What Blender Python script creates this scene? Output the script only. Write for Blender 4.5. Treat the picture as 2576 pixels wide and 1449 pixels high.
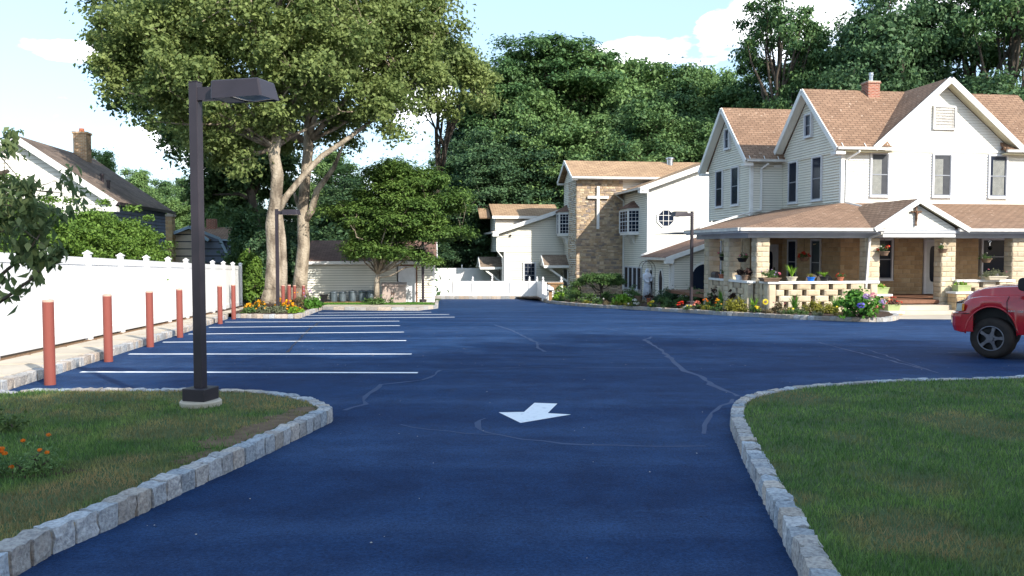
import bpy, math, random
import numpy as np
from mathutils import Vector, Matrix
R = math.radians
SC = bpy.context.scene
COL = SC.collection
for o in list(bpy.data.objects): bpy.data.objects.remove(o)

# ------------------------------------------------------------------ camera
cam = bpy.data.objects.new('camera', bpy.data.cameras.new('camera')); COL.objects.link(cam)
cam.location = (0, 0, 1.6)
TH = math.atan(97.5/2100)                       # looks 2.66 degrees down
cam.rotation_euler = (math.pi/2 - TH, 0, 0)
cam.data.sensor_width = 36; cam.data.lens = 36*2100/2576
cam.data.clip_start = .1; cam.data.clip_end = 2000
SC.camera = cam

# ------------------------------------------------------------------ light
SUN = Vector((.717, -.907, .70)).normalized()   # towards the sun: behind the camera, to the right
EXPO = 1.5
SKY = .15
w = bpy.data.worlds.new("World"); SC.world = w; w.use_nodes = True
N = w.node_tree.nodes; L = w.node_tree.links; N.clear()
out = N.new('ShaderNodeOutputWorld'); bg = N.new('ShaderNodeBackground')
sky = N.new('ShaderNodeTexSky'); sky.sky_type = 'NISHITA'; sky.sun_disc = False
sky.sun_elevation = math.asin(SUN.z)
sky.sun_rotation = math.atan2(SUN.x, SUN.y)
sky.air_density = 1.0; sky.dust_density = 1.3; sky.ozone_density = 1.0
tc = N.new('ShaderNodeTexCoord')
def wn(t, **k):
    n = N.new(t)
    for a, b in k.items(): setattr(n, a, b)
    return n
# clouds: a noise over the direction, stretched sideways, only in banks above the horizon
mp = wn('ShaderNodeMapping'); mp.inputs['Scale'].default_value = (1, 1, 2.6); mp.inputs['Location'].default_value = (2.6, 1.3, .8)
L.new(tc.outputs['Generated'], mp.inputs['Vector'])
nz = wn('ShaderNodeTexNoise'); nz.inputs['Scale'].default_value = 4.6; nz.inputs['Detail'].default_value = 7; nz.inputs['Roughness'].default_value = .55
L.new(mp.outputs[0], nz.inputs['Vector'])
rp = wn('ShaderNodeValToRGB'); rp.color_ramp.elements[0].position = .60; rp.color_ramp.elements[1].position = .68
L.new(nz.outputs['Fac'], rp.inputs[0])
haze = wn('ShaderNodeMix', data_type='RGBA'); haze.inputs[0].default_value = .68; haze.inputs[7].default_value = (1.42, 2.02, 2.70, 1)
L.new(sky.outputs[0], haze.inputs[6])
mx = wn('ShaderNodeMix', data_type='RGBA'); mx.inputs[7].default_value = (6.5, 6.7, 7, 1)
sxyz = wn('ShaderNodeSeparateXYZ'); L.new(tc.outputs['Generated'], sxyz.inputs[0])
low = wn('ShaderNodeMapRange'); low.inputs[1].default_value = .30; low.inputs[2].default_value = .17; low.inputs[3].default_value = -.07; low.inputs[4].default_value = .005
L.new(sxyz.outputs['Z'], low.inputs[0])
add = wn('ShaderNodeMath', operation='ADD'); L.new(nz.outputs['Fac'], add.inputs[0]); L.new(low.outputs[0], add.inputs[1])
# a few separate cumulus banks, each round a direction in the sky
cur = add.outputs[0]
for (ax, el, wd_, ht_) in ((13.5, 13.8, 5.5, 2.6), (17.2, 15.2, 4.0, 3.0), (-7.0, 10.5, 3.0, 5.0), (-27.5, 11.6, 3.4, .85), (-22.5, 7.0, 2.2, .9), (-5.5, 17.0, 4.0, 1.6), (8.0, 13.2, 3.2, 1.2), (-19, 5.6, 2.6, .8), (29, 14, 6, 4)):
    c_ = Vector((math.sin(R(ax))*math.cos(R(el)), math.cos(R(ax))*math.cos(R(el)), math.sin(R(el))))
    sb_ = wn('ShaderNodeVectorMath', operation='SUBTRACT'); L.new(tc.outputs['Generated'], sb_.inputs[0]); sb_.inputs[1].default_value = c_
    ml = wn('ShaderNodeVectorMath', operation='MULTIPLY'); L.new(sb_.outputs[0], ml.inputs[0]); ml.inputs[1].default_value = (1/R(wd_), 1/R(wd_), 1/R(ht_))
    le = wn('ShaderNodeVectorMath', operation='LENGTH'); L.new(ml.outputs[0], le.inputs[0])
    mr = wn('ShaderNodeMapRange'); mr.inputs[1].default_value = 0; mr.inputs[2].default_value = 1.3; mr.inputs[3].default_value = .27; mr.inputs[4].default_value = 0; L.new(le.outputs['Value'], mr.inputs[0])
    ad = wn('ShaderNodeMath', operation='ADD'); L.new(cur, ad.inputs[0]); L.new(mr.outputs[0], ad.inputs[1]); cur = ad.outputs[0]
L.new(cur, rp.inputs[0])
L.new(rp.outputs[0], mx.inputs[0]); L.new(haze.outputs[2], mx.inputs[6])
L.new(mx.outputs[2], bg.inputs[0]); bg.inputs[1].default_value = SKY
L.new(bg.outputs[0], out.inputs[0])

sl = bpy.data.lights.new('sun', 'SUN'); sl.energy = 2.4; sl.angle = R(.53); sl.color = (1, .93, .82)
so = bpy.data.objects.new('sun', sl); COL.objects.link(so)
so.rotation_euler = SUN.to_track_quat('Z', 'Y').to_euler()
so.location = SUN*60
SC.view_settings.view_transform = 'Standard'; SC.view_settings.look = 'None'
SC.view_settings.exposure = EXPO; SC.view_settings.gamma = 1

# ------------------------------------------------------------------ measuring helpers (points of the place seen on the ground)
F, CX, CY = 2100., 1288., 724.5
def ray(px, py):
    a = (px-CX)/F; b = (CY-py)/F; c, s = math.cos(TH), math.sin(TH); return (a, c+b*s, -s+b*c)
def W(px, py, Y):
    r = ray(px, py); t = Y/r[1]; return Vector((r[0]*t, Y, 1.6+r[2]*t))
def G(px, py, h=0):
    r = ray(px, py); t = (1.6-h)/(-r[2]-.03*r[1]); return Vector((r[0]*t, r[1]*t, -.03*r[1]*t+h))
def gz(y): return -.03*max(-8, min(60, y))
class Frame:
    def __init__(s, ox, oy, deg): s.o = (ox, oy); s.a = R(deg); s.c = math.cos(s.a); s.s = math.sin(s.a)
    def wld(s, u, v, z=0): return Vector((s.o[0]+u*s.c-v*s.s, s.o[1]+u*s.s+v*s.c, z))
    def hf(s, px, py, v):
        r = ray(px, py); ox = s.o[0]-v*s.s; oy = s.o[1]+v*s.c
        t = (ox*s.s-oy*s.c)/(r[0]*s.s-r[1]*s.c); return (t*r[0]-ox)/s.c, 1.6+t*r[2]
    def hs(s, px, py, u):
        r = ray(px, py); ox = s.o[0]+u*s.c; oy = s.o[1]+u*s.s
        t = (ox*s.c+oy*s.s)/(r[0]*s.c+r[1]*s.s); return (t*r[1]-oy)/s.c, 1.6+t*r[2]

# ------------------------------------------------------------------ object helpers
def tag(o, label=None, cat=None, group=None, kind=None):
    if label: o['label'] = label
    if cat: o['category'] = cat
    if group: o['group'] = group
    if kind: o['kind'] = kind
    return o
def thing(name, label, cat, loc=(0, 0, 0), rz=0, group=None):
    o = bpy.data.objects.new(name, None); COL.objects.link(o)
    o.location = loc; o.rotation_euler = (0, 0, rz); o.empty_display_size = .2
    return tag(o, label, cat, group)
def link(name, me, parent=None):
    o = bpy.data.objects.new(name, me); COL.objects.link(o)
    if parent: o.parent = parent
    return o
def dup(root, loc=None, rz=None, label=None, group=None, scale=None):
    def rec(o, par):
        c = o.copy(); COL.objects.link(c)
        if par: c.parent = par
        for ch in [x for x in bpy.data.objects if x.parent == o]: rec(ch, c)
        return c
    r = rec(root, None)
    if loc is not None: r.location = loc
    if rz is not None: r.rotation_euler = (0, 0, rz)
    if scale is not None: r.scale = scale if hasattr(scale, '__len__') else (scale,)*3
    if label: r['label'] = label
    if group: r['group'] = group
    return r

class MB:
    """collects faces; build() makes one mesh object with planar metric UVs"""
    def __init__(s): s.v = []; s.f = []; s.m = []; s.c = []
    def face(s, pts, m=0, c=None):
        i = len(s.v); s.v += [tuple(p) for p in pts]; s.f.append(tuple(range(i, i+len(pts)))); s.m.append(m); s.c.append(c)
    def mesh(s, verts, faces, m=0, c=None, T=None):
        i = len(s.v)
        if T is not None: verts = [T @ Vector(p) for p in verts]
        s.v += [tuple(p) for p in verts]
        for f in faces: s.f.append(tuple(i+k for k in f)); s.m.append(m); s.c.append(c)
        return s
    def box(s, x0, y0, z0, x1, y1, z1, m=0, c=None, T=None):
        vs = [(x0,y0,z0),(x1,y0,z0),(x1,y1,z0),(x0,y1,z0),(x0,y0,z1),(x1,y0,z1),(x1,y1,z1),(x0,y1,z1)]
        return s.mesh(vs, [(0,3,2,1),(4,5,6,7),(0,1,5,4),(1,2,6,5),(2,3,7,6),(3,0,4,7)], m, c, T)
    def cbox(s, c, d, m=0, T=None, col=None):
        return s.box(c[0]-d[0]/2, c[1]-d[1]/2, c[2]-d[2]/2, c[0]+d[0]/2, c[1]+d[1]/2, c[2]+d[2]/2, m, col, T)
    def bar(s, p, q, w, h, m=0, up=(0, 0, 1), c=None):
        p, q, up = Vector(p), Vector(q), Vector(up); d = (q-p).normalized()
        a = d.cross(up)
        if a.length < 1e-4: a = d.cross(Vector((0, 1, 0)))
        a.normalize(); b = a.cross(d); a *= w/2; b *= h/2
        vs = [p-a-b, p+a-b, p+a+b, p-a+b, q-a-b, q+a-b, q+a+b, q-a+b]
        return s.mesh(vs, [(0,3,2,1),(4,5,6,7),(0,1,5,4),(1,2,6,5),(2,3,7,6),(3,0,4,7)], m, c)
    def prism(s, poly, ax, m=0, c=None):
        """poly: list of 3D points (planar), ax: extrusion vector"""
        ax = Vector(ax); n = len(poly); P = [Vector(p) for p in poly]; Q = [p+ax for p in P]
        nn = Vector((0, 0, 0))
        for i in range(n): nn += P[i].cross(P[(i+1) % n])
        if nn.dot(ax) > 0: P, Q = P[::-1], Q[::-1]
        i = len(s.v); s.v += [tuple(p) for p in P]+[tuple(p) for p in Q]
        fs = [tuple(range(n)), tuple(range(2*n-1, n-1, -1))]+[(k, n+k, n+(k+1) % n, (k+1) % n) for k in range(n)]
        for f in fs: s.f.append(tuple(i+k for k in f)); s.m.append(m); s.c.append(c)
        return s
    def tube(s, pts, rad, n=8, m=0, cap=True, c=None, rot=0):
        pts = [Vector(p) for p in pts]
        if not hasattr(rad, '__len__'): rad = [rad]*len(pts)
        i0 = len(s.v); pa = None
        for k, p in enumerate(pts):
            d = (pts[min(k+1, len(pts)-1)]-pts[max(k-1, 0)]).normalized()
            if pa is None:
                a = d.cross(Vector((0, 0, 1)))
                if a.length < .2: a = Vector((1, 0, 0)) - d*d.x
            else: a = pa - d*pa.dot(d)
            a.normalize(); pa = a; b = d.cross(a)
            for j in range(n):
                t = 2*math.pi*j/n+rot
                s.v.append(tuple(p+(a*math.cos(t)+b*math.sin(t))*rad[k]))
        for k in range(len(pts)-1):
            for j in range(n):
                a0 = i0+k*n+j; a1 = i0+k*n+(j+1) % n
                s.f.append((a0, a1, a1+n, a0+n)); s.m.append(m); s.c.append(c)
        if cap:
            s.f.append(tuple(i0+j for j in range(n))[::-1]); s.m.append(m); s.c.append(c)
            s.f.append(tuple(i0+(len(pts)-1)*n+j for j in range(n))); s.m.append(m); s.c.append(c)
        return s
    def lathe(s, prof, c=(0, 0, 0), n=16, m=0, col=None):
        i0 = len(s.v)
        for r, z in prof:
            for j in range(n):
                t = 2*math.pi*j/n; s.v.append((c[0]+r*math.cos(t), c[1]+r*math.sin(t), c[2]+z))
        for k in range(len(prof)-1):
            for j in range(n):
                a0 = i0+k*n+j; a1 = i0+k*n+(j+1) % n
                s.f.append((a0, a1, a1+n, a0+n)); s.m.append(m); s.c.append(col)
        s.f.append(tuple(i0+j for j in range(n))[::-1]); s.m.append(m); s.c.append(col)
        s.f.append(tuple(i0+(len(prof)-1)*n+j for j in range(n))); s.m.append(m); s.c.append(col)
        return s
    def build(s, name, mats, parent=None, smooth=False, bevel=0, loc=None):
        if not isinstance(mats, (list, tuple)):
            mats = [mats]
            if 9 in s.m: s.m = [1 if k == 9 else k for k in s.m]; mats.append(M['lip_shade_pale' if mats[0] == M['siding_sunlit'] else 'lip_shade_grey' if mats[0] in (M['greysiding'], M['beigesiding']) else 'lip_shade'])
        me = bpy.data.meshes.new(name); me.from_pydata(s.v, [], s.f)
        for m in mats: me.materials.append(m)
        me.polygons.foreach_set('material_index', s.m)
        uv = me.uv_layers.new(name='UVMap'); dat = np.zeros(len(me.loops)*2)
        cols = any(c is not None for c in s.c)
        if cols: ca = me.color_attributes.new('Col', 'FLOAT_COLOR', 'CORNER'); cd = np.ones(len(me.loops)*4)
        k = 0
        for fi, f in enumerate(s.f):
            n = Vector((0, 0, 0)); P = [Vector(s.v[i]) for i in f]
            for i in range(len(P)): n += P[i].cross(P[(i+1) % len(P)])
            if n.length > 0: n.normalize()
            if abs(n.z) > .995: U, V = Vector((1, 0, 0)), Vector((0, 1, 0))
            else: U = Vector((-n.y, n.x, 0)).normalized(); V = n.cross(U)
            for p in P:
                dat[2*k] = p.dot(U); dat[2*k+1] = p.dot(V)
                if cols:
                    c = s.c[fi] or (1, 1, 1); cd[4*k:4*k+3] = c
                k += 1
        uv.data.foreach_set('uv', dat)
        if cols: ca.data.foreach_set('color', cd)
        if smooth: me.polygons.foreach_set('use_smooth', [True]*len(me.polygons))
        me.update()
        o = link(name, me, parent)
        if loc is not None: o.location = loc
        if bevel:
            b = o.modifiers.new('bevel', 'BEVEL'); b.width = bevel; b.segments = 2; b.limit_method = 'ANGLE'
        return o

# ------------------------------------------------------------------ materials
def newmat(name):
    m = bpy.data.materials.new(name); m.use_nodes = True
    nt = m.node_tree; b = nt.nodes['Principled BSDF']; return m, nt, b
def pm(name, c1, c2=None, scale=4, rough=.7, bump=0, bscale=None, metal=0, attr=False, spec=.3, detail=5, coat=0, ramp=(.35, .65), bdist=.01, streak=None, c3=None):
    m, nt, b = newmat(name); n, l = nt.nodes, nt.links
    b.inputs['Roughness'].default_value = rough; b.inputs['Metallic'].default_value = metal
    b.inputs['Specular IOR Level'].default_value = spec; b.inputs['Coat Weight'].default_value = coat
    tc = n.new('ShaderNodeTexCoord')
    vec = tc.outputs['Object']
    if streak:
        mp = n.new('ShaderNodeMapping'); mp.inputs['Scale'].default_value = streak; l.new(vec, mp.inputs[0]); vec = mp.outputs[0]
    if c2 is None: c2 = tuple(x*.82 for x in c1)
    nz = n.new('ShaderNodeTexNoise'); nz.inputs['Scale'].default_value = scale; nz.inputs['Detail'].default_value = detail
    l.new(vec, nz.inputs[0])
    rp = n.new('ShaderNodeValToRGB'); rp.color_ramp.elements[0].position = ramp[0]; rp.color_ramp.elements[1].position = ramp[1]
    rp.color_ramp.elements[0].color = (*c1, 1); rp.color_ramp.elements[1].color = (*c2, 1)
    if c3: e = rp.color_ramp.elements.new((ramp[0]+ramp[1])/2); e.color = (*c3, 1)
    l.new(nz.outputs[0], rp.inputs[0]); colr = rp.outputs[0]
    if attr:
        at = n.new('ShaderNodeAttribute'); at.attribute_name = 'Col'
        mx = n.new('ShaderNodeMix'); mx.data_type = 'RGBA'; mx.blend_type = 'MULTIPLY'; mx.inputs[0].default_value = 1
        l.new(colr, mx.inputs[6]); l.new(at.outputs['Color'], mx.inputs[7]); colr = mx.outputs[2]
    l.new(colr, b.inputs['Base Color'])
    if bump:
        n2 = n.new('ShaderNodeTexNoise'); n2.inputs['Scale'].default_value = bscale or scale*6; n2.inputs['Detail'].default_value = 6
        l.new(tc.outputs['Object'], n2.inputs[0])
        bp = n.new('ShaderNodeBump'); bp.inputs['Strength'].default_value = bump; bp.inputs['Distance'].default_value = bdist
        l.new(n2.outputs[0], bp.inputs['Height']); l.new(bp.outputs[0], b.inputs['Normal'])
    return m
def brickmat(name, c1, c2, mortar, bw, bh, ms=.012, rough=.85, bump=.5, noise=.35, offs=.5, spots=None, wash=None):
    m, nt, b = newmat(name); n, l = nt.nodes, nt.links
    b.inputs['Roughness'].default_value = rough; b.inputs['Specular IOR Level'].default_value = .2
    uv = n.new('ShaderNodeUVMap'); uv.uv_map = 'UVMap'
    br = n.new('ShaderNodeTexBrick'); br.inputs['Scale'].default_value = 1; br.inputs['Brick Width'].default_value = bw
    br.inputs['Row Height'].default_value = bh; br.inputs['Mortar Size'].default_value = ms; br.inputs['Mortar Smooth'].default_value = .3
    br.offset = offs
    br.inputs['Color1'].default_value = (*c1, 1); br.inputs['Color2'].default_value = (*c2, 1); br.inputs['Mortar'].default_value = (*mortar, 1)
    l.new(uv.outputs[0], br.inputs['Vector'])
    tc = n.new('ShaderNodeTexCoord'); nz = n.new('ShaderNodeTexNoise'); nz.inputs['Scale'].default_value = .9; nz.inputs['Detail'].default_value = 8
    nz.inputs['Roughness'].default_value = .65
    l.new(tc.outputs['Object'], nz.inputs[0])
    mr = n.new('ShaderNodeMapRange'); mr.inputs[1].default_value = .3; mr.inputs[2].default_value = .7; mr.inputs[3].default_value = 1-noise; mr.inputs[4].default_value = 1+noise
    l.new(nz.outputs[0], mr.inputs[0])
    mx = n.new('ShaderNodeMix'); mx.data_type = 'RGBA'; mx.blend_type = 'MULTIPLY'; mx.inputs[0].default_value = 1
    l.new(br.outputs[0], mx.inputs[6]); l.new(mr.outputs[0], mx.inputs[7]); cout = mx.outputs[2]
    if spots:
        vz = n.new('ShaderNodeTexNoise'); vz.inputs['Scale'].default_value = 5.5; vz.inputs['Detail'].default_value = 2; l.new(tc.outputs['Object'], vz.inputs[0])
        r2 = n.new('ShaderNodeValToRGB'); r2.color_ramp.elements[0].position = .66; r2.color_ramp.elements[1].position = .72
        l.new(vz.outputs[0], r2.inputs[0])
        m2 = n.new('ShaderNodeMix'); m2.data_type = 'RGBA'; l.new(r2.outputs[0], m2.inputs[0]); l.new(cout, m2.inputs[6]); m2.inputs[7].default_value = (*spots, 1)
        cout = m2.outputs[2]
    l.new(cout, b.inputs['Base Color'])
    bp = n.new('ShaderNodeBump'); bp.inputs['Strength'].default_value = bump; bp.inputs['Distance'].default_value = .01; bp.invert = True
    l.new(br.outputs['Fac'], bp.inputs['Height']); l.new(bp.outputs[0], b.inputs['Normal'])
    return m
def leafmat(name, dark, light, trans=.3, var=.5, nscale=.5, rough=.55, ov=0):
    m, nt, b = newmat(name); n, l = nt.nodes, nt.links
    ge = n.new('ShaderNodeNewGeometry'); tc = n.new('ShaderNodeTexCoord')
    nz = n.new('ShaderNodeTexNoise'); nz.inputs['Scale'].default_value = nscale; nz.inputs['Detail'].default_value = 3
    l.new(tc.outputs['Object'], nz.inputs[0])
    ma = n.new('ShaderNodeMath'); ma.operation = 'MULTIPLY_ADD'; ma.inputs[1].default_value = var
    ad = n.new('ShaderNodeMapRange'); ad.inputs[1].default_value = .3; ad.inputs[2].default_value = .7; ad.inputs[3].default_value = 0; ad.inputs[4].default_value = 1-var
    l.new(nz.outputs[0], ad.inputs[0]); l.new(ge.outputs['Random Per Island'], ma.inputs[0]); l.new(ad.outputs[0], ma.inputs[2])
    mx = n.new('ShaderNodeMix'); mx.data_type = 'RGBA'; mx.inputs[6].default_value = (*dark, 1); mx.inputs[7].default_value = (*light, 1)
    oi = n.new('ShaderNodeObjectInfo'); m3 = n.new('ShaderNodeMath'); m3.operation = 'MULTIPLY_ADD'; m3.inputs[1].default_value = ov; m3.inputs[2].default_value = -ov/2
    l.new(oi.outputs['Random'], m3.inputs[0]); m4 = n.new('ShaderNodeMath'); l.new(ma.outputs[0], m4.inputs[0]); l.new(m3.outputs[0], m4.inputs[1]); m4.use_clamp = True
    l.new(m4.outputs[0], mx.inputs[0]); l.new(mx.outputs[2], b.inputs['Base Color'])
    b.inputs['Roughness'].default_value = rough; b.inputs['Specular IOR Level'].default_value = .25
    tr = n.new('ShaderNodeBsdfTranslucent'); l.new(mx.outputs[2], tr.inputs[0])
    ms = n.new('ShaderNodeMixShader'); ms.inputs[0].default_value = trans
    l.new(b.outputs[0], ms.inputs[1]); l.new(tr.outputs[0], ms.inputs[2])
    l.new(ms.outputs[0], n['Material Output'].inputs[0])
    return m

M = {}
M['siding'] = pm('cream_siding', (.82, .80, .71), (.76, .74, .655), 1.2, .55, streak=(1, 1, .3))
M['siding_sunlit'] = pm('sunlit_siding', (.85, .84, .79), (.80, .79, .74), 1.2, .55, streak=(1, 1, .3))  # paler copy of the cream siding, sunlight put into the colour of lit walls
M['trim'] = pm('white_trim', (.82, .82, .80), (.74, .74, .72), 3, .5)
M['gutter'] = pm('gutter_metal', (.70, .68, .64), (.55, .53, .50), 3, .45)
M['vinyl'] = pm('white_vinyl', (.86, .86, .86), (.80, .80, .80), 2, .42, streak=(1, 1, .25))
M['greywood'] = pm('grey_painted_beam', (.50, .52, .56), (.42, .44, .48), 2, .6)
M['soffit'] = pm('soffit', (.62, .58, .40), (.55, .52, .36), 2, .7)
M['shingle'] = brickmat('brown_shingles', (.30, .19, .125), (.235, .145, .095), (.085, .05, .036), .36, .17, .016, noise=.16, spots=(.42, .31, .23))
M['shingle_tan'] = brickmat('tan_shingles', (.44, .30, .185), (.32, .21, .13), (.15, .095, .062), .36, .17, .016, noise=.14)
M['shingle_dark'] = brickmat('dark_brown_shingles', (.24, .145, .11), (.17, .10, .078), (.08, .05, .04), .30, .15, .012, noise=.2)
M['shingle_grey'] = brickmat('weathered_shingles', (.26, .20, .15), (.17, .13, .10), (.09, .07, .055), .30, .14, .008)
M['brick'] = brickmat('red_brick', (.34, .11, .065), (.24, .075, .045), (.42, .36, .30), .21, .075, .01)
M['brick_tan'] = brickmat('tan_brick', (.44, .27, .14), (.32, .18, .09), (.50, .42, .32), .21, .075, .01)
M['blockstone'] = pm('rockface_block', (.62, .54, .42), (.53, .45, .34), 3, .9, .7, 22, attr=True, bdist=.02)
M['fieldstone'] = pm('ledge_stone', (.95, .9, .85), (.7, .66, .62), 5, .9, .6, 25, attr=True, bdist=.02)
M['mortar'] = pm('mortar', (.50, .44, .35), (.40, .35, .28), 8, .95, .3, 60)
M['granite'] = pm('granite_block', (.52, .52, .53), (.30, .30, .32), 38, .85, .9, 60, attr=True, bdist=.015, c3=(.44, .43, .43))
M['kmortar'] = pm('kerb_mortar', (.42, .36, .28), (.30, .26, .20), 12, .95, .5, 60)
M['concrete'] = pm('concrete', (.56, .49, .40), (.46, .40, .32), 1.1, .9, .3, 50)
M['glass'] = pm('window_glass', (.010, .015, .030), (.016, .024, .045), .6, .12, spec=.12)
M['screen'] = pm('window_screen', (.05, .055, .065), (.035, .04, .05), 3, .5)
M['curtain'] = pm('pleated_curtain', (.55, .56, .50), (.16, .17, .16), 9, .8, streak=(1.6, 1.6, .02), ramp=(.42, .55))
M['frame'] = pm('window_frame', (.72, .73, .76), (.64, .65, .68), 3, .5)
M['brown_metal'] = pm('bronze_painted_metal', (.040, .032, .040), (.032, .026, .033), 3, .38, spec=.4)
M['lens'] = pm('lamp_lens', (.45, .43, .36), (.30, .29, .24), 6, .15, spec=.6)
M['bollard'] = pm('faded_red_plastic', (.27, .075, .058), (.22, .06, .047), 2.2, .55, streak=(1, 1, .3))
M['dark'] = pm('black_plastic', (.012, .012, .014), (.02, .02, .022), 5, .45)
M['iron'] = pm('wrought_iron', (.018, .016, .018), None, 5, .5)
M['galv'] = pm('galvanised_steel', (.24, .29, .33), (.12, .155, .19), 6, .42, .3, 12, metal=.6, streak=(1, 1, .4))
M['chrome'] = pm('bright_metal', (.66, .66, .68), (.5, .5, .52), 9, .25, metal=.9)
M['bark'] = pm('maple_bark', (.42, .36, .28), (.15, .12, .09), 3.2, .95, 1, 12, streak=(1, 1, .35), bdist=.06, c3=(.30, .25, .19), detail=9, ramp=(.38, .62))
M['bark_dark'] = pm('grey_bark', (.13, .105, .085), (.06, .05, .04), 4, .95, .8, 14, streak=(1, 1, .25), bdist=.04)
M['soil'] = pm('mulch', (.085, .05, .035), (.04, .024, .018), 9, 1, 1, 45, bdist=.03)
M['fieldsoil'] = pm('woodland_floor', (.05, .06, .025), (.03, .035, .018), 1.5, 1, .5, 9)
M['woodchip'] = pm('wood_chips', (.36, .22, .12), (.14, .075, .04), 22, 1, 1, 60, bdist=.03)
M['paint'] = pm('white_road_paint', (.88, .88, .90), (.66, .67, .72), 14, .6, detail=9, ramp=(.55, .72), bump=.4, bscale=70)
M['terracotta'] = pm('terracotta', (.42, .15, .085), (.33, .11, .06), 8, .8)
M['white'] = pm('white_gloss', (.82, .83, .86), (.74, .75, .78), 5, .45)
M['statue'] = pm('white_plaster', (.72, .76, .84), (.58, .62, .70), 7, .7, .3, 20)
M['red'] = pm('red_car_paint', (.42, .010, .016), (.37, .008, .013), 1.5, .22, coat=.8, spec=.5)
M['tyre'] = pm('tyre_rubber', (.022, .018, .017), (.032, .026, .023), 7, .85, .5, 30)
M['alloy'] = pm('worn_alloy', (.20, .20, .22), (.14, .14, .16), 9, .32, metal=.75)
M['amber'] = pm('amber_lens', (.75, .28, .03), (.6, .2, .02), 8, .2)
M['beige'] = pm('beige_resin', (.50, .40, .35), (.44, .35, .31), 3, .6)
M['greenpot'] = pm('pale_green_plastic', (.36, .42, .20), (.31, .37, .17), 5, .5)
M['blue'] = pm('blue_plastic', (.015, .16, .62), (.012, .13, .5), 5, .4)
M['creampot'] = pm('cream_pot', (.62, .56, .44), (.54, .48, .38), 5, .6)
M['brownpot'] = pm('brown_pot', (.20, .13, .09), (.15, .10, .07), 5, .6)
M['wood'] = pm('weathered_wood', (.34, .20, .10), (.22, .13, .07), 6, .8, .4, 30, streak=(.2, 1, 1))
M['greysiding'] = pm('blue_grey_siding', (.20, .25, .35), (.165, .205, .29), 2, .7)
M['beigesiding'] = pm('taupe_siding', (.68, .58, .46), (.60, .51, .41), 2, .7)
M['bluetrim'] = pm('pale_blue_trim', (.42, .56, .68), (.36, .49, .60), 3, .6)
M['lip_shade'] = pm('painted_lip_shade', (.34, .33, .30), (.30, .29, .26), 2, .8); M['lip_shade_pale'] = pm('painted_lip_shade_pale', (.58, .56, .50), (.54, .52, .46), 2, .8); M['lip_shade_grey'] = pm('painted_lip_shade_grey', (.07, .075, .09), None, 2, .8)  # shade line under the clapboard lips, painted as a darker strip
M['door'] = pm('white_door', (.62, .64, .64), (.55, .57, .57), 3, .5)
M['mat'] = pm('brown_floor', (.24, .12, .075), (.17, .085, .05), 6, .8)

# asphalt: fresh blue-black sealer with broad brushing marks, worn lighter streaks and grit
def asphalt():
    m, nt, b = newmat('sealed_asphalt'); n, l = nt.nodes, nt.links
    tc = n.new('ShaderNodeTexCoord')
    def noise(scale, det, st=None, rough=.5):
        x = n.new('ShaderNodeTexNoise'); x.inputs['Scale'].default_value = scale; x.inputs['Detail'].default_value = det; x.inputs['Roughness'].default_value = rough
        v = tc.outputs['Object']
        if st: mp = n.new('ShaderNodeMapping'); mp.inputs['Scale'].default_value = st; l.new(v, mp.inputs[0]); v = mp.outputs[0]
        l.new(v, x.inputs[0]); return x.outputs[0]
    def ramp(src, a, b_, c1, c2):
        r = n.new('ShaderNodeValToRGB'); r.color_ramp.elements[0].position = a; r.color_ramp.elements[1].position = b_
        r.color_ramp.elements[0].color = (*c1, 1); r.color_ramp.elements[1].color = (*c2, 1); l.new(src, r.inputs[0]); return r.outputs[0]
    def mix(f, a, b_, mode='MIX'):
        x = n.new('ShaderNodeMix'); x.data_type = 'RGBA'; x.blend_type = mode
        if isinstance(f, float): x.inputs[0].default_value = f
        else: l.new(f, x.inputs[0])
        l.new(a, x.inputs[6]); l.new(b_, x.inputs[7]); return x.outputs[2]
    base = ramp(noise(.35, 4), .35, .65, ASPH1, ASPH2)
    streak = ramp(noise(.6, 6, (.3, 1.5, 1), .6), .42, .68, (0, 0, 0), (1, 1, 1))
    wear = n.new('ShaderNodeRGB'); wear.outputs[0].default_value = (*ASPH3, 1)
    sf = n.new('ShaderNodeMath'); sf.operation = 'MULTIPLY'; sf.inputs[1].default_value = .6; l.new(streak, sf.inputs[0])
    c = mix(sf.outputs[0], base, wear.outputs[0])
    grit = ramp(noise(45, 6, None, .85), .36, .64, (.45, .5, .52), (1.65, 1.6, 1.5))
    c = mix(1.0, c, grit, 'MULTIPLY')
    mott = ramp(noise(2.2, 6, None, .7), .35, .65, (.72, .76, .80), (1.32, 1.26, 1.2)); c = mix(1.0, c, mott, 'MULTIPLY')
    pits = ramp(noise(22, 3), .70, .74, (1, 1, 1), (.45, .45, .45)); c = mix(1.0, c, pits, 'MULTIPLY')
    l.new(c, b.inputs['Base Color']); b.inputs['Roughness'].default_value = .75; b.inputs['Specular IOR Level'].default_value = .12
    bp = n.new('ShaderNodeBump'); bp.inputs['Strength'].default_value = .9; bp.inputs['Distance'].default_value = .008
    l.new(noise(120, 3), bp.inputs['Height']); l.new(bp.outputs[0], b.inputs['Normal'])
    return m
ASPH1, ASPH2, ASPH3 = (.0055, .0255, .088), (.0095, .036, .110), (.034, .074, .175)
M['asphalt'] = asphalt()
M['seam'] = pm('crack_sealer', (.026, .056, .14), (.020, .045, .12), 3, .6)
M['seam_dark'] = pm('old_crack_sealer', (.012, .018, .045), None, 3, .5)

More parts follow.
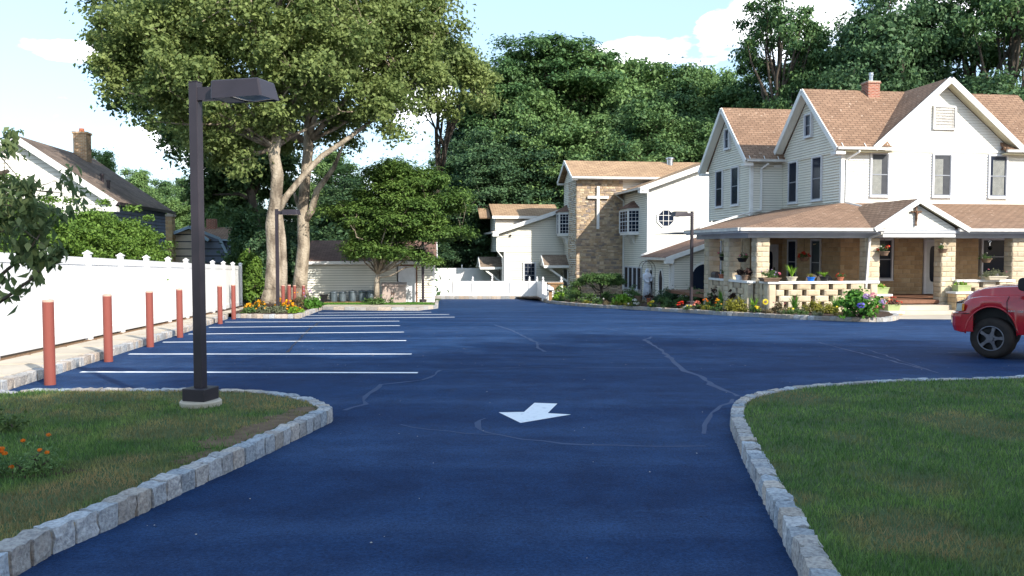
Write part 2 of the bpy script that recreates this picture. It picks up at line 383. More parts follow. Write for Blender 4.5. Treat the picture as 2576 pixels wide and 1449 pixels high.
# foliage
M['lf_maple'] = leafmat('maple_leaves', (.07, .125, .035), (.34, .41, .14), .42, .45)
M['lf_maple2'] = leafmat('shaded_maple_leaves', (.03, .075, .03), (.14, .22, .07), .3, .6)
M['lf_wood'] = leafmat('woodland_leaves', (.038, .10, .042), (.23, .36, .12), .28, .5, .35, ov=.5)
M['lf_dark'] = leafmat('deep_green_leaves', (.022, .062, .038), (.125, .22, .09), .25, .6, .35, ov=.35)
M['lf_light'] = leafmat('pale_green_leaves', (.045, .085, .025), (.15, .21, .06), .3, .5, .3)
M['lf_locust'] = leafmat('feathery_leaves', (.045, .115, .045), (.18, .30, .10), .3, .5, .4, ov=.4)
M['lf_cedar'] = leafmat('arborvitae_foliage', (.055, .12, .02), (.19, .31, .055), .25, .6, 1.2)
M['lf_horn'] = leafmat('zelkova_leaves', (.04, .10, .025), (.20, .31, .07), .3, .6, .6)
M['lf_dogwood'] = leafmat('dogwood_leaves', (.09, .15, .06), (.26, .32, .14), .45, .7, 1)
M['lf_bush'] = leafmat('garden_leaves', (.04, .09, .03), (.14, .24, .065), .3, .6, 2)
M['lf_lime'] = leafmat('lime_leaves', (.14, .30, .025), (.30, .50, .06), .3, .6, 2)
M['lf_bright'] = leafmat('fresh_green_leaves', (.05, .16, .02), (.14, .32, .05), .3, .6, 2)
M['lf_yellow'] = leafmat('golden_leaves', (.16, .17, .02), (.36, .34, .06), .3, .6, 2)
M['lf_silver'] = leafmat('silver_green_leaves', (.13, .15, .08), (.24, .26, .16), .3, .6, 2)
M['lf_red'] = leafmat('burgundy_leaves', (.035, .02, .02), (.11, .06, .05), .3, .6, 2)
M['lf_brown'] = leafmat('dry_russet_leaves', (.11, .085, .045), (.24, .19, .10), .3, .6, 2)
def petal(name, a, b): return leafmat(name, a, b, .25, .9, 2)
M['p_yellow'] = petal('yellow_petals', (.75, .55, .02), (.9, .8, .1)); M['p_gold'] = petal('golden_petals', (.75, .30, .01), (.9, .50, .02))
M['p_red'] = petal('red_petals', (.6, .03, .02), (.8, .08, .04)); M['p_pink'] = petal('pink_petals', (.65, .12, .22), (.85, .35, .40))
M['p_coral'] = petal('coral_petals', (.70, .16, .10), (.85, .36, .26)); M['p_orange'] = petal('orange_petals', (.80, .16, .01), (.9, .28, .02))
M['p_white'] = petal('white_petals', (.72, .70, .62), (.85, .85, .8)); M['p_blue'] = petal('blue_petals', (.12, .10, .55), (.25, .22, .75))
M['p_mauve'] = petal('mauve_petals', (.42, .25, .55), (.60, .42, .68))
M['grass'] = None

# ------------------------------------------------------------------ foliage helpers
def leafmesh(name, C, Nr, size, mat, parent=None, aspect=1.7, seed=0, jit=.9, sizevar=.55, fold=.18, tang=None):
    rg = np.random.default_rng(seed); n = len(C)
    Nn = Nr + rg.normal(0, jit, (n, 3)); Nn /= np.linalg.norm(Nn, axis=1)[:, None]+1e-9
    T = rg.normal(0, 1, (n, 3)) if tang is None else tang + rg.normal(0, .35, (n, 3))
    T -= Nn*np.sum(T*Nn, axis=1)[:, None]; T /= np.linalg.norm(T, axis=1)[:, None]+1e-9
    B = np.cross(Nn, T); s = size*(1+rg.uniform(-sizevar, sizevar, n))[:, None]
    V = np.empty((n, 4, 3)); V[:, 0] = C-T*s*.5; V[:, 2] = C+T*s*.5
    V[:, 1] = C+B*s/aspect*.5+Nn*s*fold; V[:, 3] = C-B*s/aspect*.5+Nn*s*fold
    me = bpy.data.meshes.new(name); me.vertices.add(4*n); me.vertices.foreach_set('co', V.reshape(-1))
    me.loops.add(4*n); me.loops.foreach_set('vertex_index', np.arange(4*n, dtype=np.int32))
    me.polygons.add(n); me.polygons.foreach_set('loop_start', np.arange(0, 4*n, 4, dtype=np.int32))
    me.polygons.foreach_set('loop_total', np.full(n, 4, dtype=np.int32))
    me.materials.append(mat); me.update(calc_edges=True)
    return link(name, me, parent)
def blob_clumps(rg, blobs, n, shell=.45, low=-.75):
    """clump centres spread through ellipsoids, more of them near the outside"""
    vol = np.array([b[3]*b[4]*b[5] for b in blobs])**.8; pr = vol/vol.sum(); out = []; outn = []
    while len(out) < n:
        b = blobs[rg.choice(len(blobs), p=pr)]; d = rg.normal(0, 1, 3); d /= np.linalg.norm(d)
        if d[2] < low: continue
        r = (rg.uniform(0, 1)**shell)*rg.uniform(.82, 1.1)
        out.append(np.array(b[:3])+d*r*np.array(b[3:])); outn.append(d)
    return np.array(out), np.array(outn)
def fill(rg, cc, cn, rad, per, flat=.6, up=.7):
    C = []; Nn = []
    for c, d in zip(cc, cn):
        k = int(per*rg.uniform(.6, 1.4)); r = rad*rg.uniform(.6, 1.35)
        p = rg.normal(0, .5, (k, 3)); C.append(c+p*np.array([r, r, r*flat])); q = p*.6+d*.35; q[:, 2] += up; Nn.append(q)
    return np.concatenate(C), np.concatenate(Nn)
def limbs_to(mb, rg, trunk, trad, cc, nlimb, frac=(.35, 1), r0=.16, sag=.0, twig=.022, m=0):
    """limbs leave the trunk and split towards the clumps"""
    trunk = [np.array(p, float) for p in trunk]; seg = [np.linalg.norm(trunk[i+1]-trunk[i]) for i in range(len(trunk)-1)]; tot = sum(seg)
    def at(f):
        d = f*tot
        for i, s in enumerate(seg):
            if d <= s or i == len(seg)-1:
                t = min(1, d/s); return trunk[i]*(1-t)+trunk[i+1]*t, trad[i]*(1-t)+trad[i+1]*t
            d -= s
    nodes = []
    idx = rg.choice(len(cc), min(nlimb, len(cc)), replace=False)
    for i in idx:
        tgt = cc[i]; h = (tgt[2]-trunk[0][2])/(trunk[-1][2]-trunk[0][2]+1e-6)
        f = min(frac[1], max(frac[0], h*rg.uniform(.45, .8))); p, tr = at(f)
        mid = (p+tgt)/2+np.array([rg.uniform(-.5, .5), rg.uniform(-.5, .5), rg.uniform(.1, .9)])*np.linalg.norm(tgt-p)*.16
        q1 = (p+mid)/2+rg.normal(0, .12, 3); q2 = (mid+tgt)/2+rg.normal(0, .15, 3); pts = [p, q1, mid, q2, tgt]
        rr = min(r0*rg.uniform(.6, 1.2), tr*.8); rs = [rr, rr*.8, rr*.6, rr*.42, rr*.15]
        mb.tube(pts, rs, 6, m); nodes += [(pts[k], rs[k]) for k in (2, 3, 4)]+[((pts[1]+pts[2])/2, rs[1])]
    P = np.array([a for a, _ in nodes])
    for c in cc:
        dd = np.linalg.norm(P-c, axis=1); k = int(np.argmin(dd))
        if dd[k] > .25:
            a = P[k]; md = (a+c)/2+rg.normal(0, .12, 3)*dd[k]; t = min(twig*(1+dd[k]*.5), max(twig*.6, nodes[k][1]))
            mb.tube([a, md, c], [t, t*.7, t*.3], 4, m, cap=False)
def tree(name, label, loc, trunk, trad, blobs, nclump, per, crad, leaf, lmat, bmat='bark_dark', seed=1, nlimb=14, flat=.6,
         aspect=1.7, rz=0, group=None, cat='tree', extra=None, r0=.16, low=-.75, up=.7, frac=(.35, 1), jit=.9, twig=.022, shell=.45, tang=None, crown='crown'):
    rg = np.random.default_rng(seed); t = thing(name, label, cat, loc, rz, group)
    cc, cn = blob_clumps(rg, blobs, nclump, shell, low)
    mb = MB(); mb.tube(trunk, trad, 10, 0)
    # root flare
    mb.tube([(trunk[0][0], trunk[0][1], trunk[0][2]-.1), (trunk[0][0], trunk[0][1], trunk[0][2]+trad[0]*1.2)], [trad[0]*1.45, trad[0]*.98], 10, 0)
    if extra:
        for pts, rs in extra: mb.tube(pts, rs, 8, 0)
    limbs_to(mb, rg, trunk, trad, cc, nlimb, frac, r0, twig=twig)
    mb.build('trunk', M[bmat], t, smooth=True)
    C, Nn = fill(rg, cc, cn, crad, per, flat, up)
    leafmesh(crown, C, Nn, leaf, M[lmat], t, aspect, seed, jit, tang=None if tang is None else np.array(tang, float)[None, :].repeat(len(C), 0))
    return t
def bush(name, label, loc, rx, ry, h, n, leaf, lmat, cat='shrub', flowers=None, seed=0, group=None, aspect=1.8, nc=None, stems=True, parent=None, up=.5, base=.0, crown='foliage'):
    """loc is the foot; foliage fills a dome, blossoms sit on its surface"""
    rg = np.random.default_rng(seed+7); t = thing(name, label, cat, loc, rg.uniform(0, 6), group) if parent is None else parent
    off = np.array(loc if parent is not None else (0, 0, 0), float)
    nc = nc or max(6, int(n/45)); cc = []; cn = []
    for _ in range(nc):
        d = rg.normal(0, 1, 3); d[2] = abs(d[2]); d /= np.linalg.norm(d); r = rg.uniform(0, 1)**.4
        cc.append(off+np.array([d[0]*rx*r, d[1]*ry*r, base+h*.12+d[2]*h*r*rg.uniform(.7, 1)*.85])); cn.append(d)
    cr = max(.09, min(rx, ry, h)*.38)
    if stems:
        mb = MB()
        for c in cc[::2]:
            b = off+np.array([c[0]-off[0], c[1]-off[1], 0])*.18*np.array([1, 1, 1]); b[2] = off[2]+base*.9
            mb.tube([b, (b+c)/2+rg.normal(0, .03, 3), c], [.012, .009, .005], 4, 0, cap=False)
        mb.build('stems', M['bark_dark'], t)
    C, Nn = fill(rg, np.array(cc), np.array(cn), cr, n/nc, .8, up)
    C[:, 2] = np.maximum(C[:, 2], off[2]+base+.01)
    leafmesh(crown, C, Nn, leaf, M[lmat], t, aspect, seed)
    for k, (fm, fn, fs) in enumerate(flowers or []):
        P = []; Q = []
        fs = fs*.85
        for _ in range(int(fn*.65+.5)):
            d = rg.normal(0, 1, 3); d[2] = abs(d[2])*1.2+.1; d /= np.linalg.norm(d)
            c = off+np.array([d[0]*rx*1.03, d[1]*ry*1.03, base+h*.2+d[2]*h*.88])*np.array([1, 1, 1])
            m = 14; p = rg.normal(0, 1, (m, 3)); p /= np.linalg.norm(p, axis=1)[:, None]
            P.append(c+p*fs*.5*np.array([1, 1, .6])); Q.append(p*2)
        leafmesh('blossoms', np.concatenate(P), np.concatenate(Q), fs*.75, M[fm], t, 1.2, seed+k, .3)
    return t
def blades(name, label, loc, n, h, spread, wdt, lmat, cat='plant', seed=0, parent=None, group=None):
    """strap leaves arching out of one crown"""
    rg = np.random.default_rng(seed); t = parent or thing(name, label, cat, loc, 0, group)
    off = Vector(loc) if parent else Vector((0, 0, 0)); mb = MB()
    for _ in range(n):
        a = rg.uniform(0, 2*math.pi); hh = h*rg.uniform(.6, 1.1); sp = spread*rg.uniform(.3, 1.1); d = Vector((math.cos(a), math.sin(a), 0)); s = d.cross(Vector((0, 0, 1)))
        P = []
        for k in range(6):
            f = k/5; p = off+d*(.02+sp*f**1.6)+Vector((0, 0, hh*(f-.28*f**3*(sp/spread)))); P.append((p, wdt*(1-f**2)*.5+.001))
        for k in range(5):
            mb.face([P[k][0]-s*P[k][1], P[k][0]+s*P[k][1], P[k+1][0]+s*P[k+1][1], P[k+1][0]-s*P[k+1][1]])
    mb.build('leaves', M[lmat], t); return t

# ------------------------------------------------------------------ ground, asphalt, kerbs, lawns
def gridground():
    xs = [-400, -200, -100, -60, -30, -20, -10, 0, 10, 20, 30, 60, 100, 200, 400]; ys = [-300, -60, -8, 0, 10, 20, 30, 40, 50, 60, 100, 200, 500]
    v = [(x, y, gz(y)-.03) for y in ys for x in xs]; n = len(xs)
    f = [(j*n+i, j*n+i+1, (j+1)*n+i+1, (j+1)*n+i) for j in range(len(ys)-1) for i in range(n-1)]
    mb = MB(); mb.mesh(v, f); return tag(mb.build('ground', M['fieldsoil']), kind='structure')
gridground()
def onpl(p, h): return Vector((p[0], p[1], -.03*p[1]+h))
lot = MB(); lot.face([(-12.6, -8, .24), (30, -8, .24), (30, 38, -1.14), (15, 52.4, -1.572), (-8, 54.6, -1.638), (-12.6, 40, -1.2)])
lot = tag(lot.build('parking_lot', M['asphalt']), kind='structure')
def ribbon(pts, wd, h, closed=False):
    mb = MB(); pts = [onpl(p, h) for p in pts]; L_ = []; R_ = []
    for i, p in enumerate(pts):
        a = pts[max(0, i-1)]; b = pts[min(len(pts)-1, i+1)]; d = (b-a).normalized(); s = Vector((-d.y, d.x, 0)); k = wd[i] if hasattr(wd, '__len__') else wd
        L_.append(p+s*k/2); R_.append(p-s*k/2)
    for i in range(len(pts)-1): mb.face([R_[i], R_[i+1], L_[i+1], L_[i]])
    return mb
LINES = [((203, 936), (1051, 938)), ((324, 891), (1035.5, 891)), ((410, 861), (1022, 857)), ((474, 840.6), (1016, 835.6)), ((526, 823.8), (1006, 819.3)),
         ((566, 810.4), (1004.6, 808)), ((759, 800.5), (1144, 798)), ((774, 794), (1130, 791)), ((800, 787.5), (1085, 785.6))]
for a, b in LINES:
    A, B = G(*a), G(*b); pts = [A.lerp(B, t/12) for t in range(13)]
    ribbon(pts, .115, .004).build('painted_line', M['paint'], lot)
ar = [(1254.5, 1038), (1309.5, 1064.7), (1436.5, 1043.4), (1378, 1040), (1402, 1016), (1344.4, 1014), (1318, 1037)]
mb = MB(); mb.face([onpl(G(*p), .004) for p in ar]); mb.build('painted_arrow', M['paint'], lot)
def LC(x, y): return (.5616*x+691.8, .5616*y+754.7)
rr = random.Random(3)
def crack(pts, wd, mat='seam', conv=True):
    wd *= .8
    P = [G(*(LC(*p) if conv else p)) for p in pts]; Q = []
    for i in range(len(P)-1):
        n = max(2, int((P[i+1]-P[i]).length/.25))
        for k in range(n): Q.append(P[i].lerp(P[i+1], k/n)+Vector((rr.uniform(-.03, .03), rr.uniform(-.04, .04), 0)))
    Q.append(P[-1]); ribbon(Q, [wd*rr.uniform(.3, 1.05) for _ in Q], .003).build('crack_repair', M[mat], lot)
crack([(1690, 165), (1655, 180), (1730, 225), (1790, 280), (1830, 320), (1900, 340), (1960, 380), (2075, 432)], .15)
crack([(980, 110), (1060, 135), (1130, 170), (1172, 190), (1180, 215), (1210, 232)], .12)
crack([(940, 530), (908, 552), (920, 585), (1000, 608), (1200, 635), (1400, 650), (1650, 652), (1930, 655)], .085)
crack([(560, 560), (700, 580), (850, 600), (985, 604)], .05)
crack([(740, 315), (720, 335), (650, 360), (480, 380), (415, 420), (405, 465), (310, 495)], .10)
crack([(2060, 445), (1970, 490), (1925, 560), (1920, 600)], .08)
crack([(740, 312), (1180, 299), (1500, 303), (1800, 302)], .04)
crack([(1190, 248), (1450, 256), (1740, 258)], .045)
crack([(1465, 124), (1600, 152), (1880, 158)], .05)
crack([(800, 57), (1100, 44), (1180, 42)], .06)
crack([(2060, 862), (2130, 880), (2230, 905), (2330, 930), (2360, 938)], .09, conv=False)
crack([(2060, 862), (2180, 878), (2290, 915), (2360, 938)], .05, conv=False)
crack([(1160, 742), (2080, 860), (2250, 870)], .04, conv=False) if False else None
crack([(2386, 887), (2424, 886), (2480, 886)], .07, conv=False)
crack([(205, 95), (150, 135), (100, 185), (55, 235)], .09, 'seam_dark')
crack([(1225, 1037), (1320, 1034), (1420, 1031)], .0) if False else None
# scattered grit and leaves on the asphalt are one countless litter
mb = MB(); rg = np.random.default_rng(5)
for _ in range(420):
    x, y = rg.uniform(-5, 12), rg.uniform(4, 30); s = rg.uniform(.003, .009); a = rg.uniform(0, 3); z = -.03*y+.004
    p = [Vector((x+s*math.cos(a+k*1.57), y+s*math.sin(a+k*1.57), z)) for k in range(4)]; q = Vector((x, y, z+s*.7))
    for k in range(4): mb.face([p[k], p[(k+1) % 4], q])
tag(mb.build('pebbles', M['concrete']), 'pale grit and leaf crumbs scattered over the blue asphalt', 'grit', kind='stuff')

def smooth_path(pts, step):
    """Catmull-Rom through the points, resampled evenly"""
    P = [Vector((p[0], p[1], 0)) for p in pts]; out = []
    for i in range(len(P)-1):
        a = P[i-1] if i else P[0]*2-P[1]; b, c = P[i], P[i+1]; d = P[i+2] if i+2 < len(P) else P[-1]*2-P[-2]
        for k in range(20):
            t = k/20; out.append(.5*((2*b)+(c-a)*t+(2*a-5*b+4*c-d)*t*t+(3*b-a-3*c+d)*t**3))
    out.append(P[-1]); res = [out[0]]; acc = 0
    for i in range(1, len(out)):
        seg = (out[i]-out[i-1]).length; pos = 0
        while acc+seg-pos >= step:
            pos += step-acc; res.append(out[i-1].lerp(out[i], pos/seg)); acc = 0
        acc += seg-pos
    return res
def rockbox(mb, c, ex, ey, hx, hy, hz, rg, n=3, rnd=.13, amp=.012, m=0, col=None):
    """rounded rough block: centre c, axes ex, ey (unit), half sizes"""
    ez = Vector((0, 0, 1)); vid = {}; vs = []
    def vert(i, j, k):
        key = (i, j, k)
        if key not in vid:
            p = [2*i/n-1, 2*j/n-1, 2*k/n-1]; q = []
            for t in range(3):
                o1, o2 = p[(t+1) % 3], p[(t+2) % 3]; q.append(p[t]*(1-rnd*.5*(o1*o1+o2*o2)*.5))
            w_ = c+ex*(q[0]*hx+rg.uniform(-amp, amp))+ey*(q[1]*hy+rg.uniform(-amp, amp))+ez*(q[2]*hz+(rg.uniform(-amp, amp) if k else 0))
            vid[key] = len(vs); vs.append(w_)
        return vid[key]
    fs = []
    for a in range(n):
        for b in range(n):
            for s in (0, n):
                f1 = (vert(s, a, b), vert(s, a+1, b), vert(s, a+1, b+1), vert(s, a, b+1)); f2 = (vert(a, s, b), vert(a+1, s, b), vert(a+1, s, b+1), vert(a, s, b+1))
                fs.append(f1 if s else f1[::-1]); fs.append(f2[::-1] if s else f2)
            f3 = (vert(a, b, n), vert(a+1, b, n), vert(a+1, b+1, n), vert(a, b+1, n)); fs.append(f3)
    mb.mesh(vs, fs, m, col)
def kerb(name, pts, side, bl=.2, wd=.2, h=.15, n=3, seed=0, tint=(1, 1, 1), straight=False):
    """pts: outer foot line; side: +1 if the kerb body lies left of the walking direction"""
    rg = random.Random(seed)
    P = smooth_path(pts, bl) if not straight else None
    if straight:
        P = []
        for i in range(len(pts)-1):
            a, b = Vector((*pts[i][:2], 0)), Vector((*pts[i+1][:2], 0)); k = max(1, round((b-a).length/bl)); P += [a.lerp(b, t/k) for t in range(k)]
        P.append(Vector((*pts[-1][:2], 0)))
    mb = MB(); inner = []
    for i in range(len(P)-1):
        a, b = P[i], P[i+1]; d = (b-a).normalized(); s = Vector((-d.y, d.x, 0))*side; L_ = (b-a).length; mid = (a+b)/2+s*wd/2
        z = -.03*mid.y; hh = h+rg.uniform(-.008, .008)
        g = rg.uniform(.72, 1.12); w_ = rg.uniform(-.12, .14); col = (g*(1+w_)*tint[0], g*tint[1], g*(1-w_)*tint[2])
        rockbox(mb, Vector((mid.x, mid.y, z+hh/2-.02)), d, s, L_/2-.006, wd/2, hh/2+.02, rg, n, .14, .009, 0, col)
        m0 = (a+b)/2+s*(wd/2+.005)
        mb.bar((a.x+s.x*(wd/2+.0), a.y+s.y*(wd/2), -.03*a.y+(h-.022)/2), (b.x+s.x*wd/2, b.y+s.y*wd/2, -.03*b.y+(h-.022)/2), wd-.035, h-.022, 1)
        inner.append(a+s*(wd-.01))
    inner.append(P[-1]+s*(wd-.01))
    o = mb.build(name, [M['granite'], M['kmortar']], smooth=False); tag(o, kind='structure'); return inner

# island with the near lamp (left) and the lawn on the right
LK = [G(*p) for p in ((48, 1446), (122, 1401.6), (230, 1353), (334, 1305), (452.5, 1246), (556, 1197.6), (653, 1153), (742, 1108.6), (838, 1060))]
kp = [(-2.75, 2.6), (-2.68, 3.5)]+[(p.x, p.y) for p in LK]
far = [(G(a, b, .15).x, G(a, b, .15).y) for a, b in ((834, 1020), (790, 1001), (720, 988), (629, 979), (420, 976.5), (207, 976), (85, 976.5), (7, 980))]
kp += far+[(-9.0, 12.05), (-11, 12.2)]
left_inner = kerb('granite_kerb', kp, +1, .19, .145, .15, 3, 11)
RKb = [G(*p) for p in ((2010, 1449), (1988.6, 1406), (1945, 1316), (1910, 1245.5), (1871, 1163), (1843, 1095))]
RKt = [G(a, b, .15) for a, b in ((1838, 1035), (1850, 1008), (1880, 993), (1930, 981), (1977, 973), (2060, 965.5), (2140, 960), (2260, 953), (2576, 944))]
rk = [(1.14, 2.1), (1.31, 3.2)]+[(p.x, p.y) for p in RKb]+[(p.x, p.y) for p in RKt]+[(12.5, 13.6), (18, 14.2)]
right_inner = kerb('granite_kerb', rk, -1, .18, .135, .15, 3, 12)

def pip(P, poly):
    x, y = P[:, 0], P[:, 1]; ins = np.zeros(len(P), bool); n = len(poly)
    for i in range(n):
        x1, y1 = poly[i][:2]; x2, y2 = poly[(i+1) % n][:2]
        c = ((y1 > y) != (y2 > y)) & (x < (x2-x1)*(y-y1)/(y2-y1+1e-12)+x1); ins ^= c
    return ins
_ng = np.random.default_rng(77).uniform(0, 1, (256, 256))
def vnoise(x, y, s):
    x = np.asarray(x)*s; y = np.asarray(y)*s; i = np.floor(x).astype(int); j = np.floor(y).astype(int); fx = x-i; fy = y-j
    fx = fx*fx*(3-2*fx); fy = fy*fy*(3-2*fy); g = lambda a, b: _ng[a % 256, b % 256]
    return (g(i, j)*(1-fx)+g(i+1, j)*fx)*(1-fy)+(g(i, j+1)*(1-fx)+g(i+1, j+1)*fx)*fy
def fbm(x, y, s): return (vnoise(x, y, s)+.5*vnoise(x, y, s*2.1)+.25*vnoise(x, y, s*4.3))/1.75

def grassmat():
    m, nt, b = newmat('lawn_grass'); n, l = nt.nodes, nt.links
    at = n.new('ShaderNodeAttribute'); at.attribute_name = 'Dry'; ge = n.new('ShaderNodeNewGeometry')
    g = n.new('ShaderNodeMix'); g.data_type = 'RGBA'; g.inputs[6].default_value = (.050, .125, .034, 1); g.inputs[7].default_value = (.22, .36, .11, 1)
    l.new(ge.outputs['Random Per Island'], g.inputs[0])
    d = n.new('ShaderNodeMix'); d.data_type = 'RGBA'; d.inputs[6].default_value = (.24, .185, .09, 1); d.inputs[7].default_value = (.36, .29, .16, 1); l.new(ge.outputs['Random Per Island'], d.inputs[0])
    x = n.new('ShaderNodeMix'); x.data_type = 'RGBA'; l.new(at.outputs['Fac'], x.inputs[0]); l.new(g.outputs[2], x.inputs[6]); l.new(d.outputs[2], x.inputs[7])
    tc = n.new('ShaderNodeTexCoord'); nz = n.new('ShaderNodeTexNoise'); nz.inputs['Scale'].default_value = 1.4; nz.inputs['Detail'].default_value = 6; nz.inputs['Roughness'].default_value = .7
    l.new(tc.outputs['Object'], nz.inputs[0]); rp = n.new('ShaderNodeValToRGB'); rp.color_ramp.elements[0].position = .36; rp.color_ramp.elements[1].position = .64
    rp.color_ramp.elements[0].color = (.62, .72, .70, 1); rp.color_ramp.elements[1].color = (1.5, 1.32, 1.15, 1); l.new(nz.outputs[0], rp.inputs[0])
    y = n.new('ShaderNodeMix'); y.data_type = 'RGBA'; y.blend_type = 'MULTIPLY'; y.inputs[0].default_value = 1; l.new(x.outputs[2], y.inputs[6]); l.new(rp.outputs[0], y.inputs[7]); x = y
    l.new(x.outputs[2], b.inputs['Base Color']); b.inputs['Roughness'].default_value = .6; b.inputs['Specular IOR Level'].default_value = .2
    tr = n.new('ShaderNodeBsdfTranslucent'); l.new(x.outputs[2], tr.inputs[0]); ms = n.new('ShaderNodeMixShader'); ms.inputs[0].default_value = .4
    l.new(b.outputs[0], ms.inputs[1]); l.new(tr.outputs[0], ms.inputs[2]); l.new(ms.outputs[0], n['Material Output'].inputs[0])
    return m
M['grass'] = grassmat()
M['lawnsoil'] = pm('lawn_soil', (.085, .12, .045), (.055, .085, .03), 2.5, 1, .8, 50, bdist=.02)
def lawn(label, poly, h, count, bbox, dryspots, seed, thr=.62, blade=.042, dirt=()):
    mb = MB(); mb.face([onpl(p, h) for p in poly]); o = mb.build('lawn', M['lawnsoil']); tag(o, kind='structure')
    rg = np.random.default_rng(seed); n = int(count*2.6)  # a lawn mown short
    # more blades near the camera: sample distance by an even spread in 1/y
    y = 1/rg.uniform(1/bbox[3], 1/bbox[1], n); x = rg.uniform(bbox[0], bbox[2], n); P = np.stack([x, y], 1)
    P = P[pip(P, poly)]; x, y = P[:, 0], P[:, 1]
    dry = np.clip((fbm(x+20, y+40, .9)-thr)*6, 0, 1)*.8+np.clip((fbm(x+9, y+3, 3.1)-.62)*5, 0, 1)*.45
    for (sx, sy, sr, am) in dryspots: dry += 1.25*am*np.clip(1.25-np.hypot((x-sx), (y-sy))/sr+(fbm(x, y, 3)-.5)*1.1, 0, 1)
    bare = np.zeros(len(x))
    for (sx, sy, rx_, ry_, ang) in dirt:
        ca, sa = math.cos(ang), math.sin(ang); dx, dy = x-sx, y-sy; bare = np.maximum(bare, np.clip(1.7-np.hypot((dx*ca+dy*sa)/rx_, (-dx*sa+dy*ca)/ry_)+(fbm(x, y, 4)-.5)*2.2, 0, 1))
    dry = np.clip(dry+rg.uniform(-.12, .12, len(x)), 0, 1); keep = rg.uniform(0, 1, len(x)) > np.maximum(bare*.97, dry*.35)
    x, y, dry = x[keep], y[keep], dry[keep]
    if len(x) > count: x, y, dry = x[:count], y[:count], dry[:count]
    n = len(x); a = rg.uniform(0, 2*math.pi, n); far = 1+np.clip((y-5)/7, 0, 1.6); wd = .0032*far*rg.uniform(.7, 1.4, n); hh = blade*rg.uniform(.55, 1.35, n)*(1-dry*.25); ln = rg.uniform(.1, .9, n)*hh; b = rg.uniform(0, 2*math.pi, n)
    z = -.03*y+h; V = np.empty((n, 3, 3))
    V[:, 0] = np.stack([x-np.cos(a)*wd, y-np.sin(a)*wd, z-.004], 1); V[:, 1] = np.stack([x+np.cos(a)*wd, y+np.sin(a)*wd, z-.004], 1); V[:, 2] = np.stack([x+np.cos(b)*ln, y+np.sin(b)*ln, z+hh], 1)
    me = bpy.data.meshes.new('grass'); me.vertices.add(3*n); me.vertices.foreach_set('co', V.reshape(-1)); me.loops.add(3*n)
    me.loops.foreach_set('vertex_index', np.arange(3*n, dtype=np.int32)); me.polygons.add(n)
    me.polygons.foreach_set('loop_start', np.arange(0, 3*n, 3, dtype=np.int32)); me.polygons.foreach_set('loop_total', np.full(n, 3, dtype=np.int32))
    me.materials.append(M['grass']); me.update(calc_edges=True)
    at = me.attributes.new('Dry', 'FLOAT', 'POINT'); at.data.foreach_set('value', np.repeat(dry, 3))
    tag(link('grass', me), label, 'grass', kind='stuff')
    if dirt:
        mb = MB(); g = .045; gx, gy = np.meshgrid(np.arange(bbox[0], bbox[2], g), np.arange(bbox[1], bbox[3], g)); Q = np.stack([gx.ravel(), gy.ravel()], 1)
        Q = Q[pip(Q-g*.3, poly) & pip(Q+g*1.3, poly)]; bare = np.zeros(len(Q)); x, y = Q[:, 0], Q[:, 1]
        for (sx, sy, rx_, ry_, ang) in dirt:
            ca, sa = math.cos(ang), math.sin(ang); dx, dy = x-sx, y-sy; bare = np.maximum(bare, np.clip(1.7-np.hypot((dx*ca+dy*sa)/rx_, (-dx*sa+dy*ca)/ry_)+(fbm(x, y, 4)-.5)*2.2, 0, 1))
        for (a_, b_) in Q[bare > .25]: mb.face([onpl(p, h+.006) for p in ((a_, b_), (a_+g, b_), (a_+g, b_+g), (a_, b_+g))])
        tag(mb.build('bare_soil', M['dirt']), kind='structure')
M['dirt'] = pm('sandy_dirt', (.20, .135, .085), (.125, .08, .05), 9, 1, 1, 55, bdist=.02)
lp = [(p.x, p.y) for p in left_inner]+[(-13, 12.2), (-13, 1.5), (-2.9, 1.5)]
lawn('short green and straw grass on the left island with the lamp', lp, .128, 210000, (-11, 3.6, -1.5, 12.3),
     [(-4.6, 11.3, .7, .8), (-6.2, 10.9, .6, .5), (-2.7, 6.0, .7, .7), (-3.1, 4.9, .8, .75), (-2.5, 9.9, .8, .7), (-4.4, 8.8, .8, .45)], 21, .57, dirt=[(-2.42, 7.75, .85, .17, 1.42), (-2.15, 9.1, .5, .14, 1.2), (-5.9, 11.3, .7, .10, 0)])
rp_ = [(p.x, p.y) for p in right_inner]+[(22, 14), (22, .8), (1.3, .8)]
lawn('dense green lawn with tan patches beside the right kerb', rp_, .128, 300000, (1.1, 3.3, 17, 13.7),
     [(2.3, 4.6, .45, .9), (2.9, 4.1, .6, .9), (4.3, 4.3, .5, .7), (3.6, 4.6, .4, .5), (1.85, 5.4, .2, .8), (2.0, 6.3, .2, .6), (2.5, 9.4, .25, .7), (3.4, 11.6, .4, .7), (2.9, 5.7, .35, .6), (3.5, 9.6, .4, .5), (3.0, 7.4, .25, .6), (5.2, 3.8, .5, .5), (6.4, 4.3, .5, .4)], 22, .62)

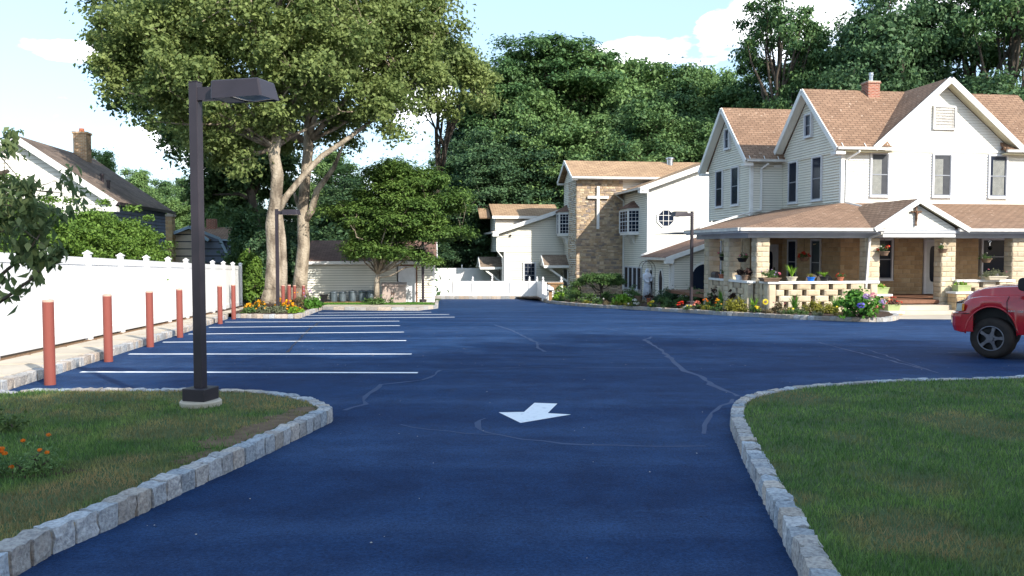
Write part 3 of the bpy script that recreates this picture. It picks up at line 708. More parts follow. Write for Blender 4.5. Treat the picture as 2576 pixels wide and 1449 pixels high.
# ------------------------------------------------------------------ left sidewalk, kerb, fence
A0, A1 = Vector((-6.98, 11.6, 0)), Vector((-10.2, 29.9, 0)); dv = (A1-A0).normalized(); nl = Vector((-dv.y, dv.x, 0))   # nl: to the left
K0, K1 = A0-dv*1.2, A1+dv*.0
kerb('granite_kerb', [(K0.x, K0.y), (K1.x, K1.y)], +1, .21, .2, .15, 2, 31, (1.05, 1.0, .93), True)
def strip(name, a, b, off0, off1, h, mat, top=None):
    mb = MB(); d = (b-a).normalized(); s = Vector((-d.y, d.x, 0)); n = 12
    for i in range(n):
        p, q = a.lerp(b, i/n), a.lerp(b, (i+1)/n)
        mb.face([onpl(p+s*off0, h), onpl(q+s*off0, h), onpl(q+s*off1, h), onpl(p+s*off1, h)][::-1])
    return tag(mb.build(name, M[mat]), kind='structure')
FA, FB = Vector((-6.95-.147*9.9, 9.9, 0)), Vector((-6.95-.147*39.0, 39.0, 0))      # fence line
fd = (FB-FA).normalized(); fn = Vector((fd.y, -fd.x, 0))                            # towards the lot
# slabs of the sidewalk, one by one with joints
mb = MB()
n = 17
for i in range(n):
    t0, t1 = i/n, (i+1)/n
    def kp_(t): return (K0+nl*.19).lerp(A1+dv*8+nl*.19, t)
    def fp_(t): return (FA+fn*.42).lerp(FB+fn*.42, t)
    a0, a1, b0, b1 = kp_(t0), kp_(t1-.006/1), fp_(t0), fp_(t1-.006)
    top = [onpl(p, .150) for p in (a0, a1, b1, b0)]; mb.prism(top, (0, 0, -.12))
tag(mb.build('sidewalk', M['concrete']), kind='structure')
strip('mulch_strip', FA-fd*2, FB+fd*1, -.9, 1.6, .095, 'woodchip')
strip('hedge_ground', FA-fd*2, FB+fd*1, 1.6, 14, .03, 'fieldsoil')

def fence(name, label, cat, posts, h, zoff=0, cap='flat', pw=.13, gap=.05, boards=True, group=None):
    root = thing(name, label, cat, (posts[0][0], posts[0][1], gz(posts[0][1])))
    o = Vector(root.location)
    P = [Vector((p[0], p[1], gz(p[1])+zoff))-o for p in posts]
    for i, p in enumerate(P):
        d = (P[min(i+1, len(P)-1)]-P[max(i-1, 0)]); d.z = 0; d.normalize(); s = Vector((-d.y, d.x, 0))
        T = Matrix(((d.x, s.x, 0, p.x), (d.y, s.y, 0, p.y), (0, 0, 1, p.z), (0, 0, 0, 1)))
        m = MB(); m.box(-pw/2, -pw/2, -.1, pw/2, pw/2, h, T=T); po = m.build('post', M['vinyl'], root)
        m = MB()
        if cap == 'flat':
            m.box(-pw*.68, -pw*.68, h, pw*.68, pw*.68, h+.03, T=T)
            t = h+.03; m.mesh([T@Vector(v) for v in ((-pw*.55, -pw*.55, t), (pw*.55, -pw*.55, t), (pw*.55, pw*.55, t), (-pw*.55, pw*.55, t), (0, 0, t+.06))], [(0, 1, 4), (1, 2, 4), (2, 3, 4), (3, 0, 4)])
        else:
            m.box(-pw*.62, -pw*.62, h, pw*.62, pw*.62, h+.025, T=T)
            m.lathe([(.03, 0), (.03, .03), (.055, .06), (.06, .10), (.045, .15), (.018, .19), (.004, .215)], tuple(p+Vector((0, 0, h+.025))), 10)
        m.build('cap', M['vinyl'], po, smooth=False)
    for i in range(len(P)-1):
        a, b = P[i], P[i+1]; d = b-a; L_ = Vector((d.x, d.y, 0)).length; ux = Vector((d.x, d.y, 0)).normalized(); e = ux*pw/2; dz = (d.z/L_)*pw/2
        s = Vector((-ux.y, ux.x, 0)); a2 = a+e; b2 = b-e; zb, zt = gap, h-.08
        m = MB(); nb = int((L_-pw)/.155) if boards else 1
        for k in range(nb):
            t0, t1 = k/nb, (k+1)/nb; p = a2.lerp(b2, t0); q = a2.lerp(b2, t1); q = q-ux*.012
            m.prism([p+Vector((0, 0, zb+.1)), q+Vector((0, 0, zb+.1)), q+Vector((0, 0, zt-.1)), p+Vector((0, 0, zt-.1))], s*.02)
            g0 = q; g1 = a2.lerp(b2, t1)
            m.prism([g0+s*.004+Vector((0, 0, zb+.1)), g1+s*.004+Vector((0, 0, zb+.1)), g1+s*.004+Vector((0, 0, zt-.1)), g0+s*.004+Vector((0, 0, zt-.1))], s*.012)
        m.build('panel', M['vinyl'], root)
        m = MB(); m.bar(a2+s*.01+Vector((0, 0, zb+.085)), b2+s*.01+Vector((0, 0, zb+.085)), .055, .17); m.build('bottom_rail', M['vinyl'], root)
        m = MB(); m.bar(a2+s*.01+Vector((0, 0, zt-.085)), b2+s*.01+Vector((0, 0, zt-.085)), .055, .17); m.build('top_rail', M['vinyl'], root)
    return root
ys = [9.9, 12.2, 14.6, 16.9, 19.25, 21.6, 23.9, 26.25, 28.55, 30.7, 32.85, 35, 37.1, 39]
fence('privacy_fence', 'tall white vinyl privacy fence with capped posts along the left sidewalk', 'fence', [(-6.95-.147*y, y) for y in ys], 1.98, .09)

# ------------------------------------------------------------------ bollards
def bollard(label, p, h=1.22, r=.077, group='bollards in front of the parking stalls', z=None):
    t = thing('bollard', label, 'bollard', p, 0, group)
    mb = MB(); mb.lathe([(r, 0), (r, h*.5), (r, h-.02)], n=18); mb.build('sleeve', M['bollard'], t, smooth=False)
    mb = MB(); mb.lathe([(r+.001, h-.02), (r*.98, h+.004), (r*.8, h+.016), (.001, h+.022)], n=18); mb.build('cap', M['bollard_top'], t)
    return t
M['bollard_top'] = pm('pale_bollard_top', (.55, .36, .28), (.45, .25, .2), 6, .6)
BL = [((126, 968), 'faded red bollard nearest the camera, at the corner by the lawn island'), ((273, 910), 'faded red bollard second from the lawn island, beside the white fence'),
      ((378, 873), 'faded red bollard third from the lawn island, left of the lamp pole'), ((453, 849), 'faded red bollard standing just left of the near lamp pole'),
      ((554, 815), 'faded red bollard just right of the near lamp pole'), ((588, 803), 'faded red bollard at the far end of the row, next to the flower bed')]
for p, lb in BL: bollard(lb, G(*p))

# ------------------------------------------------------------------ lamp posts
def lamp(label, p, rz, h=3.63, group='parking lot lamps'):
    t = thing('lamp_post', label, 'lamp post', p, rz, group)
    mb = MB(); mb.lathe([(.225, -.1), (.225, .05), (.21, .065), (.001, .066)], n=22); mb.build('footing', M['concrete'], t)
    mb = MB(); mb.box(-.14, -.14, .066, .14, .14, .205); mb.build('base_cover', M['brown_metal'], t, bevel=.008)
    mb = MB(); mb.box(-.052, -.052, .205, .052, .052, h); mb.box(-.055, -.055, h, .055, .055, h+.012)
    mb.build('pole', M['brown_metal'], t, bevel=.008)
    mb = MB(); mb.box(.053, -.045, h-.20, .30, .045, h-.06); mb.build('arm', M['brown_metal'], t)
    # head: deep rounded box, sloping far end
    mb = MB(); x0, x1, z0, z1 = .30, .93, h-.21, h-.015
    vs = [(x0, -.17, z0), (x1, -.19, z0), (x1, .19, z0), (x0, .17, z0), (x0, -.16, z1), (x1-.05, -.165, z1), (x1-.05, .165, z1), (x0, .16, z1)]
    mb.mesh(vs, [(4, 5, 6, 7), (0, 1, 5, 4), (1, 2, 6, 5), (2, 3, 7, 6), (3, 0, 4, 7)])
    mb.mesh([(x0, -.17, z0), (x1, -.19, z0), (x1, .19, z0), (x0, .17, z0), (x0+.02, -.15, z0+.003), (x1-.02, -.17, z0+.003), (x1-.02, .17, z0+.003), (x0+.02, .15, z0+.003)],
            [(0, 4, 5, 1), (1, 5, 6, 2), (2, 6, 7, 3), (3, 7, 4, 0)])
    hd = mb.build('head', M['brown_metal'], t, bevel=.018)
    mb = MB(); mb.box(x0+.02, -.15, z0+.004, x0+.21, .15, z0+.02); mb.build('ballast_plate', M['beige'], hd)
    mb = MB()
    prof = []
    for i in range(9):
        for j in range(7):
            u = i/8; v = j/6; mb_z = z0+.012-.035*math.sin(math.pi*u)*math.sin(math.pi*v); prof.append((x0+.23+u*.36, -.155+v*.31, mb_z))
    mb.mesh(prof, [(i*7+j, i*7+j+1, (i+1)*7+j+1, (i+1)*7+j) for i in range(8) for j in range(6)]); mb.build('lens', M['lens'], hd, smooth=True)
    return t
g1 = G(507, 1019, .13)
lamp('near dark bronze lamp post on a square base in the left lawn island', (g1.x, g1.y-.02, g1.z+.0), R(-15), 3.58)
lamp('brown lamp post rising from the yellow flower bed by the forked trunk', (-9.05, 32.2, -.85), R(-12), 3.98)
lamp('brown lamp post in front of the garage, its head hidden in leaves', (G(1053, 766, .15).x, 42.0, -1.12), R(-60), 4.3)
lamp('brown lamp post in the flower bed in front of the chapel arch window', (7.57, 35.2, -.80), R(200), 3.98)

# ------------------------------------------------------------------ wall surfaces
def clip(poly, lo, hi):
    def cut(P, val, keep_above):
        out = []
        for i in range(len(P)):
            a, b = P[i], P[(i+1) % len(P)]; ia = (a[1] >= val) == keep_above or abs(a[1]-val) < 1e-9; ib = (b[1] >= val) == keep_above or abs(b[1]-val) < 1e-9
            if ia: out.append(a)
            if ia != ib: t = (val-a[1])/(b[1]-a[1]); out.append((a[0]+(b[0]-a[0])*t, val))
        return out
    P = cut(poly, lo, True)
    return cut(P, hi, False) if len(P) > 2 else []
def clap(mb, O, D, poly, expo=.125, lip=.042, m=0, back=.12):
    """clapboards over a convex wall polygon [(s, z)], O + D*s, outward = D x Z"""
    O, D = Vector(O), Vector(D); Nn = D.cross(Vector((0, 0, 1))); z0 = min(p[1] for p in poly); z1 = max(p[1] for p in poly)
    z = z0
    while z < z1-1e-4:
        P = clip(poly, z, min(z+expo, z1))
        if len(P) > 2:
            def off(p): return lip*(1-(p[1]-z)/expo)
            for lo_, hi_, mi in ((z, z+expo*.15, 9), (z+expo*.15, min(z+expo, z1), m)):  # foot of each board gets a dark strip painted as the lip's shade
                Q = clip(P, lo_, hi_)
                if len(Q) > 2: mb.face([O+D*p[0]+Vector((0, 0, p[1]))+Nn*off(p) for p in Q], mi)
            lows = [p for p in P if abs(p[1]-z) < 1e-6]
            if len(lows) >= 2:
                a = min(lows); b = max(lows)
                mb.face([O+D*b[0]+Vector((0, 0, z)), O+D*b[0]+Vector((0, 0, z))+Nn*lip, O+D*a[0]+Vector((0, 0, z))+Nn*lip, O+D*a[0]+Vector((0, 0, z))][::-1], m)
        z += expo
    V = [O+D*p[0]+Vector((0, 0, p[1]))-Nn*.004 for p in poly]; mb.prism(V, -Nn*back, m)
def blocks(mb, O, D, s0, s1, z0, z1, rows, wmin, wmax, rg, proud=.03, joint=.012, m=0, mj=1, tones=((1, 1, 1),), regular=False, tvar=.12, back=.1, hole=None):
    """stone facing: separate rough-faced stones in a mortar bed"""
    O, D = Vector(O), Vector(D); Z = Vector((0, 0, 1)); Nn = D.cross(Z)
    mb.prism([O+D*s0+Z*z0, O+D*s1+Z*z0, O+D*s1+Z*z1, O+D*s0+Z*z1], -Nn*back, mj)
    z = z0; ri = 0
    while z < z1-.02:
        h = rows if regular else rg.choice(rows)
        if z+h > z1-.05: h = z1-z
        s = s0-(wmin*.5 if regular and ri % 2 else 0)
        while s < s1-.01:
            wd = wmin if regular else rg.uniform(wmin, wmax)
            e = s+wd
            if e > s1-wmin*.4: e = s1
            a, b = max(s, s0)+joint/2, e-joint/2
            subs = [(z, z+h)]
            if not regular and h > .17 and rg.random() < .3: k = rg.uniform(.4, .6); subs = [(z, z+h*k), (z+h*k, z+h)]
            for (c0, c1) in subs:
                t = rg.choice(tones); g = rg.uniform(1-tvar, 1+tvar); col = tuple(min(1, x*g) for x in t); c0 += joint/2; c1 -= joint/2
                pr = proud*rg.uniform(.6, 1.3); V = []
                for j in range(4):
                    for i in range(4):
                        fs = (0, .12, .88, 1)[i] if i in (0, 3) else (0, .12+rg.uniform(-.03, .05), .88+rg.uniform(-.05, .03), 1)[i]
                        fz = (0, .18, .82, 1)[j]
                        edge = i in (0, 3) or j in (0, 3); d_ = pr*(.35 if edge else rg.uniform(.75, 1.25))
                        V.append(O+D*(a+(b-a)*fs)+Z*(c0+(c1-c0)*fz)+Nn*d_)
                for (i, j) in ((0, 0), (3, 0), (3, 3), (0, 3)): V.append(O+D*(a+(b-a)*(i/3))+Z*(c0+(c1-c0)*(j/3))+Nn*.001)
                fcs = [(j*4+i, j*4+i+1, (j+1)*4+i+1, (j+1)*4+i) for j in range(3) for i in range(3)]
                fcs += [(16, 17, 3, 2, 1, 0), (17, 18, 15, 11, 7, 3), (18, 19, 12, 13, 14, 15), (19, 16, 0, 4, 8, 12)]
                mb.mesh(V, fcs, m, col)
            s = e
        z += h; ri += 1
ROCKT = ((1, .98, .92), (.98, .93, .84), (1.02, .98, .93), (.92, .88, .82))
LEDGE = ((.56, .45, .32), (.48, .37, .26), (.62, .52, .38), (.40, .33, .27), (.34, .30, .28), (.52, .40, .27), (.44, .35, .28), (.58, .47, .34), (.66, .56, .43))
def pillar(mb, u0, v0, u1, v1, z0, z1, rg, tones=ROCKT):
    blocks(mb, (u0, v0, 0), (1, 0, 0), 0, u1-u0, z0, z1, .205, .42, .42, rg, .03, regular=True, tones=tones, back=(v1-v0)-.002)
    blocks(mb, (u0, v1, 0), (0, -1, 0), 0, v1-v0, z0, z1, .205, .42, .42, rg, .03, regular=True, tones=tones, back=.002)
    blocks(mb, (u1, v0, 0), (0, 1, 0), 0, v1-v0, z0, z1, .205, .42, .42, rg, .03, regular=True, tones=tones, back=.002)

def window(root, O, D, s0, z0, s1, z1, sash='frame', glass='glass', bars=(0, 0), curtain=None, proud=.05, fw=.07, meet=True, sill=True, label=None, name='window', off=.055):
    """double-hung window standing in front of a wall; O + D*s, outward = D x Z"""
    O, D = Vector(O), Vector(D); Z = Vector((0, 0, 1)); Nn = D.cross(Z)
    def P(s, z, n): return O+D*s+Z*z+Nn*n
    def slab(m, a0, b0, a1, b1, n0, n1, mi=0): m.prism([P(a0, b0, n0), P(a1, b0, n0), P(a1, b1, n0), P(a0, b1, n0)], Nn*(n1-n0), mi)
    g = MB(); slab(g, s0, z0, s1, z1, off-.015, off+.004); wo = g.build(name, M[glass], root)
    if label: wo['label'] = label
    m = MB(); slab(m, s0-fw, z0-fw, s0, z1+fw, -.02, off+proud); slab(m, s1, z0-fw, s1+fw, z1+fw, -.02, off+proud)
    slab(m, s0, z1, s1, z1+fw, -.02, off+proud); slab(m, s0, z0-fw, s1, z0, -.02, off+proud-.002)
    m.build('frame', M[sash], wo)
    m = MB(); k = .035; zm = (z0+z1)/2
    slab(m, s0, z0, s1, z0+k*1.4, off+.004, off+.022); slab(m, s0, z1-k, s1, z1, off+.004, off+.022)
    slab(m, s0, z0+k*1.4, s0+k, z1-k, off+.004, off+.022); slab(m, s1-k, z0+k*1.4, s1, z1-k, off+.004, off+.022)
    if meet: slab(m, s0+k, zm-.022, s1-k, zm+.022, off+.004, off+.026)
    nx, nz = bars
    for i in range(1, nx): c = s0+k+(s1-s0-2*k)*i/nx; slab(m, c-.009, z0+.05, c+.009, z1-k, off+.004, off+.014)
    for i in range(1, nz):
        c = z0+(z1-z0)*i/nz
        if meet and abs(c-zm) < .05: continue
        slab(m, s0+k, c-.009, s1-k, c+.009, off+.004, off+.0135)
    m.build('sash', M['sash_dark' if sash == 'frame' else sash], wo)
    if curtain:
        c0, c1, top = curtain; m = MB(); n = max(4, int((c1-c0)*(s1-s0)/.045)); a = s0+(s1-s0)*c0; wd = (s1-s0)*(c1-c0)/n
        for i in range(n): slab(m, a+wd*i+.004, z0+.06, a+wd*(i+.62), z0+(z1-z0)*top, off+.0045, off+.0075)
        m.build('curtain', M['curtain_cloth'], wo)
    if sill:
        m = MB(); slab(m, s0-fw-.02, z0-fw-.035, s1+fw+.02, z0-fw, off-.02, off+proud+.03); m.build('sill', M[sash], wo)
    return wo
M['sash_dark'] = pm('grey_sash', (.30, .32, .36), (.24, .26, .30), 4, .5)
M['curtain_cloth'] = pm('pleated_curtain_cloth', (.46, .47, .43), (.36, .37, .34), 5, .9)
def slabroof(mb, pts, th=.10, m=0, me=None):
    """roof plane with thickness, pts: top corners"""
    P = [Vector(p) for p in pts]; n = (P[1]-P[0]).cross(P[2]-P[0]).normalized()
    if n.z < 0: P = P[::-1]; n = -n
    i = len(mb.v); Q = [p-n*th for p in P]; mb.face(P, m); mb.face(Q[::-1], m if me is None else me)
    for k in range(len(P)):
        j = (k+1) % len(P); mb.face([P[k], Q[k], Q[j], P[j]], m if me is None else me)
def gutter(root, a, b, w_=.12, h=.11, mat='gutter'):
    m = MB(); a, b = Vector(a), Vector(b); m.bar(a, b, w_, h)
    d = (b-a).normalized(); s = d.cross(Vector((0, 0, 1))).normalized()
    m.bar(a+Vector((0, 0, h/2+.008)), b+Vector((0, 0, h/2+.008)), w_+.03, .016)
    return m.build('gutter', M[mat], root)
def downspout(root, pts, r=.04, mat='trim'):
    m = MB()
    pts = [Vector(p) for p in pts]
    for i in range(len(pts)-1): m.bar(pts[i], pts[i+1], r*2, r*1.6, up=(0, 1, .01) if abs((pts[i+1]-pts[i]).normalized().z) > .9 else (0, 0, 1))
    return m.build('downspout', M[mat], root)
def board(root, name, a, b, w_, h, mat='trim'):
    m = MB(); m.bar(a, b, w_, h); return m.build(name, M[mat], root)

# ================================================================== the main house (local axes: u along the front, v away from the camera)
H = Frame(14.93, 38, 8.2); HG = -1.0
house = thing('victorian_house', 'big cream sided two storey house with steep brown gables and a stone block porch', 'house', (14.93, 38, HG), R(8.2))
rg = random.Random(4)
def X(z): return z-HG                       # absolute height to height above the house base
U = (1, 0, 0); DL = (0, -1, 0)              # front wall runs along u; left walls run towards the camera
UR = 11.1; L1 = 5.75; WU = -1.75; L2 = 11.4; ZE = X(6.08); ZR = X(9.35); VR = 2.87; OV = .45
zb = X(2.5)
pitch = (ZR-X(6.17))/(VR+OV)
# walls
m = MB(); clap(m, (0, 0, 0), U, [(0.11, zb), (UR, zb), (UR, X(6.17)), (.11, X(6.17))])
m.build('front_wall', M['siding_sunlit'], house)
m = MB(); clap(m, (0, -.03, 0), U, [(1.55, X(6.15)), (8.5, X(6.15)), (4.92, X(9.12))], m=0, lip=.018)
m.box(1.5, -.075, X(6.06), 8.5, -.0, X(6.15), 0); m.build('gable_wall', M['siding_sunlit'], house)
m = MB(); clap(m, (0, L1, 0), DL, [(0, zb), (L1-.11, zb), (L1-.11, ZE), (0, ZE)]); m.build('side_wall', M['siding'], house)
m = MB(); clap(m, (-.06, L1, 0), DL, [(-.02, ZE), (L1+.02, ZE), (L1+.02, ZE+.12), (L1/2, ZR-.22), (-.02, ZE+.12)], back=.1)
m.box(-.085, 0, ZE-.07, -.0, L1, ZE); m.build('gable_wall', M['siding'], house)
m = MB(); clap(m, (WU, L1, 0), U, [(.11, X(3.25)), (-WU, X(3.25)), (-WU, ZE+.1), (.11, ZE+.1)]); m.build('wing_front_wall', M['siding'], house)
m = MB(); LL = L2-L1
clap(m, (WU, L2, 0), DL, [(0, X(3.25)), (LL-.11, X(3.25)), (LL-.11, ZE), (0, ZE)]); m.build('wing_side_wall', M['siding'], house)
m = MB(); clap(m, (WU-.06, L2, 0), DL, [(-.02, ZE), (LL+.02, ZE), (LL+.02, ZE+.12), (LL/2, ZR-.22), (-.02, ZE+.12)], back=.1)
m.box(WU-.085, L1, ZE-.07, WU, L2, ZE); m.build('wing_gable_wall', M['siding'], house)
for q in ((-.05, -.05, zb, .11, .11, X(6.17)-.02), (WU-.05, L1-.05, X(3.2), WU+.11, L1+.11, X(6.1)), (WU-.05, L2-.1, X(3.2), WU+.06, L2+.03, X(6.1))): m = MB(); m.box(*q); m.build('corner_board', M['trim'], house)
# rear and inside mass so nothing is see-through
m = MB(); m.box(.13, .14, .02, UR-.1, L1, ZE-.05); m.box(WU+.14, L1+.14, X(2.0), UR-.1, L2-.1, ZE-.05); m.build('rear_wall', M['siding'], house)
# roofs
def gz_(v): return ZR-abs(v-VR)*pitch
ve = -OV; zf = gz_(ve)
roof = MB(); u0, u1 = -OV-.05, 10.75
for q0, q1, vv in ((u0, 2.15, ve), (2.15, 7.85, .03), (7.85, u1+.3, ve)): slabroof(roof, [(q0, vv, gz_(vv)), (q1, vv, gz_(vv)), (q1, VR, ZR), (q0, VR, ZR)], .09)
slabroof(roof, [(u0, VR, ZR), (u1+.3, VR, ZR), (u1+.3, L1+OV, gz_(L1+OV)), (u0, L1+OV, gz_(L1+OV))], .09)
# cross gable over the front
ua, ul, ur, za = 4.92, 1.32, 8.62, X(9.38)
slabroof(roof, [(ul, ve-.08, X(6.26)), (ua, ve-.08, za), (ua, VR+.6, za), (ul, VR+.6, X(6.26))], .09)
slabroof(roof, [(ua, ve-.08, za), (ur, ve-.08, X(6.30)), (ur, VR+.6, X(6.30)), (ua, VR+.6, za)], .09)
roof = roof.build('roof', M['shingle'], house)
V2 = (L1+L2)/2
def gw(v): return ZR-abs(v-V2)*(ZR-X(6.2))/(LL/2+OV)
wr = MB(); w0 = WU-OV-.05
slabroof(wr, [(w0, L1-OV, gw(L1-OV)), (3.5, L1-OV, gw(L1-OV)), (3.5, V2, ZR), (w0, V2, ZR)], .09)
slabroof(wr, [(w0, V2, ZR), (3.5, V2, ZR), (3.5, L2+OV, gw(L2+OV)), (w0, L2+OV, gw(L2+OV))], .09)
wr.build('wing_roof', M['shingle'], house)
# rakes, soffits
def rake(a, b, name='rake_board', w_=.05, h=.24, mat='trim'):
    m = MB(); m.bar(Vector(a)-Vector((0, 0, .12)), Vector(b)-Vector((0, 0, .12)), w_, h); return m.build(name, M[mat], house)
for (uu, vr, va, vb, fz) in ((u0-.028, VR, ve, L1+OV, gz_), (w0-.028, V2, L1-OV, L2+OV, gw)):
    rake((uu, va, fz(va)), (uu, vr, ZR+.02)); rake((uu, vb, fz(vb)), (uu, vr, ZR+.02))
    for q in (va, vb):                                         # soffit under the overhang
        m = MB(); m.prism([(uu+.03, q, fz(q)-.2), (uu+.42, q, fz(q)-.2), (uu+.42, vr, ZR-.2), (uu+.03, vr, ZR-.2)], (0, 0, .05)); m.build('soffit', M['siding'], house)
        m = MB(); d = 1 if q == va else -1; m.box(uu, min(q, q+d*.5), fz(q)-.32, uu+.45, max(q, q+d*.5), fz(q)-.19); m.build('cornice_return', M['trim'], house)
vg = ve-.108
rake((ul-.05, vg, X(6.24)), (ua, vg, za+.02), h=.26); rake((ur+.05, vg, X(6.28)), (ua, vg, za+.02), h=.26)
for q, z_ in ((ul, X(6.26)), (ur, X(6.30))):
    m = MB(); m.prism([(q, vg+.03, z_-.22), (ua, vg+.03, za-.22), (ua, -.04, za-.22), (q, -.04, z_-.22)], (0, 0, .05)); m.build('soffit', M['soffit'], house)
# little return roofs at the feet of the front gable
for (a, b, s) in ((1.35, 2.15, 1), (7.85, 8.7, -1)):
    m = MB(); c = b if s > 0 else a
    mid = (a+b)/2
    P = [(a, ve-.05, X(6.22)), (b, ve-.05, X(6.22)), (b, -.03, X(6.22)), (a, -.03, X(6.22)), (mid+.1*s, -.03, X(6.50))]
    m.mesh(P, [(0, 1, 4), (1, 2, 4), (3, 0, 4), (0, 3, 2, 1)]); m.build('return_roof', M['shingle'], house)
gutter(house, (u0, ve-.06, zf-.06), (2.2, ve-.06, zf-.06)); gutter(house, (7.85, ve-.06, zf-.06), (u1+.3, ve-.06, zf-.06))
for q in ((u0+.3, ve, zf-.2, 2.2, -.02, zf-.13), (7.9, ve, zf-.2, u1, -.02, zf-.13)): m = MB(); m.box(*q); m.build('soffit', M['soffit'], house)
gutter(house, (w0+.05, L1-OV-.06, gw(L1-OV)-.06), (-.10, L1-OV-.06, gw(L1-OV)-.06))
m = MB()
for uu in (-.2, .9, 2.0): m.bar((uu, ve-.02, zf+.0), (uu, ve+.16, zf+.2), .03, .02)
for uu in (-2.0, -1.2, -.45): m.bar((uu, L1-OV, gw(L1-OV)), (uu, L1-OV+.16, gw(L1-OV)+.2), .03, .02)
m.build('gutter_strap', M['trim'], house)
downspout(house, [(.55, ve-.03, zf-.12), (.55, ve-.03, zf-.22), (.20, -.07, zf-.52), (.20, -.07, X(3.72)), (.95, -1.8, X(3.25)), (1.9, -4.55, X(2.62))], .042)
downspout(house, [(WU+.75, L1-OV, X(6.0)), (WU+.52, L1-.08, X(5.75)), (WU+.52, L1-.08, X(3.62)), (WU-.6, L1-.6, X(3.40)), (-6.6, .3, X(2.56))], .05)
# chimney
m = MB(); m.box(2.70, 2.45, ZR-.6, 3.30, 3.05, ZR+.28); m.box(2.66, 2.41, ZR+.28, 3.34, 3.09, ZR+.35); ch = m.build('chimney', M['brick'], house)
m = MB(); m.box(2.68, 2.43, ZR+.35, 3.32, 3.07, ZR+.40); m.build('cap', M['concrete'], ch)
m = MB(); m.lathe([(.09, ZR+.40), (.09, ZR+.70), (.12, ZR+.71), (.12, ZR+.76), (.09, ZR+.77), (.11, ZR+.79), (.11, ZR+.84), (.001, ZR+.86)], (3.0, 2.75, 0), 12); m.build('flue', M['chrome'], ch)
# upper windows
z0, z1 = X(4.06), X(5.93)
for a, b, cu in ((1.42, 2.22, (.03, .62, .86)), (4.50, 5.34, (.04, .56, .90)), (7.33, 8.17, (.2, .9, .9))):
    window(house, (0, 0, 0), U, a, z0, b, z1, 'frame', 'screen' if a < 7 else 'glass', curtain=cu, proud=.05)
window(house, (0, L1, 0), DL, L1-4.95, X(3.98), L1-4.12, X(5.98)); window(house, (0, L1, 0), DL, L1-2.55, X(3.98), L1-1.72, X(5.98))
window(house, (-.07, L1, 0), DL, L1/2-.28, X(7.1), L1/2+.28, X(8.1), proud=.09)
window(house, (WU, L2, 0), DL, L2-10.30, X(4.02), L2-9.42, X(6.0)); window(house, (WU, L2, 0), DL, L2-8.10, X(4.02), L2-7.22, X(6.0))
window(house, (WU-.07, L2, 0), DL, LL/2-.28, X(7.15), LL/2+.28, X(8.15), proud=.09)
# louvred attic vent in the front gable
m = MB(); m.box(4.45, -.095, X(7.16), 5.45, -.04, X(8.09)); at = m.build('attic_vent', M['greywood_light'] if 'greywood_light' in M else M['gutter'], house)
m = MB()
for k in range(7): z_ = X(7.18)+k*.13; m.mesh([(4.47, -.096, z_+.13), (5.43, -.096, z_+.13), (5.43, -.125, z_+.005), (4.47, -.125, z_+.005)], [(0, 1, 2, 3), (3, 2, 1, 0)])
m.build('louvre', M['gutter'], at)
m = MB(); m.box(4.38, -.15, X(7.08), 4.45, -.04, X(8.17)); m.box(5.45, -.15, X(7.08), 5.52, -.04, X(8.17)); m.box(4.45, -.15, X(8.09), 5.45, -.04, X(8.17)); m.box(4.45, -.15, X(7.08), 5.45, -.04, X(7.16))
m.build('frame', M['trim'], at)

# ---------------------------------------------------------- porch
PV = -4.4; ZB = X(2.05); ZP = X(-.46)                  # pillar face, beam underside, porch floor
PE = -4.95; ZG = X(2.42); PL = -6.95                   # eaves
# first floor walls of rough stone block
m = MB()
wt = ((.93, .78, .60), (.88, .72, .53), (.97, .82, .64), (.85, .70, .52))
blocks(m, (0, 0, 0), U, 0, 1.55, ZP-.3, ZB+.35, .205, .41, .41, rg, .022, regular=True, tones=wt)
blocks(m, (0, 0, 0), U, 2.65, 4.1, ZP-.3, ZB+.35, .205, .41, .41, rg, .022, regular=True, tones=wt)
blocks(m, (0, 0, 0), U, 1.55, 2.65, ZP-.3, X(.15), .205, .41, .41, rg, .022, regular=True, tones=wt)
blocks(m, (0, 0, 0), U, 5.1, 6.9, ZP-.3, ZB+.35, .205, .41, .41, rg, .022, regular=True, tones=wt)
blocks(m, (0, 0, 0), U, 8.7, UR, ZP-.3, ZB+.35, .205, .41, .41, rg, .022, regular=True, tones=wt)
blocks(m, (0, 0, 0), U, 6.9, 8.7, ZP-.3, X(.35), .205, .41, .41, rg, .022, regular=True, tones=wt)
m.build('block_wall', [M['blockstone'], M['mortar']], house)
m = MB()
blocks(m, (0, L1, 0), DL, 0, L1, ZP-.3, ZB+.35, .205, .41, .41, rg, .022, regular=True, tones=wt)
blocks(m, (WU, L1, 0), U, 0, -WU, ZP-.3, ZB+.35, .205, .41, .41, rg, .022, regular=True, tones=wt)
blocks(m, (WU, L2, 0), DL, 0, LL, ZP-.6, X(2.9), .205, .41, .41, rg, .022, regular=True, tones=ROCKT)
m.build('side_block_wall', [M['blockstone'], M['mortar']], house)
window(house, (0, 0, 0), U, 1.72, X(.25), 2.5, X(2.02), off=.03); window(house, (0, 0, 0), U, 7.1, X(.45), 8.5, X(2.04), off=.03)
window(house, (0, L1, 0), DL, L1-4.95, X(-.1), L1-4.12, X(2.02), off=.03); window(house, (0, L1, 0), DL, L1-2.55, X(-.1), L1-1.72, X(2.02), off=.03)
M['bluecurtain'] = pm('blue_window', (.05, .11, .26), (.035, .08, .2), 3, .35)
window(house, (WU, L2, 0), DL, .9, X(-.1), 1.9, X(2.0), glass='bluecurtain', off=.03)
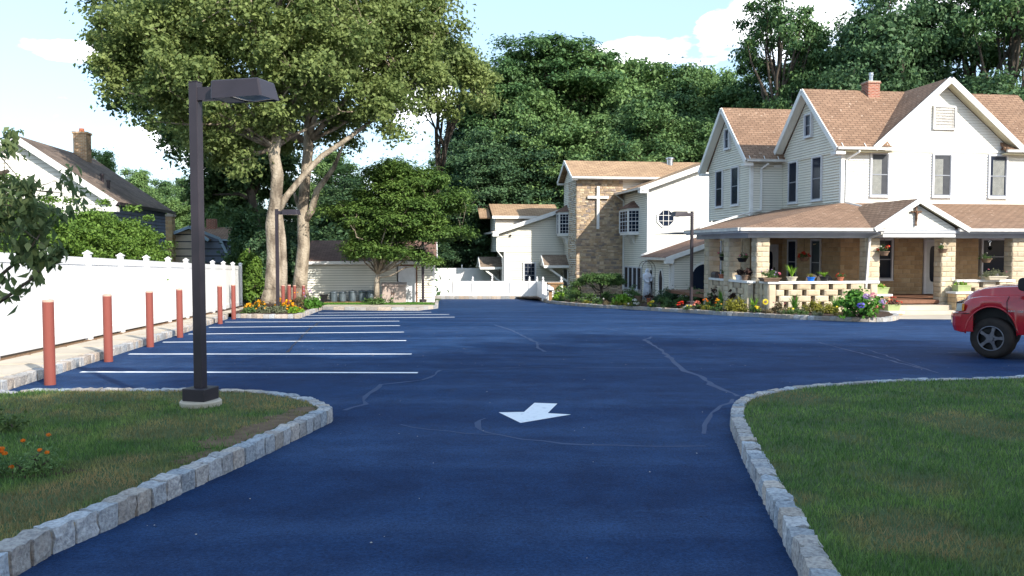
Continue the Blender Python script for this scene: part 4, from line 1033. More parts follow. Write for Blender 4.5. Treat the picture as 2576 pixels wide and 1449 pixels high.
def door(root, O, D, s0, s1, z0, z1, style):
    O, D = Vector(O), Vector(D); Z = Vector((0, 0, 1)); Nn = D.cross(Z)
    def sl(m, a0, b0, a1, b1, n0, n1): m.prism([O+D*a0+Z*b0+Nn*n0, O+D*a1+Z*b0+Nn*n0, O+D*a1+Z*b1+Nn*n0, O+D*a0+Z*b1+Nn*n0], Nn*(n1-n0))
    m = MB(); sl(m, s0, z0, s1, z1, .02, .06); d = m.build('door', M['door'], root)
    m = MB(); sl(m, s0-.12, z0, s0, z1+.1, -.02, .09); sl(m, s1, z0, s1+.12, z1+.1, -.02, .09); sl(m, s0, z1, s1, z1+.1, -.02, .09); m.build('frame', M['frame'], d)
    m = MB(); c = (s0+s1)/2; w2 = (s1-s0)*.27; zz0, zz1 = (z0+.55, z1-.2) if style else (z0+.8, z1-.25); P = []
    for k in range(24):
        t = 2*math.pi*k/24; cx = math.copysign(abs(math.cos(t))**.45, math.cos(t)); sy = math.copysign(abs(math.sin(t))**.45, math.sin(t))
        P.append(O+D*(c+w2*cx)+Z*((zz0+zz1)/2+(zz1-zz0)/2*sy)+Nn*.061)
    m.prism(P, Nn*.006); m.build('glass', M['glass'], d)
    m = MB(); sl(m, s1-.13, z0+.95, s1-.07, z0+1.12, .06, .10); m.build('handle', M['dark'], d)
door(house, (0, 0, 0), U, 4.22, 4.98, ZP, X(1.95), 1)
door(house, (WU, L1, 0), U, .6, 1.4, ZP, X(1.75), 0)
# floor and steps
m = MB(); m.box(-6.3, PV+.06, ZP-.14, UR, -.05, ZP); m.box(-6.3, -.05, ZP-.14, -.06, L1-.05, ZP); m.build('porch_floor', M['mat'], house)
m = MB(); ZS = X(gz(33.6)); s0 = -.62; s1 = 2.05
m.box(s0, PV-.78, ZS-.1, s1+.35, PV-.35, ZS+.17); m.box(s0+.04, PV-.42, ZS-.1, s1+.1, PV+.14, ZS+.36)
m.build('step', M['blockstone_plain'] if 'blockstone_plain' in M else M['concrete'], house, bevel=.012)
# beams and eave
m = MB(); m.box(-6.38, PV+.02, ZB, UR, PV+.42, ZB+.30); m.box(-6.38, PV+.42, ZB, -5.98, 1.2, ZB+.30)
m.build('porch_beam', M['greywood'], house)
m = MB(); m.box(-6.9, PE+.06, ZB+.31, UR+.5, -.02, ZB+.34); m.box(-6.9, 0, ZB+.31, -.05, L1-.05, ZB+.34); m.build('porch_ceiling', M['greywood'], house)
# porch roof: front slope and left slope meeting on a hip at the house corner
zt = X(3.70); bk = 1.0
pr = MB()
sl0 = (zt-ZG)/(-.02-PE); vh = PE+(-1.0-PL)/(-.02-PL)*(-.02-PE)
def fz_(v): return ZG+(v-PE)*sl0
slabroof(pr, [(PL, PE, ZG), (-1.0, PE, ZG), (-1.0, vh, fz_(vh))], .07)
slabroof(pr, [(-1.0, PV+.1, fz_(PV+.1)), (2.2, PV+.1, fz_(PV+.1)), (2.2, -.02, zt), (-.02, -.02, zt), (-1.0, vh, fz_(vh))], .07)
slabroof(pr, [(2.2, PE, ZG), (UR+.6, PE, ZG), (UR+.6, -.02, zt), (2.2, -.02, zt)], .07)
slabroof(pr, [(PL, bk, ZG), (PL, PE, ZG), (-.02, -.02, zt), (-.02, L1-.02, zt)], .07)
slabroof(pr, [(PL, bk, ZG), (-.02, L1-.02, zt), (WU, L1, X(3.35)), (WU-.1, L2, X(3.1)), (PL+1.2, bk+2.2, ZG+.05)], .05)
pr.build('porch_roof', M['shingle'], house)
gutter(house, (PL-.03, PE-.05, ZG-.055), (-.95, PE-.05, ZG-.055)); gutter(house, (2.2, PE-.05, ZG-.055), (UR, PE-.05, ZG-.055)); gutter(house, (PL-.05, bk, ZG-.055), (PL-.05, PE-.05, ZG-.055))
m = MB(); m.box(PL+.02, PE+.02, ZG-.19, UR, PE+.05, ZG-.07); m.box(PL, PE+.05, ZG-.19, PL+.03, bk, ZG-.07); m.build('fascia', M['greywood'], house)
# little gable over the steps
ga, gl, gr_, gza = .43, -1.45, 2.62, X(3.60)
gv = PE-.12
pg = MB(); slabroof(pg, [(gl, gv, ZG+.03), (ga, gv, gza), (ga, -1.2, gza), (gl, -1.2, ZG+.03)], .07)
slabroof(pg, [(ga, gv, gza), (gr_, gv, ZG+.03), (gr_, -1.2, ZG+.03), (ga, -1.2, gza)], .07); pg.build('porch_gable_roof', M['shingle'], house)
m = MB(); GWV = PE+.12; clap(m, (0, GWV, 0), U, [(-1.0, X(2.33)), (2.15, X(2.33)), (2.15, X(2.45)), (ga+.05, gza-.22), (ga-.1, gza-.22), (-1.0, X(2.45))], back=.1, lip=.016); m.build('porch_gable_wall', M['siding_sunlit'], house)
m = MB(); m.box(-.98, GWV-.05, X(2.08), 2.15, PV+.01, X(2.30)); m.box(-1.02, GWV-.09, X(2.28), 2.22, GWV-.05, X(2.34)); m.build('gable_beam', M['trim'], house)
for q in (gl, gr_):
    m = MB(); m.bar((q+(.0), gv-.03, ZG-.07), (ga, gv-.03, gza-.08), .05, .19); m.build('rake_board', M['trim'], house)
    m = MB(); m.prism([(q, gv, ZG-.12), (ga, gv, gza-.15), (ga, GWV, gza-.15), (q, GWV, ZG-.12)], (0, 0, .04)); m.build('soffit', M['soffit'], house)
# pillars
for (a, b) in ((-6.02, -5.50), (-1.40, -.82), (1.90, 2.52), (5.08, 5.66)):
    m = MB(); pillar(m, a, PV, b, PV+.46, ZP-.5, ZB, rg); m.build('pillar', [M['blockstone'], M['mortar']], house)
for v_ in (-2.62, -.42):
    m = MB(); pillar(m, -6.42, v_, -5.92, v_+.5, ZP-.5, ZB, rg); m.build('pillar', [M['blockstone'], M['mortar']], house)
# pierced parapets with white copings
def parapet(O, D, ln, zc, rows=4, thick=.22):
    O, D = Vector(O), Vector(D); Z = Vector((0, 0, 1)); Nn = D.cross(Z); m = MB(); h = .235; zt_ = zc-.09
    def blk(s, e, z, zz):
        mm = MB(); V = []
        blocks(m, O+Z*0, D, s, e, z, zz, zz-z, e-s, e-s, rg, .04, .006, regular=True, tones=ROCKT, back=thick)
    blk(0, .28, zt_-rows*h, zt_); blk(ln-.28, ln, zt_-rows*h, zt_)
    for r in range(rows):
        zz = zt_-r*h; s = .28+(.14 if r % 2 == 0 else -.22)
        while s < ln-.3:
            a, b = max(s, .29), min(s+.56, ln-.29)
            if b-a > .12 and not (r == rows-1): blk(a, b, zz-h, zz)
            s += .74
    blk(0.28, ln-.28, zt_-rows*h, zt_-(rows-1)*h)
    m.build('parapet', [M['blockstone'], M['mortar']], house)
    m = MB(); m.prism([O+D*-.06+Z*(zc-.09)+Nn*.07, O+D*(ln+.06)+Z*(zc-.09)+Nn*.07, O+D*(ln+.06)+Z*zc+Nn*.07, O+D*-.06+Z*zc+Nn*.07], -Nn*(thick+.14)); m.build('coping', M['trim'], house)
ZC = X(.36)
parapet((-5.85, PV-.75, 0), U, 4.5, ZC, 5)
parapet((-5.85, PV+.1, 0), (0, -1, 0), .84, ZC, 5)
parapet((2.55, PV-.1, 0), U, 2.5, ZC, 4); parapet((5.7, PV-.1, 0), U, 4.5, ZC, 4)
parapet((-6.35, -2.62, 0), DL, 1.75, ZC, 5); parapet((-6.35, -.42, 0), DL, 1.7, ZC, 5)
# planter piers on both sides of the steps
for (a, b, c, d_, z_) in ((-1.30, -.72, PV-.62, PV-.10, X(-.17)), (-1.12, -.60, PV-1.25, PV-.66, X(-.80)), (2.12, 2.95, PV-.66, PV-.14, X(-.10)), (2.50, 3.1, PV-1.25, PV-.70, X(-.62))):
    m = MB(); pillar(m, a, c, b, d_, ZS-.15, z_-.08, rg, wt); pi = m.build('planter_pier', [M['blockstone'], M['mortar']], house)
    m = MB(); m.box(a-.07, c-.07, z_-.08, b+.07, d_+.05, z_); m.build('coping', M['trim'], pi)
downspout(house, [(-1.1, PE-.02, ZG-.1), (-1.1, PE-.02, ZG-.2), (-1.30, PV-.08, ZB+.0), (-1.45, PV-.10, X(-.2)), (-1.75, PV-.85, X(-.45))], .045, 'gutter')
# dark wooden crucifix on the porch gable
m = MB(); c = (.40, GWV-.05, X(2.98)); m.box(c[0]-.035, c[1]-.05, c[2]-.42, c[0]+.035, c[1], c[2]+.28); m.box(c[0]-.19, c[1]-.051, c[2]+.07, c[0]+.19, c[1]-.001, c[2]+.14)
for (dx, dz) in ((-.19, .105), (.19, .105), (0, .28), (0, -.42)): m.lathe([(.001, -.05), (.05, -.02), (.05, .02), (.001, .05)], (c[0]+dx, c[1]-.03, c[2]+dz), 8)
cr = m.build('crucifix', M['crosswood'] if 'crosswood' in M else M['brownpot'], None); cr.location = house.location; cr.rotation_euler = house.rotation_euler
tag(cr, 'small dark brown crucifix fixed to the little white porch gable over the steps', 'crucifix')
m = MB(); m.tube([(c[0]-.13, c[1]-.075, c[2]+.13), (c[0], c[1]-.08, c[2]+.05), (c[0]+.13, c[1]-.075, c[2]+.13)], [.012, .022, .012], 6); m.tube([(c[0], c[1]-.08, c[2]+.14), (c[0], c[1]-.085, c[2]+.02), (c[0]+.01, c[1]-.08, c[2]-.26)], [.028, .034, .016], 8); m.build('figure', M['mat'], cr)

# ================================================================== the chapel
CH = Frame(8.1, 50, 8.2); CG = -1.5; KC = 1.15     # drawn at 50 m, stands 1.15 times larger and farther
chapel = thing('chapel', 'cream sided chapel with tan shingled roofs joined to the back of the big house', 'chapel', (8.1*KC, 50*KC, 1.6+(CG-1.6)*KC), R(8.2)); chapel.scale = (KC,)*3
def Y(z): return z-CG
# B: the wing nearest the house
m = MB(); clap(m, (0, 0, 0), U, [(.11, 0), (6.0, 0), (6.0, Y(7.3)), (.11, Y(5.25))]); m.build('front_wall', M['siding_sunlit'], chapel)
m = MB(); clap(m, (0, 5.2, 0), DL, [(0, 0), (5.1, 0), (5.1, Y(5.15)), (0, Y(5.15))]); m.build('side_wall', M['siding'], chapel)
m = MB(); m.box(-.035, -.035, 0, .11, .11, Y(5.2)); m.build('corner_board', M['trim'], chapel)
k = .36
def rb(u): return Y(5.28)+(u+.55)*k
m = MB(); slabroof(m, [(-.55, -.45, rb(-.55)), (5.2, -.45, rb(5.2)), (5.2, 9, rb(5.2)), (-.55, 9, rb(-.55))], .10)
slabroof(m, [(5.2, -.45, rb(5.2)), (10, -.45, rb(.4)), (10, 9, rb(.4)), (5.2, 9, rb(5.2))], .10); m.build('roof', M['shingle_tan'], chapel)
m = MB(); m.bar((-.58, -.475, rb(-.58)-.14), (5.2, -.475, rb(5.2)-.14), .05, .30); m.box(-.62, -.50, rb(-.55)-.36, -.12, -.02, rb(-.55)-.16); m.build('rake_board', M['trim'], chapel)
gutter(chapel, (-.62, -.4, rb(-.55)-.09), (-.62, 5.1, rb(-.55)-.09), mat='gutter')
downspout(chapel, [(-.6, 4.95, rb(-.55)-.15), (-.08, 4.98, rb(-.55)-.5), (-.08, 4.98, .4)], .045)
# octagonal window
def octwin(root, O, D, c, z, r, ry=None, bars=True, name='octagonal_window'):
    O, D = Vector(O), Vector(D); Z = Vector((0, 0, 1)); Nn = D.cross(Z); ry = ry or r
    def ring(rr, q, n): return [O+D*(c+rr*math.cos(R(22.5+45*k)))+Z*(z+q*math.sin(R(22.5+45*k)))+Nn*n for k in range(8)]
    g = MB(); g.prism(ring(r, ry, .05), Nn*.006); w_ = g.build(name, M['glass'], root)
    m = MB(); A, B = ring(r+.11, ry+.11, .09), ring(r, ry, .09); C_ = ring(r+.11, ry+.11, -.01); D_ = ring(r, ry, .02)
    for i in range(8):
        j = (i+1) % 8; m.face([A[i], A[j], B[j], B[i]]); m.face([A[j], A[i], C_[i], C_[j]]); m.face([B[i], B[j], D_[j], D_[i]])
    m.build('frame', M['trim'], w_)
    if bars:
        m = MB()
        for t in (-.33, .33):
            h = ry*.88
            m.prism([O+D*(c+t*r-.014)+Z*(z-h)+Nn*.057, O+D*(c+t*r+.014)+Z*(z-h)+Nn*.057, O+D*(c+t*r+.014)+Z*(z+h)+Nn*.057, O+D*(c+t*r-.014)+Z*(z+h)+Nn*.057], Nn*.012)
            m.prism([O+D*(c-r*.88)+Z*(z+t*ry-.014)+Nn*.057, O+D*(c+r*.88)+Z*(z+t*ry-.014)+Nn*.057, O+D*(c+r*.88)+Z*(z+t*ry+.014)+Nn*.057, O+D*(c-r*.88)+Z*(z+t*ry+.014)+Nn*.057], Nn*.0125)
        m.build('sash', M['trim'], w_)
octwin(chapel, (0, 0, 0), U, 1.12, Y(3.46), .50)
# bay windows
def bay(root, c, z0, z1, dpt, wd, u):
    """three-sided bay on a left wall at u, centred on v=c"""
    m = MB(); a, b = c-wd/2, c+wd/2; ia, ib = c-wd/2+dpt*.6, c+wd/2-dpt*.6; uu = u-dpt
    P = [(u, a), (uu, ia), (uu, ib), (u, b)]
    m.prism([(x, y, z0-.12) for x, y in P], (0, 0, .12)); by = m.build('bay_window', M['trim'], root); m = MB(); m.prism([(x, y, z1) for x, y in P], (0, 0, .1)); m.build('head_board', M['trim'], by)
    m = MB()
    for x, y in P: m.box(x-.05, y-.05, z0, x+.05, y+.05, z1)
    m.build('frame', M['trim'], by)
    g = MB(); s = MB()
    for (p, q) in ((P[1], P[0]), (P[2], P[1]), (P[3], P[2])):
        p, q = Vector((*p, 0)), Vector((*q, 0)); d = (q-p).normalized(); n = d.cross(Vector((0, 0, 1))); L_ = (q-p).length
        g.prism([p+d*.05+Vector((0, 0, z0)), q-d*.05+Vector((0, 0, z0)), q-d*.05+Vector((0, 0, z1)), p+d*.05+Vector((0, 0, z1))], -n*.01)
        for i in (1, 2): x = p+d*(L_*i/3); s.bar(x+n*.008+Vector((0, 0, z0)), x+n*.008+Vector((0, 0, z1)), .02, .02, up=(0, 1, 0))
        for i in range(1, 6): z_ = z0+(z1-z0)*i/6; s.bar(p+n*.008+Vector((0, 0, z_)), q+n*.008+Vector((0, 0, z_)), .02, .05 if i == 3 else .02)
        s.bar(p+n*.004+Vector((0, 0, z0+.04)), q+n*.004+Vector((0, 0, z0+.04)), .03, .08); s.bar(p+n*.004+Vector((0, 0, z1-.04)), q+n*.004+Vector((0, 0, z1-.04)), .03, .08)
    g.build('glass', M['glass'], by); s.build('sash', M['frame'], by)
    m = MB(); ap = (u, c, z1+.62); Q = [(u, a-.12, z1+.1), (uu-.14, ia-.06, z1+.1), (uu-.14, ib+.06, z1+.1), (u, b+.12, z1+.1)]
    ap2 = (u, c-.12, z1+.62); ap3 = (u, c+.12, z1+.62)
    m.mesh(Q+[ap2, ap3], [(0, 1, 4), (1, 2, 5, 4), (2, 3, 5), (3, 2, 1, 0)]); m.build('bay_roof', M['shingle_dark'], by)
    m = MB()
    for y in (c-.35, c+.35):
        m.prism([(u, y-.06, z0-.12), (u-.45, y-.06, z0-.12), (u-.42, y-.06, z0-.24), (u-.22, y-.06, z0-.32), (u-.12, y-.06, z0-.62), (u, y-.06, z0-.72)], (0, .12, 0))
    m.build('bracket', M['trim'], by)
bay(chapel, 2.95, Y(2.62), Y(4.05), .62, 2.6, 0)
# ground floor windows on the side wall
for i in range(4): window(chapel, (0, 5.2, 0), DL, .55+i*.95, Y(-.9), 1.35+i*.95, Y(.45), meet=False, sill=False, fw=.06)
# D: low front room
m = MB(); clap(m, (0, 0, 0), DL, [(0, 0), (4.4, 0), (4.4, Y(1.18)), (0, Y(1.18))]); m.build('low_side_wall', M['siding'], chapel)
m = MB(); clap(m, (0, -4.5, 0), U, [(.11, 0), (3.0, 0), (3.0, Y(2.15)), (.11, Y(1.22))]); m.build('low_front_wall', M['siding'], chapel)
m = MB(); m.box(-.035, -4.535, 0, .11, -4.39, Y(1.2)); m.build('corner_board', M['trim'], chapel)
m = MB(); slabroof(m, [(-.4, -4.85, Y(1.17)), (3.2, -4.85, Y(2.36)), (3.2, .0, Y(2.36)), (-.4, 0, Y(1.17))], .08); m.build('low_roof', M['shingle_dark'], chapel)
m = MB(); m.bar((-.45, -4.88, Y(1.05)), (3.2, -4.88, Y(2.26)), .05, .24); m.box(-.48, -4.9, Y(.82), -.05, -4.52, Y(1.06)); m.build('rake_board', M['trim'], chapel)
m = MB(); m.bar((-.4, -.03, Y(1.24)), (3.2, -.03, Y(2.43)), .06, .10); m.build('flashing', M['trim'], chapel)
gutter(chapel, (-.46, -4.8, Y(1.06)), (-.46, .2, Y(1.06))); downspout(chapel, [(-.45, -4.6, Y(1.0)), (-.09, -4.35, Y(.75)), (-.09, -4.35, .1)], .04)
octwin(chapel, (0, 0, 0), DL, .95, Y(-.35), .36, .8, False, 'oval_window'); octwin(chapel, (0, 0, 0), DL, 2.75, Y(-.35), .36, .8, False, 'oval_window')
# arch window
m = MB(); c, r_, zc = 1.80, .68, Y(.10); z0 = Y(-1.0)
O = Vector((0, -4.5, 0))
def arch(r, z0): return [(c-r, z0)]+[(c-r*math.cos(math.pi*k/16), zc+r*math.sin(math.pi*k/16)) for k in range(17)]+[(c+r, z0)]
m.prism([(x, -4.55, z) for x, z in arch(r_, z0)], (0, -.006, 0)); aw = m.build('arched_window', M['glass'], chapel)
m = MB(); A, B = arch(r_+.13, z0), arch(r_, z0)
for i in range(len(A)-1):
    m.face([(A[i][0], -4.58, A[i][1]), (A[i+1][0], -4.58, A[i+1][1]), (B[i+1][0], -4.58, B[i+1][1]), (B[i][0], -4.58, B[i][1])])
    m.face([(A[i][0], -4.58, A[i][1]), (A[i+1][0], -4.58, A[i+1][1]), (A[i+1][0], -4.5, A[i+1][1]), (A[i][0], -4.5, A[i][1])])
    m.face([(B[i][0], -4.58, B[i][1]), (B[i+1][0], -4.58, B[i+1][1]), (B[i+1][0], -4.5, B[i+1][1]), (B[i][0], -4.5, B[i][1])])
m.build('frame', M['trim'], aw)
# C: the tall block with the stone tower
UC = -3.2
m = MB(); clap(m, (UC, 9.0, 0), DL, [(0, 0), (3.85, 0), (3.85, Y(6.1)), (0, Y(6.1))]); m.build('block_side_wall', M['siding'], chapel)
m = MB(); clap(m, (UC-.03, 9.0, 0), DL, [(0, Y(6.1)), (3.9, Y(6.1)), (2.2, Y(7.3)), (1.9, Y(7.3))], back=.08); m.build('block_gable_wall', M['siding'], chapel)
m = MB(); clap(m, (-.1, 5.3, 0), U, [(0, Y(4.5)), (3.2, Y(4.5)), (3.2, Y(6.15)), (0, Y(6.15))]); m.build('block_front_wall', M['siding_sunlit'], chapel)
m = MB(); blocks(m, (UC, 5.1, 0), U, 0, 3.1, 0, Y(6.12), (.09, .12, .15, .19), .15, .42, rg, .035, tones=LEDGE, tvar=.14, back=.3)
blocks(m, (UC, 7.5, 0), DL, 0, 2.4, 0, Y(6.12), (.09, .12, .15, .19), .15, .38, rg, .035, tones=LEDGE, tvar=.18, back=.02)
m.build('stone_tower', [M['fieldstone'], M['mortar']], chapel)
VA = 6.9; zr, ze = Y(7.55), Y(6.28); va, vb = 4.55, 9.25
m = MB(); slabroof(m, [(UC-.42, va, ze), (6.5, va, ze), (6.5, VA, zr), (UC-.42, VA, zr)], .09); slabroof(m, [(UC-.42, VA, zr), (6.5, VA, zr), (6.5, vb, ze), (UC-.42, vb, ze)], .09)
m.build('block_roof', M['shingle_tan'], chapel)
m = MB(); m.bar((UC-.45, va, ze-.1), (UC-.45, VA, zr-.1), .05, .22); m.bar((UC-.45, vb, ze-.1), (UC-.45, VA, zr-.1), .05, .22)
m.box(UC-.45, va+.02, ze-.22, UC-.02, va+.3, ze-.10); m.box(UC-.45, vb-.3, ze-.22, UC-.02, vb-.02, ze-.10); m.build('rake_board', M['trim'], chapel)
gutter(chapel, (UC-.45, va-.06, ze-.06), (2.3, va-.06, ze-.06), mat='trim')
m = MB(); m.box(UC-.4, va+.01, ze-.16, 3.2, 5.3, ze-.12); m.build('soffit', M['trim'], chapel)
bay(chapel, 8.15, Y(2.62), Y(4.05), .60, 1.5, UC)
m = MB(); m.lathe([(.24, -.4), (.24, .12), (.32, .14), (.32, .22), (.25, .26), (.12, .30), (.001, .31)], (3.6, 6.6, zr), 16); m.build('roof_vent', M['chrome'], chapel)
# A: the far left wing
VF = 9.1; UA = -7.85
m = MB(); clap(m, (0, VF, 0), U, [(-7.40, 0), (UC, 0), (UC, Y(1.42)), (-7.40, Y(1.42))]); clap(m, (0, VF, 0), U, [(UA, Y(1.42)), (UC, Y(1.42)), (UC, Y(4.3)), (UA, Y(2.78))]); m.build('left_front_wall', M['siding'], chapel)
m = MB(); clap(m, (UA, 13.2, 0), DL, [(0, Y(1.42)), (4.1, Y(1.42)), (4.1, Y(2.75)), (0, Y(2.75))]); clap(m, (-7.40, 13.2, 0), DL, [(0, 0), (4.1, 0), (4.1, Y(1.42)), (0, Y(1.42))]); m.build('left_side_wall', M['siding'], chapel)
m = MB(); m.box(-7.44, VF-.035, 0, -7.29, VF+.1, Y(1.42)); m.box(UA-.03, VF-.03, Y(1.42), UA+.08, VF+.05, Y(2.75)); m.build('corner_board', M['trim'], chapel)
def ra(u): return Y(2.82)+(u+8.2)*.332
m = MB(); slabroof(m, [(-8.2, VF-.4, ra(-8.2)), (UC-.02, VF-.4, ra(UC)), (UC-.02, 14, ra(UC)), (-8.2, 14, ra(-8.2))], .09); m.build('left_roof', M['shingle_tan'], chapel)
m = MB(); m.bar((-8.25, VF-.43, ra(-8.25)-.13), (UC-.03, VF-.43, ra(UC)-.13), .05, .27); m.box(-8.28, VF-.45, ra(-8.2)-.34, -7.86, VF-.05, ra(-8.2)-.16); m.build('rake_board', M['trim'], chapel)
gutter(chapel, (-8.27, VF-.35, ra(-8.2)-.08), (-8.27, 14, ra(-8.2)-.08)); downspout(chapel, [(-8.2, VF-.2, ra(-8.2)-.12), (-7.93, VF-.02, ra(-8.2)-.4), (-7.93, VF-.02, Y(1.5)), (-7.50, VF+.15, Y(1.0)), (-7.50, VF+.15, 0)], .04)
# upper box of wing A
m = MB(); clap(m, (0, 10.6, 0), U, [(-7.85, Y(2.7)), (UC, Y(2.7)), (UC, Y(3.86)), (-7.85, Y(3.86))]); clap(m, (-7.85, 13.4, 0), DL, [(0, Y(2.7)), (2.8, Y(2.7)), (2.8, Y(3.86)), (0, Y(3.86))]); m.build('dormer_wall', M['siding_sunlit'], chapel)
m = MB(); slabroof(m, [(-8.1, 10.25, Y(3.98)), (UC, 10.25, Y(3.98)), (UC, 12.4, Y(4.9)), (-8.1, 12.4, Y(4.9))], .08); slabroof(m, [(-8.1, 12.4, Y(4.9)), (UC, 12.4, Y(4.9)), (UC, 14.4, Y(3.98)), (-8.1, 14.4, Y(3.98))], .08)
slabroof(m, [(-8.9, 11.2, Y(3.86)), (-8.1, 11.2, Y(3.86)), (-8.1, 12.6, Y(4.6)), (-8.9, 12.6, Y(4.6))], .08)
m.build('dormer_roof', M['shingle_tan'], chapel)
m = MB(); m.bar((-8.12, 10.2, Y(3.86)), (UC, 10.2, Y(3.86)), .06, .2); m.build('fascia', M['trim'], chapel)
window(chapel, (0, VF, 0), U, -6.02, Y(-1.05), -5.27, Y(.62), bars=(3, 6), fw=.09)
m = MB(); m.lathe([(.001, -.07), (.07, -.05), (.09, 0), (.07, .05), (.001, .07)], (-7.0, VF-.1, Y(2.55)), 10); m.build('flood_light', M['dark'], chapel)
# door porticos carried on braces
def portico(u, c, z, dpt, wd, wall_u, scr=True):
    """gabled hood standing out from a left wall at wall_u: ridge runs away from the wall"""
    a, b = c-wd/2, c+wd/2; ue = wall_u-dpt; zr_ = z+wd*.42
    m = MB(); slabroof(m, [(ue, a-.12, z), (wall_u, a-.12, z), (wall_u, c, zr_), (ue, c, zr_)], .07); slabroof(m, [(ue, c, zr_), (wall_u, c, zr_), (wall_u, b+.12, z), (ue, b+.12, z)], .07)
    h = m.build('portico', M['shingle_grey'], chapel)
    m = MB(); m.bar((ue, a-.15, z-.08), (wall_u, a-.15, z-.08), .05, .17); m.bar((ue-.02, a-.15, z-.08), (ue-.02, c, zr_-.08), .05, .17); m.bar((ue-.02, b+.15, z-.08), (ue-.02, c, zr_-.08), .05, .17)
    m.prism([(ue+.02, a, z-.05), (ue+.02, b, z-.05), (ue+.02, c, zr_-.1)], (.05, 0, 0)); m.build('fascia', M['trim'], h)
    for y in (a+.05, b-.05):
        m = MB(); m.bar((ue+.25, y, z-.10), (wall_u-.02, y, z-1.15), .10, .13); m.bar((wall_u-.05, y, z-.1), (wall_u-.05, y, z-1.3), .1, .1, up=(0, 1, 0)); m.bar((ue+.1, y, z-.12), (wall_u, y, z-.12), .1, .1); m.build('brace', M['trim'], h)
    # scrollwork panels between brace and wall
    m = MB(); y = a+.05; rr_ = random.Random(2)
    for k in range(9):
        cx = wall_u-.22-.11*(k % 4)*.9; cz = z-.32-.12*(k//3)-.05*(k % 2)
        if cz < z-1.15+(wall_u-cx)*0+.1: continue
        pts = [(cx+(.02+.055*t/10)*math.cos(t*.55+k), y, cz+(.02+.055*t/10)*math.sin(t*.55+k)) for t in range(12)]; m.tube(pts, .009, 5)
    m.build('scrollwork', M['iron'], h)
portico(0, 8.25, Y(.50), 1.75, 1.7, UC); portico(0, 11.0, Y(.35), 1.6, 1.7, -7.40)
m = MB(); m.box(UC-.06, 7.75, 0, UC-.01, 8.75, Y(.2)); m.build('side_door', M['glass'], chapel)
m = MB(); m.box(-7.48, 10.2, 0, -7.42, 11.6, Y(.1)); m.build('side_door', M['glass'], chapel)
# the white cross on the tower
m = MB(); cu, zc = -1.80, 5.0
m.box(cu-.085, 4.90, Y(2.92), cu+.085, 5.03, Y(5.70)); m.box(cu-.70, 4.895, Y(4.90), cu+.70, 5.025, Y(5.07))
x = m.build('cross', M['trim'], None); x.location = chapel.location; x.rotation_euler = chapel.rotation_euler; x.scale = (KC,)*3
tag(x, 'tall plain white cross mounted on the stone tower', 'cross')

# ================================================================== garage and what stands at it
GF = Frame(-10.42, 42.2, 5.5); GB = -1.12
gar = thing('garage', 'low garage with cream siding and a dark brown roof behind the small tree', 'garage', (-10.42, 42.2, GB), R(5.5))
GWd = 6.45; zt_ = 2.08
m = MB(); clap(m, (0, 0, 0), U, [(.1, 0), (4.55, 0), (4.55, zt_), (.1, zt_)]); clap(m, (0, 0, 0), U, [(5.6, 0), (GWd-.08, 0), (GWd-.08, zt_), (5.6, zt_)]); clap(m, (0, 0, 0), U, [(4.55, 1.92), (5.6, 1.92), (5.6, zt_), (4.55, zt_)], expo=.08); m.build('front_wall', M['siding'], gar)
m = MB(); clap(m, (GWd, 0, 0), (0, 1, 0), [(0, 0), (6, 0), (6, zt_), (3, 3.1), (0, zt_)]); m.build('side_wall', M['siding'], gar)
m = MB(); clap(m, (0, 6, 0), DL, [(0, 0), (5.95, 0), (5.95, zt_), (3, 3.1), (0, zt_)]); m.build('side_wall', M['siding'], gar)
m = MB(); m.box(0, 5.9, 0, GWd, 6, zt_); m.build('rear_wall', M['siding'], gar)
m = MB(); m.box(-.02, -.03, 0, .1, .08, zt_); m.box(GWd-.08, -.03, 0, GWd+.02, .08, zt_); m.build('corner_board', M['trim'], gar)
m = MB(); slabroof(m, [(-.15, -.3, zt_+.0), (GWd+.15, -.3, zt_+.0), (GWd+.15, 3, 3.2), (-.15, 3, 3.2)], .08); slabroof(m, [(-.15, 3, 3.2), (GWd+.15, 3, 3.2), (GWd+.15, 6.3, zt_), (-.15, 6.3, zt_)], .08); m.build('roof', M['shingle_dark'], gar)
m = MB(); m.bar((-.17, -.33, zt_-.04), (GWd+.17, -.33, zt_-.04), .05, .15); m.bar((GWd+.17, -.3, zt_-.04), (GWd+.17, 3, 3.12), .05, .14); m.build('fascia', M['trim'], gar)
m = MB(); m.box(4.62, -.01, .02, 5.52, .04, 1.86); d = m.build('door', M['white'], gar)
m = MB(); m.box(5.53, -.04, 0, 5.60, .02, 1.93); m.box(4.55, -.04, 1.86, 5.53, .02, 1.93); m.build('frame', M['mat'], d)
m = MB(); m.lathe([(.03, 0), (.03, .05), (.001, .06)], (4.72, -.02, .95), 8); m.build('handle', M['chrome'], d)
def gl(px, off):  # point in front of the garage wall
    u, _ = GF.hf(px, 740, -off); return GF.wld(u, -off, GB)
can = None
labs = ['galvanised trash can at the left end of the row by the garage wall', 'dented galvanised trash can, second from the left by the garage wall', 'shiny galvanised trash can in the middle of the row by the garage wall', 'galvanised trash can second from the small tree trunk', 'galvanised trash can with a bright patch, right beside the small tree trunk']
